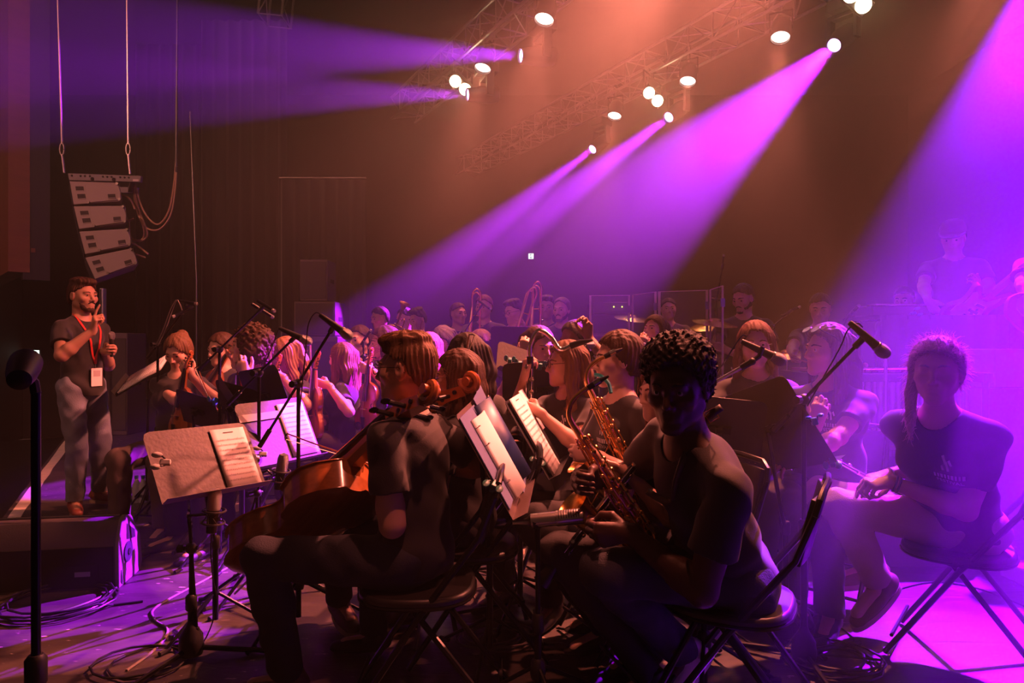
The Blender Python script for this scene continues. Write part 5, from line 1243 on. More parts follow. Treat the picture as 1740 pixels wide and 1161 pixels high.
hw = sit('woman with long reddish hair half hidden behind the saxophonist, holding a clarinet', 1124, 668, 2.62, (-0.93, -0.28), lean=(-0.06, 0, 1), res=0.007, head=(-0.9, -0.42, -0.1), fem=True, hair=('long', 'red'), skin='fair',
         L=dict(h=W(1062, 800, 2.45), pole=(0.6, -0.3, -0.7), fd=(-0.9, 0, -0.2), pn=(0, 0.4, 0.9), pose='grip'), R=dict(h=W(1045, 825, 2.62), pole=(0.1, 0.8, -0.6), pose='grip'), ankles=[V((0.50, 2.50, 0.10)), V((0.52, 2.70, 0.10))], knees=[V((0.16, 2.46, 0.57)), V((0.16, 2.66, 0.57))], toes=[(-1, -.1, -.25), (-1, 0, -.25)], chair='black folding chair under the woman with reddish hair')
reed('clarinet', 'black clarinet with silver keys held across by the reddish haired woman', W(1128, 728, 2.42), (0.62, 0.0, 0.78), (0.3, -1, 0.1))
pw = sit('woman with straight purple lit hair and glasses in profile, seated by the bass clarinet', 962, 620, 3.6, (-0.62, -0.78), lean=(-0.03, -0.02, 1), res=0.0065, head=(-0.97, -0.2, -0.04), fem=True, hair=('long', 'light'), glasses='dark', logo=True, fly=60,
         L=dict(h=W(915, 700, 3.3), pole=(0.6, -0.2, -0.8), fd=(-0.7, 0.3, 0.2), pn=(0, 0.9, 0), pose='grip'), R=dict(h=W(892, 640, 3.42), pole=(-0.3, 0.3, -1), fd=(0.2, 0.2, 0.9), pn=(0.8, 0.5, 0), pose='grip'), chair='black folding chair under the woman with purple lit hair')
reed('bass_clarinet', 'black bass clarinet with curved silver neck held upright in the middle', W(901, 606, 3.42), (0.02, 0, 1), (-0.2, -1, 0))
fl = stand('young woman with long brown hair playing behind a microphone near the clear screens', 1114, 562, 5.0, (-0.75, -0.6), res=0.008, head=(-0.75, -0.66, 0.12), fem=True, hair=('long', 'brown'), skin='fair',
           R=dict(h=W(1092, 592, 4.72), pole=(-0.6, -0.2, -1), fd=(0.1, -0.1, 1), pn=(0.3, 0.9, 0), pose='neck'), L=dict(h=W(1105, 600, 4.8), pole=(0.6, 0, -1), fd=(-0.1, -0.1, 1), pose='neck'))
bg = sit('smiling woman with straight fringe, long hair and pale glasses, seated facing the camera', 1284, 588, 3.75, (-0.28, -0.96), seat=0.60, res=0.0065, head=(-0.28, -0.95, -0.02), fem=True, hair=('long bangs', 'red'), glasses='light', skin='fair', logo=True,
         L=dict(h=W(1318, 735, 3.35), pole=(0.9, 0.1, -0.5)), R=dict(h=W(1250, 740, 3.4), pole=(-0.9, 0.1, -0.5)), chair='black folding chair under the woman with a fringe')
pf = sit('woman in profile with sunglasses pushed up in her long brown hair', 1405, 597, 3.5, (-0.70, -0.70), lean=(-0.02, -0.03, 1), res=0.006, head=(-0.98, -0.2, 0.0), fem=True, hair=('long', 'brown'), skin='tan', logo=True,
         R=dict(h=W(1388, 722, 3.2), pole=(-0.4, -0.1, -1), fd=(0.15, -0.05, 1), pn=(0.6, 0.7, 0), pose='neck'), L=dict(h=W(1352, 792, 3.05), pole=(0.8, -0.2, -0.6), fd=(-0.9, 0, -0.2), pose='relax'), chair='black folding chair under the woman with sunglasses in her hair')
gls = thing('sunglasses', 'dark sunglasses pushed up on the hair of the woman in profile', 'sunglasses', pf['org'])
for s_ in (-1, 1):
    c_ = pf['LP'](0.034 * s_, 0.085, 0.105); hd_ = V(pf['RH'][:, 1]); ux = V(pf['RH'][:, 0]); uz = V(pf['RH'][:, 2]); dn_ = (hd_ * 0.6 + uz * 0.8).normalized(); vv = dn_.cross(ux)
    MB().lathe([(0.024, -0.002), (0.026, 0), (0.024, 0.003)], c_, dn_, 18).build('lens', EBONY, gls, pf['org'])
    MB().tube([pf['LP'](0.058 * s_, 0.08, 0.105), pf['LP'](0.098 * s_, 0.03, 0.07), pf['LP'](0.102 * s_, -0.02, 0.03)], 0.003, 6).build('temple', EBONY, gls, pf['org'])
reed('flute', 'silver flute lying on the lap of the woman in profile', W(1392, 768, 3.1), (-0.75, 0.25, 0.42), (0, -1, 0.5))
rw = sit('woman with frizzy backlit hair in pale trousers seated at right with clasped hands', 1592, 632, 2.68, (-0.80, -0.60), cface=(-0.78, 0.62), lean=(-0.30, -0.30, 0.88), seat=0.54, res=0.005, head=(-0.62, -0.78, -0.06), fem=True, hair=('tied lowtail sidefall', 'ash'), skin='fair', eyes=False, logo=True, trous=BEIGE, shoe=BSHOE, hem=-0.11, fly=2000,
         L=dict(h=W(1512, 819, 2.80), pole=(0.7, -0.2, -1), fd=(-0.95, -0.05, -0.1), pn=(0, 0.3, -1), pose='grip'), R=dict(h=W(1510, 808, 2.92), pole=(0.6, 0.3, -1), fd=(-0.95, -0.2, -0.2), pn=(0, 0.3, -1), pose='relax'),
         knees=[V((1.43, 2.98, 0.60)), V((1.46, 3.22, 0.60))], ankles=[W(1492, 988, 3.08), W(1478, 958, 3.38)], toes=[(-0.75, -0.25, -0.5), (-0.95, 0, -0.12)], chair='black folding chair under the woman with backlit frizzy hair')
for i_, (u_, rr_) in enumerate(((0.93, 0.031), (0.88, 0.032), (0.97, 0.030))):
    a_, e_, w_ = rw['arms']['L' if i_ != 2 else 'R']; p_ = e_.lerp(w_, u_); x_, y_, _ = basis(w_ - e_)
    b_ = MB().tube([p_ + (x_ * math.cos(a) + y_ * math.sin(a)) * rr_ for a in np.linspace(0, 2 * math.pi, 17)[:-1]], 0.004, 6, closed=True).build('bracelet', CHROME if i_ == 2 else BLKP, None, p_); tag(b_, ('dark bracelet nearest the left hand of the woman in pale trousers', 'dark bracelet higher on the left forearm of the woman in pale trousers', 'bright bracelet on the right wrist of the woman in pale trousers')[i_], 'bracelet')

# ---- platform on the right with the band
RZ = 0.55
g1 = stand('guitarist in a brimmed cap standing on the platform at right', 1620, 405, 5.4, (-0.45, -0.88), dz=RZ, res=0.009, head=(-0.62, -0.72, -0.34), hair=('short', 'dark'), trous=TROUS,
           R=dict(h=W(1577, 512, 5.08), pole=(-0.9, 0.1, -0.4), fd=(0.4, -0.25, -0.8), pn=(0.8, 0.5, 0), pose='neck'), L=dict(h=W(1660, 494, 4.98), pole=(0.8, 0.0, -0.7), fd=(-0.3, -0.4, 0.6), pn=(-0.5, 0.2, 0.6), pose='neck'))
def cap_hat(d, label):
    LP, hd = d['LP'], d['hs']; R_ = d['RH']; t = thing('cap', label, 'cap', d['org']); m_ = mat('dark_cap', (0.05, 0.03, 0.05), 0.8)
    x_, y_, z_ = [V(R_[:, i]) for i in range(3)]
    rings = []
    for ph in np.linspace(0, math.pi / 2, 8): rings.append([LP(0.094 * math.cos(ph) ** .6 * math.cos(a), -0.012 + 0.112 * math.cos(ph) ** .6 * math.sin(a), 0.055 + 0.095 * math.sin(ph)) for a in np.linspace(0, 2 * math.pi, 25)[:-1]])
    MB().quadring(rings).build('crown', m_, t, d['org'])
    rows = [[LP(0.088 * math.sin(a) * (1 + .12 * q), -0.012 + (0.106 + 0.085 * q * math.cos(a * .8)) * math.cos(a), 0.058 - 0.018 * q) for a in np.linspace(-1.25, 1.25, 15)] for q in (0, .5, 1)]
    MB().grid(rows).build('brim', m_, t, d['org'], solid=0.004)
cap_hat(g1, 'dark brimmed cap worn by the guitarist on the platform')
guitar('red electric guitar played by the man in the cap', W(1618, 552, 5.06), (0.32, -0.50, 0.52), (-0.1, -0.8, -0.75), mat('red_guitar_paint', (0.38, 0.03, 0.05), 0.25, coat=0.6))
g2 = stand('guitar player cut by the right edge of the picture, elbow raised', 1790, 395, 4.7, (-0.55, -0.83), dz=RZ, res=0.01, hair=('short', 'dark'), R=dict(h=W(1752, 515, 4.40), pole=(-1, 0.1, -0.1), pose='neck'), L=dict(h=W(1810, 470, 4.3), pole=(0.8, 0, -0.5)))
guitar('electric guitar at the right edge of the picture', W(1728, 556, 4.36), (0.62, -0.1, 0.50), (-0.1, -1, 0.1), mat('sunburst_paint', (0.40, 0.08, 0.04), 0.25, coat=0.6))
kb = sit('keyboard player seated low behind the long black table on the platform', 1536, 510, 5.7, (-0.40, -0.9), dz=RZ, res=0.01, head=(-0.7, -0.68, -0.2), hair=('short', 'dark'), heavy=0.02, chair='black folding chair under the keyboard player')
m1 = stand('percussionist with short dark hair standing behind the marimba', 1394, 524, 5.75, (-0.35, -0.93), res=0.009, head=(-0.45, -0.85, -0.28), hair=('short', 'dark'), heavy=0.01, R=dict(h=V((2.15, 5.25, 1.18))), L=dict(h=V((2.50, 5.22, 1.18))))
m2 = stand('bearded percussionist standing right of the clear screens', 1264, 507, 6.3, (-0.45, -0.9), res=0.009, head=(-0.72, -0.6, -0.34), hair=('short', 'dark'), beard='full', logo=True, R=dict(h=V((1.92, 5.92, 1.22)), pole=(-.8, 0, -.6)), L=dict(h=V((2.08, 5.90, 1.20)), pole=(.8, 0, -.6)))
m3 = sit('drummer seated in shadow behind the clear screens', 1136, 526, 7.9, (-0.1, -1), dz=0.45, res=0.011, hair=('short', 'dark'), R=dict(h=V((1.55, 7.45, 1.35))), L=dict(h=V((1.95, 7.45, 1.35))), chair='drum seat chair behind the clear screens')

# ---- back row of brass players, standing
BR = [(647, 540, 7.7, (-0.5, -0.85), (-0.75, -0.6, -0.25), ('short', 'brown'), 'trumpeter at the left end of the back row looking left'),
      (689, 541, 8.0, (-0.4, -0.9), (-0.7, -0.7, -0.2), ('short', 'dark'), 'brass player in the back row half behind a curly haired neighbour'),
      (711, 543, 7.6, (-0.4, -0.9), (-0.65, -0.7, -0.3), ('short quiff', 'dark'), 'curly haired brass player in the back row looking down to the left'),
      (778, 534, 7.7, (0.3, -0.95), (0.6, -0.8, 0.0), ('short', 'brown'), 'smiling brass player in the back row turned to the right'),
      (823, 522, 7.5, (-0.2, -0.98), (-0.35, -0.93, -0.1), ('short', 'red'), 'trombonist in the back row with a microphone before his face'),
      (874, 530, 7.4, (-0.45, -0.9), (-0.75, -0.62, -0.22), ('short quiff', 'dark'), 'trombonist with glasses in the back row looking down to the left'),
      (929, 524, 7.5, (-0.2, -0.98), (-0.15, -0.98, -0.02), ('short quiff', 'dark'), 'young trombonist in the back row facing the camera'),
      (955, 527, 7.1, (-0.4, -0.9), (-0.45, -0.88, -0.1), ('short receding', 'grey'), 'older man with grey beard at the right end of the back row')]
for i, (hx_, hy_, Y_, fa, hd_, hr, lab) in enumerate(BR):
    kw = dict(res=0.009, head=hd_, hair=hr, skin='light' if i % 3 else 'tan', logo=(i == 4), beard='full' if i == 7 else False, glasses='dark' if i == 5 else None)
    if i == 0: kw.update(R=dict(h=W(668, 562, 7.35), pole=(-.8, 0, -.6), fd=(.5, -.3, .4), pose='grip'), L=dict(h=W(676, 564, 7.35), pole=(.8, 0, -.6), fd=(-.5, -.3, .4), pose='grip'))
    if i in (4, 5, 6): kw.update(R=dict(h=W(hx_ + (-12, 0, -16)[i - 4], 572, Y_ - .35), pole=(-.8, 0, -.6), fd=(.5, -.5, .2), pose='grip'), L=dict(h=W(hx_ + (35, 18, -2)[i - 4], (590, 560, 575)[i - 4], Y_ - .35), pole=(.9, 0, -.5), fd=(-.2, -.6, .4), pose='relax' if i == 5 else 'grip'))
    stand(lab, hx_, hy_, Y_, fa, **kw)
trumpet('trumpet held up by the trumpeter at the left end', W(672, 557, 7.28), (0.35, -0.2, 0.85), (0.8, -0.5, -0.2), DBRASS)
trombone('upright trombone left of the trombonist behind the microphone', W(808, 556, 7.15), (0.02, 0, 1), (0.1, -1, 0))
trombone('tilted trombone in front of the trombonist with glasses', W(887, 552, 7.0), (0.26, 0, 0.95), (0.2, -1, 0))
trombone('tallest upright trombone beside the young trombonist', W(911, 545, 7.05), (0.0, 0, 1), (0.1, -1, 0))

# ---- strings on the left
ga_ = sit('girl with a fringe and tied hair looking down, seated with a violin at far left', 303, 598, 5.0, (-0.12, -1), res=0.0075, head=(-0.05, -0.90, -0.45), fem=True, hair=('tied bangs bun', 'light'), skin='light',
          L=dict(h=W(326, 640, 4.68), pole=(0.8, 0, -0.8), fd=(-0.5, -0.2, 0.8), pn=(-0.3, 0.9, 0), pose='neck'), R=dict(h=W(345, 700, 4.6), pole=(-0.6, 0.2, -0.7)), chair='black folding chair under the girl with a fringe at far left', trous=BROWNT)
def violin(label, scroll, zdir, ydir):
    z = V(zdir).normalized(); return bowed('violin', label, 'violin', False, V(scroll) - z * 0.57, z, ydir, 'violins and violas of the string players', detail=False)
violin('violin resting upright before the girl with a fringe', W(323, 606, 4.66), (0.12, 0.05, 1), (-0.5, -0.8, 0.1))
bow('bow slanting across the girl with a fringe', W(333, 626, 4.5), W(368, 702, 4.45))
sb = sit('violinist with purple lit face behind the curly haired violinist', 376, 594, 5.5, (-0.1, -1), res=0.009, head=(-0.5, -0.82, -0.2), fem=True, hair=('tied pony', 'brown'), skin='fair', shirt=SHIRT, chair='black folding chair under the violinist with purple lit face', L=dict(h=W(398, 612, 5.15), pole=(.8, 0, -.8), fd=(.2, -.3, .8), pose='neck'))
sb2 = sit('violinist with light hair leaning behind the curly haired violinist', 408, 600, 5.9, (-0.5, -0.85), res=0.0095, head=(-0.7, -0.65, -0.3), fem=True, hair=('mid', 'light'), skin='fair', chair='black folding chair under the violinist with light hair')
violin('violin held up in front of the violinist with purple lit face', W(398, 588, 5.2), (0.45, 0.1, 0.85), (-0.4, -0.9, 0.2))
sc_ = sit('violinist with a round mass of curly hair turned to the left', 424, 588, 4.65, (-0.55, -0.83), res=0.0075, head=(-0.95, -0.20, -0.02), fem=True, hair=('curly', 'brown'), skin='light', chair='black folding chair under the curly haired violinist', fly=300, neckline=0.03,
          L=dict(h=W(418, 640, 4.3), pole=(0.6, -0.1, -0.9), fd=(-0.3, -0.1, 0.9), pn=(-0.2, 0.9, 0), pose='neck'), R=dict(h=W(450, 672, 4.35), pole=(-0.6, 0.2, -0.8)))
violin('violin upright before the curly haired violinist', W(410, 615, 4.32), (-0.05, 0, 1), (-0.6, -0.75, 0))
sd = sit('violinist with shoulder length blond hair looking down', 487, 604, 5.0, (-0.55, -0.8), res=0.007, head=(-0.82, -0.42, -0.30), fem=True, hair=('mid bangs', 'blond'), skin='light', logo=True, chair='black folding chair under the blond violinist', fly=120,
         L=dict(h=W(478, 640, 4.65), pole=(0.7, -0.2, -0.8), fd=(-0.9, 0.1, 0.1), pn=(0.1, 0.9, 0), pose='grip'), R=dict(h=W(468, 690, 4.75), pole=(-0.5, 0.3, -0.8)))
violin('reddish violin held upright by the blond violinist', W(474, 612, 4.6), (0.03, 0, 1), (-0.75, -0.6, 0.1))
bow('bow held upright beside the blond violinist', W(459, 596, 4.6), W(463, 690, 4.6))
se = sit('violinist with very long straight light brown hair seen from behind', 581, 611, 5.1, (-0.85, -0.1), lean=(-0.03, 0.0, 1), res=0.007, head=(-0.90, 0.38, -0.02), fem=True, hair=('long', 'light'), skin='light', trous=BROWNT, chair='black folding chair under the violinist with very long hair',
         L=dict(h=W(558, 655, 4.78), pole=(0.7, -0.4, -0.8), fd=(-0.9, 0.1, 0.15), pn=(0.1, 0.9, 0), pose='grip'), R=dict(h=W(545, 710, 5.0), pole=(-0.3, 0.6, -0.8)), knees=[V((-1.75, 4.95, 0.68)), V((-1.72, 5.3, 0.62))])
violin('reddish brown violin held upright by the long haired violinist', W(540, 606, 4.72), (0.02, 0, 1), (-0.80, -0.55, 0.1))
bow('bow held upright beside the long haired violinist', W(527, 586, 4.72), W(530, 684, 4.72))
sf_ = sit('boy with short hair facing the camera behind the long haired violinist', 610, 579, 6.2, (-0.35, -0.93), res=0.009, head=(-0.45, -0.88, -0.05), hair=('short', 'brown'), logo=True, chair='black folding chair under the boy with short hair')
sg_ = sit('woman with long brown hair holding a viola, right of the short haired boy', 653, 585, 5.4, (-0.8, -0.5), res=0.0085, head=(-0.95, -0.25, -0.05), fem=True, hair=('long', 'brown'), chair='black folding chair under the viola player', L=dict(h=W(634, 632, 5.0), pole=(.7, -.2, -.8), fd=(-.8, 0, .3), pn=(.1, .9, 0), pose='grip'))
violin('viola held upright by the woman with long brown hair', W(631, 600, 4.96), (0.06, 0, 1), (-0.5, -0.85, 0.1))
sh1 = sit('string player with brown hair hidden behind the front cellist', 692, 588, 6.3, (-0.9, -0.1), res=0.01, fem=True, hair=('mid', 'brown'), chair='black folding chair under the brown haired string player')
sh2 = sit('string player with tousled blond hair behind the front cellist', 726, 592, 6.0, (-0.9, 0.2), res=0.009, fem=True, hair=('mid', 'blond'), chair='black folding chair under the tousled blond player', fly=150)
si = sit('player with pale purple lit hair bent forward in the middle rows', 753, 580, 6.5, (-0.5, -0.8), lean=(-0.1, -0.15, 1), res=0.0095, head=(-0.4, -0.75, -0.55), fem=True, hair=('bob', 'grey'), chair='black folding chair under the player bent forward')
sj = sit('player with dark purple lit hair seen from behind, right of the wavy haired cellist', 792, 612, 3.45, (-0.4, 0.9), res=0.0075, head=(-0.55, 0.82, -0.1), fem=True, hair=('mid', 'dark'), chair='black folding chair under the player with dark purple lit hair',
         R=dict(h=W(829, 712, 3.3), pole=(0.5, -0.4, -1), fd=(0.05, 0.0, 1), pn=(-0.8, 0.5, 0), pose='neck'), L=dict(h=V((-0.45, 3.6, 0.8))))
bow('bow tip rising behind the wavy haired cellist', W(803, 571, 3.3), W(764, 690, 3.25))
sk = sit('player with light brown hair behind the dark haired player', 815, 586, 6.4, (-0.6, -0.75), res=0.0095, fem=True, hair=('long', 'light'), chair='black folding chair under the light brown haired player')
sl_ = sit('player with bobbed brown hair and one raised arm in the middle', 916, 590, 4.7, (0.1, -1), res=0.0085, head=(0.55, -0.8, -0.2), fem=True, hair=('bob', 'brown'), chair='black folding chair under the player with a raised arm',
          R=dict(h=W(892, 604, 4.35), pole=(-0.6, -0.1, -1), fd=(0.05, 0.05, 1), pn=(0.2, 1, 0), pose='grip'))
sm_ = sit('man with receding dark hair and glasses behind the purple lit woman', 977, 578, 4.9, (-0.75, -0.6), res=0.0085, head=(-0.80, -0.5, -0.28), hair=('short receding', 'dark'), skin='brown', glasses='dark', chair='black folding chair under the man with glasses',
          L=dict(h=W(1000, 574, 4.55), pole=(0.6, -0.1, -1), fd=(-0.1, -0.1, 1), pose='neck'))
# ------------------------------------------------------------------ music stands with their music
def XY(px, Y): return ((px - CX) / FPX * Y, Y)
s1 = music_stand('grey music stand with an open page at the left front, beside the large microphone', XY(366, 3.12), W(351, 782, 2.92), (-0.158, 0.12, 0.30), (0.80, -0.60, 0.65), desk=DESK, a0=0.1, w=0.46, h=0.32)
sheet('handwritten page of music on the grey stand at the left front', s1, 0.05, 0.21, -0.145, 0.135, .006, 2)
clip_lamp('white two-headed clip lamp on the left edge of the front grey stand', W(281, 786, 2.72), (-0.8, -0.3, 0.1), (0.6, -0.7, 0.3), mat('white_clip', (0.6, 0.6, 0.55), 0.35))
s2 = music_stand('pink lit music stand standing before the cellist with short hair', XY(482, 3.85), W(475, 733, 3.68), (-0.15, 0.08, 0.30), (0.86, -0.50, 0.48), desk=DESK, w=0.46, h=0.36, a0=0.5)
sheet('narrow bright page of music on the pink lit stand', s2, 0.03, 0.215, -0.155, 0.15, .006, 2)
m = MB(); m.prism([s2['P'](-.23, .075, .003), s2['P'](.03, .075, .003), s2['P'](.03, .115, .003), s2['P'](-.23, .115, .003)], s2['n'] * .004)
ob = m.build('paper_folder', mat('pale_card', (0.45, 0.40, 0.40), 0.7), None, s2['P'](-.1, .095)); tag(ob, 'folded card strip lying across the pink lit stand', 'card')
clip_lamp('white two-headed clip lamp on the lower left edge of the pink lit stand', W(447, 772, 3.5), (-0.8, -0.3, 0.1), (0.6, -0.7, 0.3), MATS['white_clip'])
s3 = music_stand('music stand with an open blue folder, left of the leaning saxophonist', XY(832, 2.83), W(838, 768, 2.55), (-0.34, 0.0, 0.62), (0.87, -0.10, 0.48), w=0.52, h=0.40, desk=mat('brown_grey_desk', (0.11, 0.075, 0.065), 0.45, 0.2), a0=0.35)
def folder(st):
    P = st['P']; t = thing('ring_folder', 'blue folder lying open on the stand left of the saxophonist', 'folder', P(0, 0))
    lt = mat('light_blue_card', (0.13, 0.16, 0.30), 0.5); nv = mat('navy_card', (0.012, 0.035, 0.12), 0.4); org = P(0, 0)
    MB().prism([P(-.255, -.165, .004), P(-.13, -.165, .004), P(-.13, .185, .004), P(-.255, .185, .004)], st['n'] * .004).build('cover', lt, t, org)
    MB().prism([P(-.13, -.165, .004), P(.24, -.165, .004), P(.24, .185, .004), P(-.13, .185, .004)], st['n'] * .003).build('cover', lt, t, org)
    rows = [[P(.03 + .17 * q, b, .012 + .055 * math.sin(q * 2.6)) for b in (-.155, 0, .18)] for q in np.linspace(0, 1, 9)]
    MB().grid(rows).build('pocket', nv, t, org, solid=.003)
    rows = [[P(-.13 + .17 * q, b, .010 + .030 * math.sin(q * 2.2)) for b in (-.17, 0, .15)] for q in np.linspace(0, 1, 9)]
    MB().grid(rows).build('pages', PAPER, t, org, solid=.010)
    m = MB()
    for b in (-.1, .05, .12): m.tube([P(-.13 + .02 * math.cos(a), b, .012 + .02 * math.sin(a)) for a in np.linspace(0, 3.1, 8)], .0016, 5)
    m.build('ring_binding', STEEL, t, org)
    MB().prism([P(.10, .12, .012), P(.25, .15, .03), P(.25, .235, .035), P(.08, .205, .014)], st['n'] * .002).build('flap', lt, t, org)
    MB().prism([P(.06, -.205, .014), P(.24, -.185, .02), P(.24, -.11, .02), P(.06, -.13, .014)], st['n'] * .002).build('flap', lt, t, org)
folder(s3)
clip_lamp('dark green clip lamp hanging at the lower left edge of the blue folder stand', s3['P'](-.262, -.07, .0), (-0.3, -0.9, -0.3), (0.3, -0.3, 0.9), mat('dark_green_clip', (0.02, 0.10, 0.07), 0.4))
s4 = music_stand('dark music stand holding a thick fanned booklet, behind the blue folder stand', XY(884, 3.28), W(908, 735, 3.15), (-0.36, 0.05, 0.56), (0.85, -0.16, 0.50), w=0.48, h=0.38, a0=0.1)
for i_, lab in enumerate(('top pages of the booklet on the dark stand by the blue folder', 'lower pages of the fanned booklet on the dark stand')):
    sheet(lab, s4, -.20 + .012 * i_, .07 - .012 * i_, -.19 + .018 * i_, .19 - .01 * i_, .016 - .009 * i_, 4, name='music_booklet', cat='sheet music', lines=(i_ == 0))
sheet('upright page at the far edge of the dark stand by the blue folder', s4, .10, .235, -.02, .20, .01, 1, lines=False)
clip_lamp('dark green clip lamp below the fanned booklet', s4['P'](-.245, -.10), (-0.3, -0.9, -0.3), (0.3, -0.3, 0.9), MATS['dark_green_clip'])
s5 = music_stand('black music stand seen from behind in front of the smiling woman', XY(1228, 3.25), W(1222, 728, 3.05), (0.0, -0.12, 0.33), (0.25, 0.90, 0.33), a0=0.2, w=0.38, h=.30)
s6 = music_stand('black music stand seen edge on in front of the woman with sunglasses', XY(1335, 3.10), W(1318, 725, 2.98), (-0.36, 0.05, 0.50), (0.84, 0.36, 0.42), w=0.46, h=0.40, a0=0.7)
clip_lamp('teal clip lamp on the edge of the stand before the woman with sunglasses', s6['P'](-.236, -.02), (-0.2, -0.9, 0.1), (-0.3, -0.3, 0.9)); clip_lamp('lower teal clip lamp on the stand before the woman with sunglasses', s6['P'](-.2, -.2), (-0.2, -0.6, -0.6), (-0.3, -0.3, 0.9))
s7 = music_stand('tilted music stand with a thick score beside the standing man', XY(250, 5.45), W(246, 637, 5.3), (0.72, 0.12, 0.47), (-0.44, -0.34, 0.80), w=0.50, h=0.36, a0=0.4)
sheet('thick open score on the tilted stand beside the standing man', s7, -.23, .23, -.16, .18, .012, 14, name='score', cat='score')
for lab, X_, c_, up_, n_, kw in (
    ('black music stand seen from behind in front of the girl with a fringe', XY(340, 4.5), W(338, 698, 4.35), (0, -.15, .30), (0.45, .85, .45), dict(w=.34, h=.25)),
    ('black music stand seen from behind in front of the curly haired violinist', XY(410, 4.2), W(408, 684, 4.1), (0, -.15, .30), (0.45, .85, .45), dict(w=.34, h=.25)),
    ('dark slanting music stand left of the pink lit stand', XY(412, 4.1), W(400, 690, 3.95), (-0.3, .0, .42), (.75, .45, .5), dict(w=.44)),
    ('black music stand in front of the trombonist behind the microphone', XY(838, 6.3), W(838, 610, 6.2), (0, -.1, .33), (0, .95, .3), {}),
    ('black music stand in front of the trombonist with glasses', XY(884, 6.0), W(882, 587, 6.0), (0, -.1, .33), (0.1, .95, .3), {}),
    ('black music stand before the man with glasses', XY(958, 4.1), W(925, 660, 4.0), (0, -.1, .33), (-.2, .95, .3), {}),
    ('black music stand at the feet of the very long haired violinist', XY(447, 4.6), W(452, 672, 4.0), (-.1, -.05, .33), (.6, .75, .3), dict(w=.44))):
    st_ = music_stand(lab, X_, c_, up_, n_, **kw)
wst = music_stand('grey lit music stand with sheet beside the bass clarinet', XY(878, 4.35), W(876, 613, 4.2), (0.05, .12, .30), (0.5, -.75, .4), w=.26, h=.20, desk=DESK)
for i_, (px_, py_, Y_, lab) in enumerate(((365, 683, 4.25, 'teal clip lamp on the stand before the girl with a fringe'), (418, 694, 3.9, 'teal clip lamp on the slanting stand left of the pink lit stand'), (857, 597, 5.95, 'teal clip lamp at the left edge of the stand before the trombonist with glasses'), (866, 614, 4.12, 'left teal clip lamp on the grey lit stand by the bass clarinet'), (883, 620, 4.1, 'right teal clip lamp on the grey lit stand by the bass clarinet'), (918, 622, 3.95, 'teal clip lamp on the stand before the man with glasses'))):
    clip_lamp(lab, W(px_, py_, Y_), (0.1, -0.5, 0.8), (0, -1, 0.2))

# ------------------------------------------------------------------ microphones
_st = mic_stand('microphone stand nearest the camera at the left edge', XY(72, 1.46), W(61, 668, 1.44), None, feet='round', r=.0105)
m_ = MB(); m_.tube([W(61, 668, 1.44), W(58, 650, 1.44), W(48, 640, 1.43)], .010, 8); m_.build('mic_clip_adapter', BLKP, _st, _st.location)
mic('drum', 'stubby black microphone on the stand nearest the camera', W(38, 632, 1.42), (-0.30, 0.55, 0.22))
_st = mic_stand('tall boom stand with two slim microphones behind the standing man', XY(273, 4.95), W(268, 586, 4.95), W(317, 522, 4.85), .07)
mic('pencil', 'upper slim microphone on the tall boom by the girl with a fringe', W(320, 514, 4.85), (0.6, -0.2, -0.1)); mic('pencil', 'lower slim microphone under the tall boom by the girl with a fringe', W(311, 530, 4.83), (-0.35, -0.3, -0.25))
_st = mic_stand('black boom stand rising over the curly haired violinist', XY(373, 4.2), W(373, 594, 4.2), W(446, 523, 4.15), .12)
mic('pencil', 'front slim microphone over the curly haired violinist', W(452, 520, 4.13), (0.6, -0.3, -0.32)); mic('pencil', 'rear slim microphone over the curly haired violinist', W(446, 528, 4.2), (0.4, 0.3, -0.3))
_st = mic_stand('boom stand with a black vocal microphone over the blond violinist', XY(437, 3.55), W(440, 634, 3.55), W(500, 574, 3.5), .18)
mic('dynamic', 'black vocal microphone over the blond violinist', W(503, 571, 3.48), (0.82, -0.12, -0.36))
_st = mic_stand('boom stand with a vocal microphone left of the long haired violinist', XY(507, 3.2), W(507, 652, 3.2), W(566, 556, 3.15), .30)
mic('dynamic', 'vocal microphone pointing down to the right above the long haired violinist', W(572, 556, 3.13), (0.72, -0.15, -0.50))
_st = mic_stand('low boom stand folded down at the left front', XY(329, 2.90), W(325, 932, 2.84), W(322, 886, 2.84), .36, feet='cone', a0=0.15, reach=.30, r=.0115, clip=False)
m_ = MB(); m_.tube([W(322, 886, 2.84), W(320, 876, 2.84), W(335, 876, 2.84), W(352, 874, 2.84)], .007, 8); m_.build('mic_arm', BLK, _st, _st.location)
def shock(label, p, d, r=.045):
    p = V(p); x, y, d = basis(d); t = thing('shock_mount', label, 'shock mount', p, group='elastic shock mounts')
    for q in (-.025, .025): MB().tube([p + d * q + (x * math.cos(a) + y * math.sin(a)) * r for a in np.linspace(0, 2 * math.pi, 21)[:-1]], .0045, 6, closed=True).build('ring', BLKP, t, p)
    m = MB()
    for k in range(8):
        a = k * math.pi / 4; b = a + .5; m.tube([p - d * .025 + (x * math.cos(a) + y * math.sin(a)) * r, p + (x * math.cos(b) + y * math.sin(b)) * .028, p + d * .025 + (x * math.cos(a) + y * math.sin(a)) * r], .0022, 5)
    m.build('elastic_cord', BLKM, t, p)
mic('large', 'large black microphone upright beneath the grey music stand', W(363, 866, 2.84), (0.10, 0, 1)); shock('shock mount around the large microphone at the left front', W(363, 878, 2.84), (0.10, 0, 1))
_st = mic_stand('low boom stand right of the front grey music stand', XY(437, 3.45), W(437, 838, 3.45), W(447, 803, 3.42), .26, a0=1.0, reach=.28, clip=False)
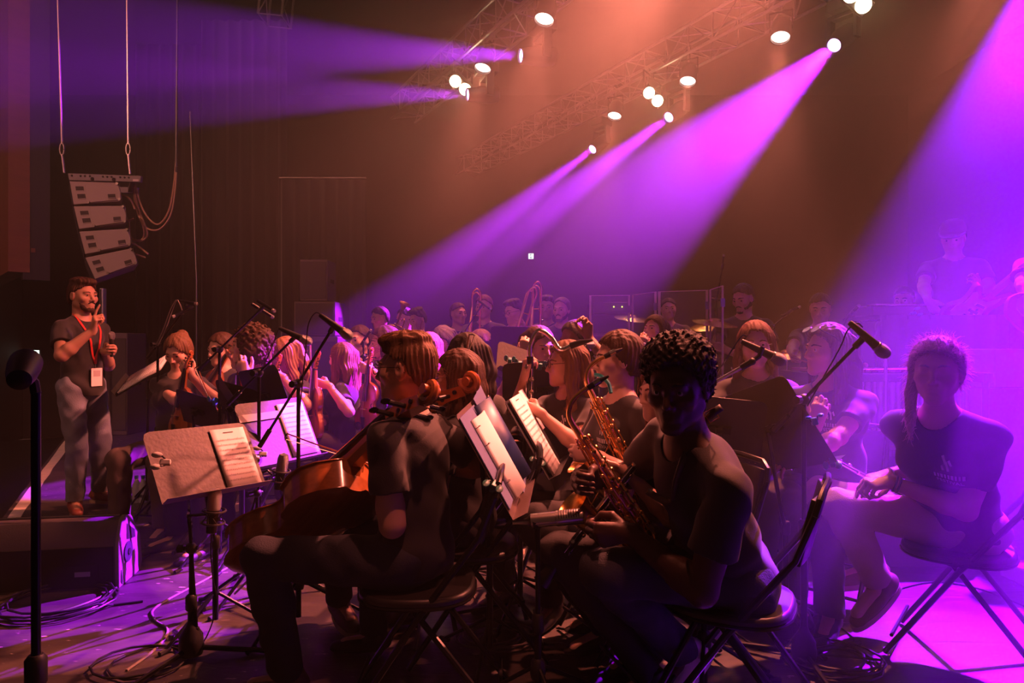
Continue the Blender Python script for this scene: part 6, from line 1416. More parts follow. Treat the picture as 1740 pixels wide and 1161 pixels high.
mic('large', 'large microphone tilted before the pink lit music stand', W(478, 800, 3.42), (0.18, -0.05, 1)); shock('shock mount of the microphone before the pink lit stand', W(476, 808, 3.42), (0.18, -0.05, 1))
m_ = MB(); m_.tube([W(447, 803, 3.42), W(455, 800, 3.42), W(463, 808, 3.42)], .006, 8); m_.build('mic_arm', BLK, _st, _st.location)
_st = mic_stand('straight stand carrying the silver microphone before the saxophone bell', XY(918, 2.62), W(914, 896, 2.35), None, a0=0.9, r=.0105)
mic('ribbon', 'silver cylindrical microphone pointing at the saxophone bell', W(930, 883, 2.33), (0.93, -0.12, 0.12))
m_ = MB(); m_.tube([W(914, 896, 2.35), W(914, 884, 2.34)], .012, 10); m_.tube([W(905, 887, 2.335), W(925, 883, 2.335)], .0245, 12); m_.build('mic_holder', BLKP, _st, _st.location)
_st = mic_stand('boom stand with a bright arm behind the saxophonist', XY(1190, 2.62), W(1196, 660, 2.58), W(1272, 618, 2.5), .05, boom_m=SILV, reach=.3)
mic('dynamic', 'vocal microphone in front of the smiling woman', W(1299, 599, 2.7), (0.84, -0.1, -0.42)); m_ = MB(); m_.tube([W(1272, 618, 2.5), W(1290, 606, 2.5), W(1296, 590, 2.5)], .009, 8); m_.build('mic_clip_adapter', BLKP, _st, _st.location)
_st = mic_stand('long boom stand between the woman with sunglasses and the woman in pale trousers', XY(1368, 2.79), W(1366, 679, 2.79), W(1462, 580, 2.6), .13, feet='cone', a0=0.5, reach=.36, r=.0115)
mic('dynamic', 'vocal microphone at the end of the long boom by the backlit woman', W(1478, 578, 2.58), (0.66, -0.1, -0.62))
_st = mic_stand('thin straight stand before the young woman near the clear screens', XY(1082, 4.7), W(1083, 612, 4.65), W(1087, 588, 4.62), .02); mic('dynamic', 'microphone before the face of the young woman near the clear screens', W(1086, 582, 4.6), (0.45, 0.2, -0.3))
_st = mic_stand('tall thin stand rising above the clear screens', XY(1222, 6.9), W(1218, 510, 6.9), W(1228, 452, 6.85), .05); mic('pencil', 'slim microphone at the top of the tall thin stand above the clear screens', W(1228, 446, 6.85), (0.05, -0.2, 0.9))
_st = mic_stand('boom stand reaching to the trombonist behind the microphone', XY(785, 6.9), W(788, 566, 6.9), W(818, 520, 6.85), .1); mic('pencil', 'bright slim microphone in front of the trombonist face', W(824, 519, 6.83), (0.6, -0.1, -0.42))
_st = mic_stand('straight stand with a level microphone below the trombonist hands', XY(834, 6.4), W(834, 580, 6.4), W(838, 576, 6.4), .02); mic('dynamic', 'level microphone in front of the black stand of the trombonist', W(838, 574, 6.4), (-0.95, -0.1, -0.08))
_st = mic_stand('thin stand with a bright purple microphone left of the viola player', XY(619, 5.7), W(618, 606, 5.7), W(617, 584, 5.68), .02); mic('pencil', 'bright purple lit microphone left of the viola player', W(622, 573, 5.68), (0.5, -0.1, 0.7))
_st = mic_stand('stand with a pale microphone above the purple lit woman', XY(1000, 4.6), W(1004, 602, 4.55), W(996, 592, 4.5), .03); mic('dynamic', 'pale microphone beside the man with receding hair', W(990, 592, 4.5), (0.9, -0.1, 0.35))
_st = mic_stand('boom stand behind the smiling woman reaching up to the right', XY(1302, 5.4), W(1312, 556, 5.4), W(1342, 530, 5.35), .08); mic('pencil', 'slim microphone on the boom behind the smiling woman', W(1344, 529, 5.35), (0.6, -0.1, 0.3))
_st = mic_stand('boom stand above the marimba beside the percussionist', XY(1432, 5.0), W(1432, 556, 5.0), W(1446, 534, 4.95), .1); mic('pencil', 'slim microphone on the boom above the marimba', W(1447, 532, 4.95), (0.4, -0.2, 0.5))
# ------------------------------------------------------------------ cables
cable('cable looping down from the microphone above the long haired violinist', [W(548, 536, 3.15), W(536, 532, 3.15), W(524, 552, 3.16), W(519, 600, 3.17), W(514, 650, 3.18), W(509, 700, 3.19)], .003)
cable('cable drooping from the microphone over the blond violinist', [W(483, 557, 3.5), W(474, 560, 3.5), W(462, 590, 3.52), W(448, 622, 3.54)], .003)
cable('left cable looping from the tall boom by the girl with a fringe', [W(300, 512, 4.86), W(297, 512, 4.87), W(288, 530, 4.88), W(278, 558, 4.9), W(264, 590, 4.93)], .0035, CABLEG)
cable('right cable looping from the tall boom by the girl with a fringe', [W(312, 534, 4.83), W(305, 516, 4.85), W(300, 511, 4.86), W(292, 530, 4.88), W(281, 560, 4.9), W(268, 588, 4.93)], .0035, CABLEG)
cable('cable arching from the microphone by the smiling woman', [W(1268, 572, 2.52), W(1262, 570, 2.52), W(1250, 585, 2.53), W(1232, 614, 2.55), W(1212, 645, 2.57)], .0028)
cable('cable arching from the long boom microphone at right', [W(1466, 556, 2.6), W(1456, 550, 2.6), W(1440, 562, 2.62), W(1428, 590, 2.64), W(1400, 640, 2.7), W(1372, 690, 2.78)], .003)
cable('cable hanging from the large microphone at the left front', [W(362, 896, 2.84), W(358, 930, 2.86), W(362, 985, 2.9), W(368, 1030, 2.95), FLOOR(345, 1092, .005), FLOOR(300, 1120, .005)], .003)
cable('cable running from the monitor across the purple lit floor', [FLOOR(60, 1052, .006), FLOOR(160, 1020, .006), FLOOR(215, 985, .006), FLOOR(245, 948, .006), FLOOR(300, 922, .006), FLOOR(380, 905, .006), FLOOR(452, 884, .006), FLOOR(520, 880, .006)], .008)
cable('pale cable bending on the floor beside the folded stand', [FLOOR(445, 905, .005), FLOOR(425, 925, .005), FLOOR(420, 945, .005), FLOOR(350, 985, .005), FLOOR(268, 1030, .005), FLOOR(262, 1052, .005), FLOOR(285, 1072, .005), FLOOR(262, 1105, .005), FLOOR(215, 1140, .005)], .006, CABLEG)
for i_, (pts, lab) in enumerate((([(700, 985), (760, 950), (820, 940), (900, 965), (960, 1010)], 'thin cable curling under the blue folder stand'), ([(780, 850), (812, 905), (800, 990), (830, 1060), (845, 1090)], 'pale cable running between the stands to the coil'), ([(950, 900), (985, 965), (1000, 1010), (960, 1042)], 'thin cable behind the silver microphone stand'), ([(200, 905), (260, 890), (340, 872), (430, 850)], 'thin cable along the floor behind the monitor'),
        ([(380, 880), (430, 862), (500, 850), (560, 858)], 'cable crossing behind the front grey stand'), ([(350, 850), (400, 838), (470, 842), (540, 830)], 'cable lying farther behind the front grey stand'), ([(1290, 1010), (1330, 1030), (1380, 1042), (1440, 1075), (1470, 1120)], 'cable running to the coil at the right front'), ([(1500, 1010), (1580, 990), (1660, 1000), (1740, 1030)], 'thin cable under the chair at right'), ([(1330, 905), (1420, 880), (1540, 890), (1640, 905)], 'cable behind the legs of the woman in pale trousers'))):
    cable(lab, [FLOOR(a, b, .005) for a, b in pts], .0042, CABLEG if i_ in (1, 3) else CABLE)
c_ = FLOOR(842, 1092); coil('coil of thin cables at the foot of the blue folder stand', c_, .135, 6, .0038, CABLEG, 2, [c_ + V((.2, .1, .004)), c_ + V((.3, .3, .004))])
c_ = FLOOR(832, 965); coil('coil of cables farther back between the stands', c_, .14, 4, .004, CABLE, 3)
c_ = FLOOR(1412, 1128); coil('coil of thick black cable at the right front', c_, .17, 5, .0055, CABLE, 4, [c_ + V((-.25, .12, .005)), c_ + V((-.3, .3, .005))])
c_ = FLOOR(250, 1128); coil('flat coil of cable at the left front', c_, .16, 2, .005, CABLE, 5)
c_ = FLOOR(95, 1028); coil('pile of coiled cables before the stage monitor', c_, .26, 5, .006, CABLE, 6, [c_ + V((.3, -.02, .006)), c_ + V((.42, .03, .006))])
c_ = FLOOR(560, 885); coil('coil of cables under the cello', c_, .16, 4, .004, CABLE, 8)

# ------------------------------------------------------------------ stage monitor
def wedge():
    o = FLOOR(203, 1000); ax = V((-0.985, -0.17, 0)).normalized(); dp = V((0.17, -0.985, 0)) * -1; L = 0.86
    t = thing('stage_monitor', 'wedge shaped stage monitor lying at the left edge of the stage', 'loudspeaker', o)
    CASE = mat('monitor_case', (0.09, 0.08, 0.085), 0.55, bump=0.1, bscale=200)
    prof = [(0.0, 0.0), (0.0, 0.245), (0.05, 0.352), (0.09, 0.366), (0.17, 0.345), (0.30, 0.20), (0.33, 0.05), (0.31, 0.0)]
    P = lambda a, b, c: o + ax * a + dp * b + V((0, 0, c))
    MB().prism([P(0.022, b, c) for b, c in prof], ax * (L - 0.044)).build('cabinet', CASE, t, o)
    for a in (0.0, L - 0.022): MB().prism([P(a, b * 1.03 - .004, c * 1.02) for b, c in prof], ax * 0.022).build('side_panel', mat('monitor_side', (0.22, 0.2, 0.21), 0.5), t, o, bevel=.005)
    MB().prism([P(0.06, 0.12, .362), P(L - 0.06, .12, .362), P(L - .06, .29, .215), P(.06, .29, .215)], V((0, 0, .006)) + dp * .006).build('grille', mat('monitor_grille', (0.02, 0.02, 0.02), 0.6, bump=.8, bscale=600), t, o)
    MB().prism([P(.03, -.002, .012), P(L - .03, -.002, .012), P(L - .03, -.002, .225), P(.03, -.002, .225)], dp * -.004).build('front_grille', BLKM, t, o)
    for z0, z1 in ((.235, .32), (.03, .09)):
        MB().prism([P(-.003, .10 if z0 > .2 else .015, z0), P(-.003, .22 if z0 > .2 else .035, z0 - .02), P(-.003, .21 if z0 > .2 else .04, z1 - .06), P(-.003, .10 if z0 > .2 else .02, z1)], ax * .004).build('handle_slot', BLKM, t, o)
    cc = P(-.003, .11, .165); MB().lathe([(.055, 0), (.055, .004), (.03, .006), (.001, .006)], cc, -ax, 24).build('pole_socket', mat('socket_plate', (0.05, 0.05, 0.07), 0.4), t, o); MB().lathe([(.018, 0), (.018, .005), (.001, .005)], cc - ax * .006, -ax, 16).build('socket_hole', BLKM, t, o)
    MB().prism([P(.10, -.008, .05), P(.34, -.008, .05), P(.34, -.008, .135), P(.10, -.008, .135)], dp * .004).build('connector_panel', BLKM, t, o); MB().prism([P(.14, -.012, .075), P(.215, -.012, .075), P(.215, -.012, .10), P(.14, -.012, .10)], dp * .003).build('nameplate', mat('grey_plate', (.25, .25, .28), .5), t, o)
    cable('cable lying along the top of the stage monitor', [P(.02, .06, .377), P(.3, .06, .380), P(.6, .07, .377), P(.9, .09, .36)], .006)
wedge()

# ------------------------------------------------------------------ hanging loudspeakers at left
LA = mat('line_array_case', (0.30, 0.25, 0.24), 0.65, bump=0.06, bscale=90)
LAD = mat('line_array_recess', (0.035, 0.03, 0.03), 0.8)
def px(p, Y=8.0): return W(p[0], p[1], Y)
BX = [[(118.4, 308), (203, 310.7), (207.6, 341.5), (125, 347.8)], [(125.2, 350.5), (213, 349.6), (216.6, 378.6), (134.3, 389.4)], [(134.8, 393.6), (219.3, 388.5), (224.7, 417.5), (144.8, 432)], [(145, 438), (225.7, 421.6), (235.6, 449), (161.4, 474.5)]]
LBL = ('uppermost of the four hanging line loudspeakers', 'second of the four hanging line loudspeakers from the top', 'third of the four hanging line loudspeakers from the top', 'lowest, most tilted of the four hanging line loudspeakers')
for q, lab in zip(BX, LBL):
    A, B, C_, D = [px(p) for p in q]; dep = V((-0.53, 0.85, 0.0)) * .85; org = (A + C_) / 2
    t = thing('line_loudspeaker', lab, 'loudspeaker', org, group='hanging line loudspeakers')
    MB().prism([A, B, C_, D], dep).build('cabinet', LA, t, org, bevel=.006)
    bl = lambda u, v: A.lerp(B, u).lerp(D.lerp(C_, u), v)
    f = V((0, -.012, 0))
    MB().prism([bl(.36, .04), bl(.97, .05), bl(1.0, .5), bl(.985, .93), bl(.36, .97), bl(.31, .85), bl(.31, .15)], f).build('side_plate', LA, t, org, bevel=.003)
    for (u0, u1, v0, v1, k) in ((.10, .26, .22, .40, 0), (.11, .27, .56, .76, 0), (.74, .89, .62, .82, 1)):
        fr = f * (1.3 if k else .3)
        MB().prism([bl(u0, v0), bl(u1, v0), bl(u1, v1), bl(u0, v1)], fr).build('rigging_slot', LAD, t, org)
        MB().prism([bl(u0, v1), bl(u1, v1), bl(u1, v1 + .03), bl(u0, v1 + .03)], fr * 1.5).build('slot_edge', LA, t, org)
    m = MB(); m.prism([bl(.0, .0), bl(.0, 1), bl(-.02, .98), bl(-.02, .03)], dep); m.build('front_grille', BLKM, t, org)
    m = MB()
    for u, v in ((.33, .96), (.97, .07), (.97, .92)): m.cyl(bl(u, v) + f * 2.2, bl(u, v), .016, 10)
    m.build('rigging_pin', SCREW, t, org) if False else None
    for u, v in ((.33, .96), (.97, .07), (.97, .92)): MB().cyl(bl(u, v) + f * 2.4, bl(u, v) + f * .9, .016, 10).build('rigging_pin', SCREW, t, org)
A, B, C_, D = px((115.5, 294.5)), px((239, 299)), px((238, 309)), px((117.5, 306)); org = (A + C_) / 2
t = thing('rigging_frame', 'perforated steel rigging frame above the hanging loudspeakers', 'rigging frame', org)
for yo in (0, .6): MB().prism([p + V((-.62 * yo, yo, 0)) for p in (A, B, C_, D)], (0, .05, 0)).build('beam', mat('frame_paint', (.16, .15, .16), .55), t, org)
bl = lambda u, v: A.lerp(B, u).lerp(D.lerp(C_, u), v)
for u in (.05, .17, .23, .30, .48, .54, .60, .72, .78, .84): MB().cyl(bl(u, .35) - V((0, .004, 0)), bl(u, .35) + V((0, .004, 0)), .012, 10).build('hole', BLKM, t, org)
for u in (.33, .63): MB().cyl(bl(u, .75) - V((0, .004, 0)), bl(u, .75) + V((0, .004, 0)), .022, 10).build('hole', BLKM, t, org)
MB().prism([bl(.90, .6) - V((0, .004, 0)), bl(.98, .6) - V((0, .004, 0)), bl(.98, .95) - V((0, .004, 0)), bl(.90, .95) - V((0, .004, 0))], (0, .003, 0)).build('label_plate', mat('pale_label', (.55, .5, .5), .6), t, org)
for u in (.05, .9): MB().bar(bl(u, .5) + V((-.01, .02, 0)), bl(u, .5) + V((-.39, .63, 0)), .05, .05).build('cross_beam', STEEL, t, org)
WIRE = mat('steel_cable', (0.45, 0.38, 0.38), 0.35, 0.9)
for (a, b, c, lab) in (((94, -150), (105.5, 245), (109.5, 294), 'left suspension cable of the hanging loudspeakers'), ((214.5, -150), (218, 245), (221, 296), 'right suspension cable of the hanging loudspeakers')):
    t = thing('suspension_cable', lab, 'cable', px(c, 8.02), group='suspension cables')
    MB().tube([px(a, 8.02), px(b, 8.02)], .011, 6).build('wire_rope', WIRE, t, px(c, 8.02)); q = px(b, 8.02)
    MB().tube([q + V((.025 * math.cos(k), 0, -.06 + .07 * math.sin(k))) for k in np.linspace(0, 6.2, 12)], .010, 6).build('shackle', SCREW, t, px(c, 8.02))
    MB().tube([q - V((0, 0, .12)), px(c, 8.02)], .012, 6).build('sling', WIRE, t, px(c, 8.02))
CBG = mat('sandy_cable', (0.42, 0.26, 0.17), 0.6)
for pts, lab in (([(227, 314), (231, 352), (246, 385), (270, 390), (290, 365), (298, 320), (300, 283)], 'lower long cable loop behind the hanging loudspeakers'), ([(230, 314), (240, 350), (256, 375), (272, 380), (288, 355), (296, 310), (299, 276)], 'upper long cable loop behind the hanging loudspeakers'),
                 ([(227, 314), (231, 345), (240, 375), (245, 395), (240, 408), (226, 407), (221, 400), (219, 375)], 'short cable loop from the frame to the third loudspeaker'), ([(228, 314), (234, 350), (247, 385), (250, 400), (241, 409), (228, 408), (222, 404)], 'second short cable loop to the third loudspeaker')):
    cable(lab, [px(p, 8.25) for p in pts], .011, CBG, group='cables of the hanging loudspeakers')
cable('unlit upper run of the long cable loops, coloured black, behind the hanging loudspeakers', [px(p, 8.25) for p in ((300, 284), (299.5, 274), (301, 60), (302, -200))], .013, CABLE, group='cables of the hanging loudspeakers')  # the loops continued upward in black: shade put into the cable colour
for pts, lab in (([(207, 331), (218, 336), (224, 344), (229, 356)], 'cable end sticking out behind the uppermost hanging loudspeaker'), ([(214, 372), (219, 375), (227, 371)], 'cable end behind the second hanging loudspeaker'), ([(224, 412), (238, 421), (252, 432)], 'cable end behind the third hanging loudspeaker'), ([(231, 432), (239, 435), (247, 438)], 'cable end behind the lowest hanging loudspeaker')):
    cable(lab, [px(p, 8.15) for p in pts], .012, CBG, group='cables of the hanging loudspeakers')

# ------------------------------------------------------------------ loudspeakers on the floor at the far left
SPK = mat('speaker_paint', (0.10, 0.075, 0.08), 0.6, bump=0.1, bscale=120); SPG = mat('speaker_grille', (0.055, 0.045, 0.05), 0.7, bump=.6, bscale=300)
def cab(label, x0, x1, y0, y1, Y, dep, name='loudspeaker', group='stacked loudspeakers at the far left'):
    a = W(x0, y1, Y); b = W(x1, y0, Y); a.z = max(a.z, 0.0); c = (a + b) / 2 + V((0, dep / 2, 0)); o = V((c.x, c.y, a.z))
    t = thing(name, label, 'loudspeaker', o, group=group)
    MB().box(c, (b.x - a.x, dep, b.z - a.z)).build('cabinet', SPK, t, o, bevel=.012)
    MB().box((c.x, Y - .008, c.z), ((b.x - a.x) * .92, .014, (b.z - a.z) * .9)).build('grille', SPG, t, o, bevel=.004)
    for s in (-1, 1): MB().box((c.x + s * (b.x - a.x) * .5, c.y, c.z), (.012, .2, .06)).build('handle', BLKM, t, o)
    return t
cab('smaller loudspeaker on top of the stack at the far left', 509.5, 556.5, 441, 511.5, 10.0, .5); cab('wide loudspeaker in the middle of the stack at the far left', 499.5, 569.5, 512.5, 571, 10.0, .6); cab('lowest loudspeaker of the stack at the far left', 494, 574, 572, 800, 10.0, .65)
cab('tall loudspeaker standing behind the standing man', 178, 216, 566, 760, 9.6, .5, group=None)
t = thing('column_loudspeaker', 'slim white column loudspeaker rising behind the raised hand of the standing man', 'loudspeaker', W(171, 567, 9.4))
a_, b_ = W(168.5, 567, 9.4), W(174.5, 490, 9.4); MB().box(((a_.x + b_.x) / 2, 9.45, (a_.z + b_.z) / 2), (b_.x - a_.x, .09, b_.z - a_.z)).build('column', mat('pale_column', (.5, .47, .5), .5), t, W(171, 567, 9.4), bevel=.008)
MB().box(((a_.x + b_.x) / 2 - .008, 9.40, (a_.z + b_.z) / 2), ((b_.x - a_.x) * .55, .012, (b_.z - a_.z) * .96)).build('grille', SPG, t, W(171, 567, 9.4))
MB().cyl((a_.x + .02, 9.45, a_.z), (a_.x + .02, 9.45, .02), .018, 10).build('pole', BLK, t, W(171, 567, 9.4)); MB().lathe([(.12, 0), (.12, .012), (.03, .02)], (a_.x + .02, 9.45, 0), (0, 0, 1), 24).build('base', BLK, t, W(171, 567, 9.4))

# ------------------------------------------------------------------ exit signs
def exit_sign(label, x0, x1, y0, y1, Y, two):
    a = W(x0, y1, Y); b = W(x1, y0, Y); t = thing('exit_sign', label, 'exit sign', (a + b) / 2); o = (a + b) / 2; wd, hg = b.x - a.x, b.z - a.z
    MB().box((o.x, Y + .03, o.z), (wd * 1.05, .05, hg * 1.08)).build('case', mat('sign_case', (.3, .3, .3), .5), t, o); MB().box((o.x, Y - .002, o.z), (wd, .006, hg)).build('lit_face', emission('exit_face', (.80, 1.0, .86), 2.2), t, o)
    DK = mat('exit_green', (0.0, 0.10, 0.05), .6)
    for i, u in enumerate((.28, .72) if two else (.5,)):
        cx = a.x + wd * u
        MB().prism([V((cx + p * hg * .62, Y - .008, o.z + q * hg * .8)) for p, q in ((-.28, -.5), (.28, -.5), (.28, .5), (-.28, .5))], (0, .003, 0)).build('pictogram_frame', DK, t, o)
        if i == 0:
            m = MB(); F_ = lambda p, q: V((cx + p * hg * .5, Y - .012, o.z + q * hg * .5)); r_ = hg * .045
            m.ball(F_(.1, .52), hg * .06, 8); m.tube([F_(.08, .38), F_(-.02, 0)], r_ * 1.4, 6); m.tube([F_(-.02, 0), F_(.16, -.2), F_(.1, -.55)], r_, 6); m.tube([F_(-.02, 0), F_(-.16, -.25), F_(-.34, -.3)], r_, 6); m.tube([F_(.08, .34), F_(.28, .15)], r_, 6); m.tube([F_(.08, .34), F_(-.18, .22)], r_, 6)
            m.build('running_figure', emission('exit_face', (.80, 1.0, .86), 2.2), t, o)
        else:
            m = MB(); F_ = lambda p, q: V((cx + p * hg * .6, Y - .012, o.z + q * hg * .6)); m.tube([F_(-.22, 0), F_(.22, 0)], hg * .045, 6); m.tube([F_(.05, .2), F_(.24, 0), F_(.05, -.2)], hg * .045, 6); m.build('arrow', emission('exit_face', (.80, 1.0, .86), 2.2), t, o)
exit_sign('wide lit exit sign on the far wall left of the standing man', 44, 66.5, 595.5, 607.5, 18.95, True); exit_sign('small lit exit sign on the far wall above the back row', 898, 906.5, 431, 440, 18.95, False)

# ------------------------------------------------------------------ clear drum screens
GL = bpy.data.materials.new('clear_acrylic'); GL.use_nodes = True; nt_ = GL.node_tree; pb = nt_.nodes['Principled BSDF']
tr_ = nt_.nodes.new('ShaderNodeBsdfTransparent'); tr_.inputs[0].default_value = (.93, .92, .92, 1); gl_ = nt_.nodes.new('ShaderNodeBsdfGlossy'); gl_.inputs['Roughness'].default_value = .12; mx_ = nt_.nodes.new('ShaderNodeMixShader'); mx_.inputs[0].default_value = .07
df_ = nt_.nodes.new('ShaderNodeBsdfDiffuse'); df_.inputs[0].default_value = (.6, .55, .55, 1); mx2 = nt_.nodes.new('ShaderNodeMixShader'); mx2.inputs[0].default_value = .05
nt_.links.new(tr_.outputs[0], mx_.inputs[1]); nt_.links.new(gl_.outputs[0], mx_.inputs[2]); nt_.links.new(mx_.outputs[0], mx2.inputs[1]); nt_.links.new(df_.outputs[0], mx2.inputs[2]); nt_.links.new(mx2.outputs[0], nt_.nodes['Material Output'].inputs['Surface'])
EDGE = mat('frosted_acrylic_edge', (.85, .72, .68), .4)
PST = [(999, 7.0), (1073, 6.95), (1116, 6.45), (1206, 6.25), (1229, 5.75)]; HT = 1.79
names = ('leftmost clear acrylic screen in front of the amplifier rack', 'narrow second clear acrylic screen from the left', 'widest clear acrylic screen in front of the drummer', 'rightmost clear acrylic screen turned toward the camera')
for (a, b, lab) in zip(PST[:-1], PST[1:], names):
    p, q = V((*XY(*a), 0)), V((*XY(*b), 0)); d = (q - p).normalized(); p += d * .012; q -= d * .012
    t = thing('acrylic_screen', lab, 'screen', p, group='clear acrylic drum screens'); n = V((d.y, -d.x, 0))
    MB().prism([p, q, q + V((0, 0, HT)), p + V((0, 0, HT))], n * .006).build('pane', GL, t, p)
    for e, s in ((p, 1), (q, -1)): MB().bar(e + d * .012 * s, e + d * .012 * s + V((0, 0, HT)), .022, .012, up=n).build('edge_post', EDGE, t, p)
    MB().bar(p + V((0, 0, HT)), q + V((0, 0, HT)), .008, .006).build('top_edge', EDGE, t, p)
    for z_ in (.3, 1.0, 1.65): MB().box(q + V((0, 0, z_)) - d * .01, (.035, .02, .07)).build('hinge', STEEL, t, p)
# amplifier rack
o = V((*XY(1036, 8.3), 0)); t = thing('amplifier_rack', 'black amplifier rack with two small green lights behind the leftmost clear screen', 'amplifier', o)
MB().box(o + V((0, .25, .9)), (.44, .5, 1.8)).build('case', SPK, t, o, bevel=.01)
for k in range(5): MB().box(o + V((0, -.01, .45 + .27 * k)), (.40, .03, .22)).build('rack_unit', BLKP, t, o); MB().box(o + V((0, -.012, .585 + .27 * k)), (.42, .02, .012)).build('rack_rail', SCREW, t, o)
for x_ in (1043, 1057): q = W(x_, 521.5, 8.26); MB().ball(q, .008, 8).build('indicator_light', emission('green_led', (.65, 1.0, .05), 6), t, o)
# ------------------------------------------------------------------ percussion
def box_thing(name, label, cat, lo, hi, m_, group=None, bevel=.008):
    lo, hi = V(lo), V(hi); c = (lo + hi) / 2; ob = MB().box(c, hi - lo).build(name, m_, None, V((c.x, c.y, lo.z)), bevel=bevel); return tag(ob, label, cat, group)
RIS = mat('black_riser', (0.03, 0.026, 0.03), .7, bump=.1, bscale=20)
t = thing('stage_platform', 'low black platform under the band at right', 'platform', (4.2, 6.3, 0)); MB().box((4.35, 6.3, .525), (3.3, 2.9, .05)).build('deck', RIS, t, (4.2, 6.3, 0)); MB().box((4.35, 4.90, .25), (3.24, .02, .5)).build('skirt', BLKM, t, (4.2, 6.3, 0)); MB().box((2.74, 6.3, .25), (.02, 2.8, .5)).build('skirt', BLKM, t, (4.2, 6.3, 0))
t = thing('stage_platform', 'low black platform under the drummer behind the clear screens', 'platform', (2.0, 7.9, 0)); MB().box((1.75, 8.0, .425), (2.0, 2.0, .05)).build('deck', RIS, t, (2.0, 7.9, 0)); MB().box((1.75, 7.02, .2), (1.96, .02, .4)).build('skirt', BLKM, t, (2.0, 7.9, 0))
# long table with black cloth
o = V((3.10, 5.15, RZ)); t = thing('long_table', 'long table with black cloth on the platform before the keyboard player', 'table', o)
MB().box((3.12, 5.15, RZ + .945), (.92, .42, .03)).build('table_top', BLKP, t, o)
MB().grid([[V((2.66 + .92 * i / 40, 4.93 + .014 * math.sin(i * .9), RZ + z_)) for i in range(41)] for z_ in (.02, .5, .962)]).build('cloth', BLKM, t, o, solid=.006)
for x_, y_ in ((2.7, 5.32), (3.54, 5.32), (2.7, 4.97), (3.54, 4.97)): MB().cyl((x_, y_, RZ), (x_, y_, RZ + .93), .018, 8).build('leg', BLK, t, o)
clip_lamp('teal clip lamp lit white on the edge of the long table', W(1552, 533, 4.95), (0.8, -.3, .3), (0, -1, .3)); clip_lamp('teal clip lamp standing at the right end of the long table', W(1650, 530, 4.95), (0.1, -.2, 1), (0, -1, .2))
kx = V((3.1, 5.2, RZ + .96)); t = thing('keyboard', 'slim keyboard lying on the long black table', 'keyboard', kx); MB().box(kx + V((0, .03, .04)), (.82, .26, .08)).build('case', BLKP, t, kx, bevel=.01); MB().box(kx + V((0, -.05, .085)), (.78, .12, .012)).build('keys', mat('ivory', (.75, .72, .68), .3), t, kx)
# marimba
o = V((2.45, 4.55, 0)); t = thing('marimba', 'marimba with a row of tube resonators in front of the percussionist', 'marimba', o); Z_ = 1.12
for y_ in (4.32, 4.78): MB().bar((1.93, y_, Z_ - .03), (2.98, y_, Z_ - .03), .03, .05).build('rail', BLK, t, o)
BAR = mat('rosewood_bar', (.22, .07, .04), .4)
for i in range(26): x_ = 1.96 + .04 * i; L_ = .40 - .005 * i; MB().box((x_, 4.55, Z_ + .012), (.034, L_, .02)).build('tone_bar', BAR, t, o, bevel=.003)
for i in range(26): x_ = 1.96 + .04 * i; MB().cyl((x_, 4.45, Z_ - .05), (x_, 4.45, Z_ - .48 + .009 * i), .0175, 12).build('resonator_tube', mat('resonator', (.42, .36, .36), .35, .9), t, o)
for x_ in (1.90, 3.01):
    MB().bar((x_, 4.30, Z_ - .03), (x_, 4.80, Z_ - .03), .04, .06).build('end_frame', BLK, t, o)
    for y_ in (4.34, 4.76): MB().cyl((x_, y_, 0.04), (x_, y_, Z_ - .05), .02, 10).build('leg', BLK, t, o); MB().ball((x_, y_, .04), .04, 10).build('caster', BLKP, t, o)
for (x_, y_, lab) in ((2.15, 5.2, 'left mallet held by the percussionist behind the marimba'), (2.5, 5.2, 'right mallet held by the percussionist behind the marimba')):
    t = thing('mallet', lab, 'mallet', (x_, y_, 1.18), group='marimba mallets'); MB().cyl((x_, y_ + .05, 1.20), (x_ + .02, y_ - .32, 1.15), .005, 6).build('stick', BOWW, t, (x_, y_, 1.18)); MB().ball((x_ + .02, y_ - .33, 1.15), .02, 10).build('head', mat('yarn', (.4, .1, .15), .9), t, (x_, y_, 1.18))
# drums
SHELL = mat('drum_shell', (.10, .02, .02), .25, coat=.6); HEADM = mat('drum_head', (.62, .56, .52), .6); CYM = mat('cymbal_bronze', (.75, .45, .18), .25, 1.0)
def drum(label, c, ax, r, h, legs=None, group='drums behind the clear screens'):
    c, ax = V(c), V(ax).normalized(); t = thing('drum', label, 'drum', c, group=group)
    MB().lathe([(r, -h / 2), (r, h / 2)], c, ax, 28).build('shell', SHELL, t, c)
    for s in (-1, 1):
        MB().lathe([(.001, 0), (r * .97, .001), (r * .97, .002)], c + ax * (h / 2 * s), ax * s, 28).build('drum_head', HEADM, t, c); MB().tube([c + ax * h / 2 * s + (basis(ax)[0] * math.cos(a) + basis(ax)[1] * math.sin(a)) * r * 1.02 for a in np.linspace(0, 6.28, 29)[:-1]], .012, 6, closed=True).build('hoop', CHROME, t, c)
    for k in range(6): a = k * math.pi / 3; d = basis(ax)[0] * math.cos(a) + basis(ax)[1] * math.sin(a); MB().bar(c + d * r * 1.03 - ax * h * .42, c + d * r * 1.03 + ax * h * .42, .014).build('lug', CHROME, t, c)
    for l in legs or []: MB().tube([V(q) for q in l], .011, 8).build('leg', CHROME, t, c)
DZ = .45
drum('bass drum lying on its side behind the widest clear screen', (1.75, 7.5, DZ + .29), (0, -1, 0), .28, .40)
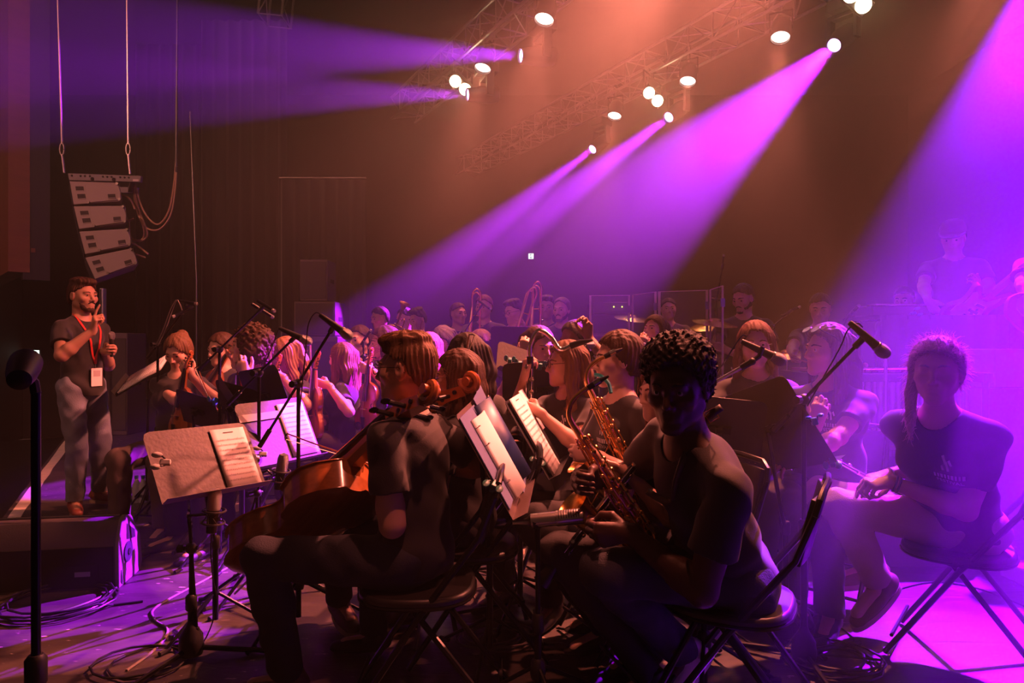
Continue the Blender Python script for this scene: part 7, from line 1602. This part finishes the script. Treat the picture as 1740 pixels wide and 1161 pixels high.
drum('small tom drum left above the bass drum', (1.60, 7.42, DZ + .74), (0, -.35, 1), .15, .2, [[(1.66, 7.5, DZ + .60), (1.74, 7.5, DZ + .56)]]); drum('small tom drum right above the bass drum', (1.93, 7.42, DZ + .74), (0, -.35, 1), .16, .22, [[(1.86, 7.5, DZ + .62), (1.77, 7.5, DZ + .56)]])
drum('snare drum in front of the bearded percussionist', (2.05, 5.78, 1.02), (0, -.05, 1), .175, .14, [[(2.05, 5.78, .95), (2.05, 5.78, .35), (2.3, 5.9, .012)], [(2.05, 5.78, .35), (1.85, 5.95, .012)], [(2.05, 5.78, .35), (2.0, 5.55, .012)]], 'percussion of the bearded player')
def cymbal(label, c, r, tilt=(0.1, -.2, 1), z0=0.0):
    c = V(c); t = thing('cymbal', label, 'cymbal', V((c.x, c.y, z0)), group='cymbals on stands'); o = V((c.x, c.y, z0)); ax = V(tilt).normalized()
    MB().lathe([(.02, .03), (.05, .022), (.06, .008), (r, -.018), (r, -.020), (.06, .004), (.02, .02)], c, ax, 32).build('cymbal_disc', CYM, t, o)
    MB().tube([V((c.x, c.y, z0 + .2)), V((c.x, c.y, c.z + .03))], .010, 8).build('stand_pole', CHROME, t, o)
    for k in range(3): a = k * 2.094 + .4; MB().tube([V((c.x, c.y, z0 + .3)), V((c.x + .24 * math.cos(a), c.y + .24 * math.sin(a), z0 + .012))], .008, 6).build('leg', CHROME, t, o)
cymbal('cymbal left of the shaded drummer', (1.30, 7.35, 1.58), .2, z0=DZ); cymbal('wide cymbal right of the shaded drummer', (2.16, 7.4, 1.50), .23, (-.15, -.2, 1), DZ); cymbal('cymbal on a stand beside the bearded percussionist', (1.83, 6.15, 1.50), .2, (.1, -.2, 1)); cymbal('low cymbal right of the bearded percussionist', (2.42, 6.0, 1.22), .18, (-.1, -.2, 1))
# odds and ends at the right
box_thing('pedal_unit', 'small effect unit with tiny lights on the stage floor right of the woman with sunglasses', 'effect unit', (2.05, 4.02, .42), (2.38, 4.2, .50), BLKP)
for k in range(3): q = V((2.10 + .05 * k, 4.018, .465)); tag(MB().box(q, (.022, .006, .010)).build('indicator_light', emission('white_led', (.9, .8, 1.0), 4), None, q), ('left tiny light on the effect unit', 'middle tiny light on the effect unit', 'right tiny light on the effect unit')[k], 'light', 'lights of the effect unit')
box_thing('equipment_case', 'low flat equipment case under the effect unit', 'case', (1.98, 3.98, 0), (2.75, 4.35, .42), SPK)
box_thing('amplifier', 'pale fronted amplifier at the right edge behind the backlit woman', 'amplifier', W(1690, 660, 4.55) , W(1690, 660, 4.55) + V((.5, .3, .26)), mat('pale_amp', (.42, .36, .40), .6))
bx = W(1690, 660, 4.55); box_thing('equipment_case', 'dark case carrying the pale fronted amplifier', 'case', (bx.x - .05, bx.y - .02, 0), (bx.x + .6, bx.y + .34, bx.z), SPK)
for a, b, lab, Y_ in (((1505, 690), (1505, 608), 'thin upright pole behind the woman with sunglasses', 4.25), ((1636, 690), (1636, 604), 'thin upright pole right of the backlit woman', 4.4)):
    p, q = W(*a, Y_), W(*b, Y_); t = thing('stand_pole', lab, 'stand', (p.x, Y_, 0), group='thin upright poles at right'); MB().cyl((p.x, Y_, .02), q, .011, 8).build('pole', STEEL, t, (p.x, Y_, 0)); MB().lathe([(.13, 0), (.13, .015), (.02, .03)], (p.x, Y_, 0), (0, 0, 1), 20).build('base', BLK, t, (p.x, Y_, 0))
box_thing('pedal_board', 'pale slanted pedal board on the floor at the right edge', 'pedal board', (2.75, 3.55, 0.0), (3.35, 3.85, .09), mat('pale_board', (.45, .36, .34), .5)); box_thing('pedal', 'black pedal on the pale board at the right edge', 'pedal', (2.98, 3.6, .09), (3.12, 3.76, .13), BLKP)
box_thing('plank', 'long pale plank lying behind the chair at right', 'plank', (2.55, 3.95, .42), (3.5, 4.05, .47), MATS['pale_board']) if False else None
# water bottles beside a chair at left
for i_, (px_, py_) in enumerate(((232, 700), (243, 699))):
    p = W(px_, py_ + 8, 5.6); p = V((p.x, 5.6, 0)); t = thing('water_bottle', ('left small water bottle on the floor behind the tilted score stand', 'right small water bottle on the floor behind the tilted score stand')[i_], 'bottle', p, group='small water bottles'); MB().lathe([(.03, 0), (.032, .02), (.032, .14), (.014, .18), (.013, .2)], p, (0, 0, 1), 16).build('body', mat('bottle_plastic', (.45, .5, .6), .15), t, p); MB().lathe([(.015, .195), (.015, .22), (.001, .221)], p, (0, 0, 1), 12).build('cap', mat('blue_cap', (.05, .1, .5), .4), t, p)
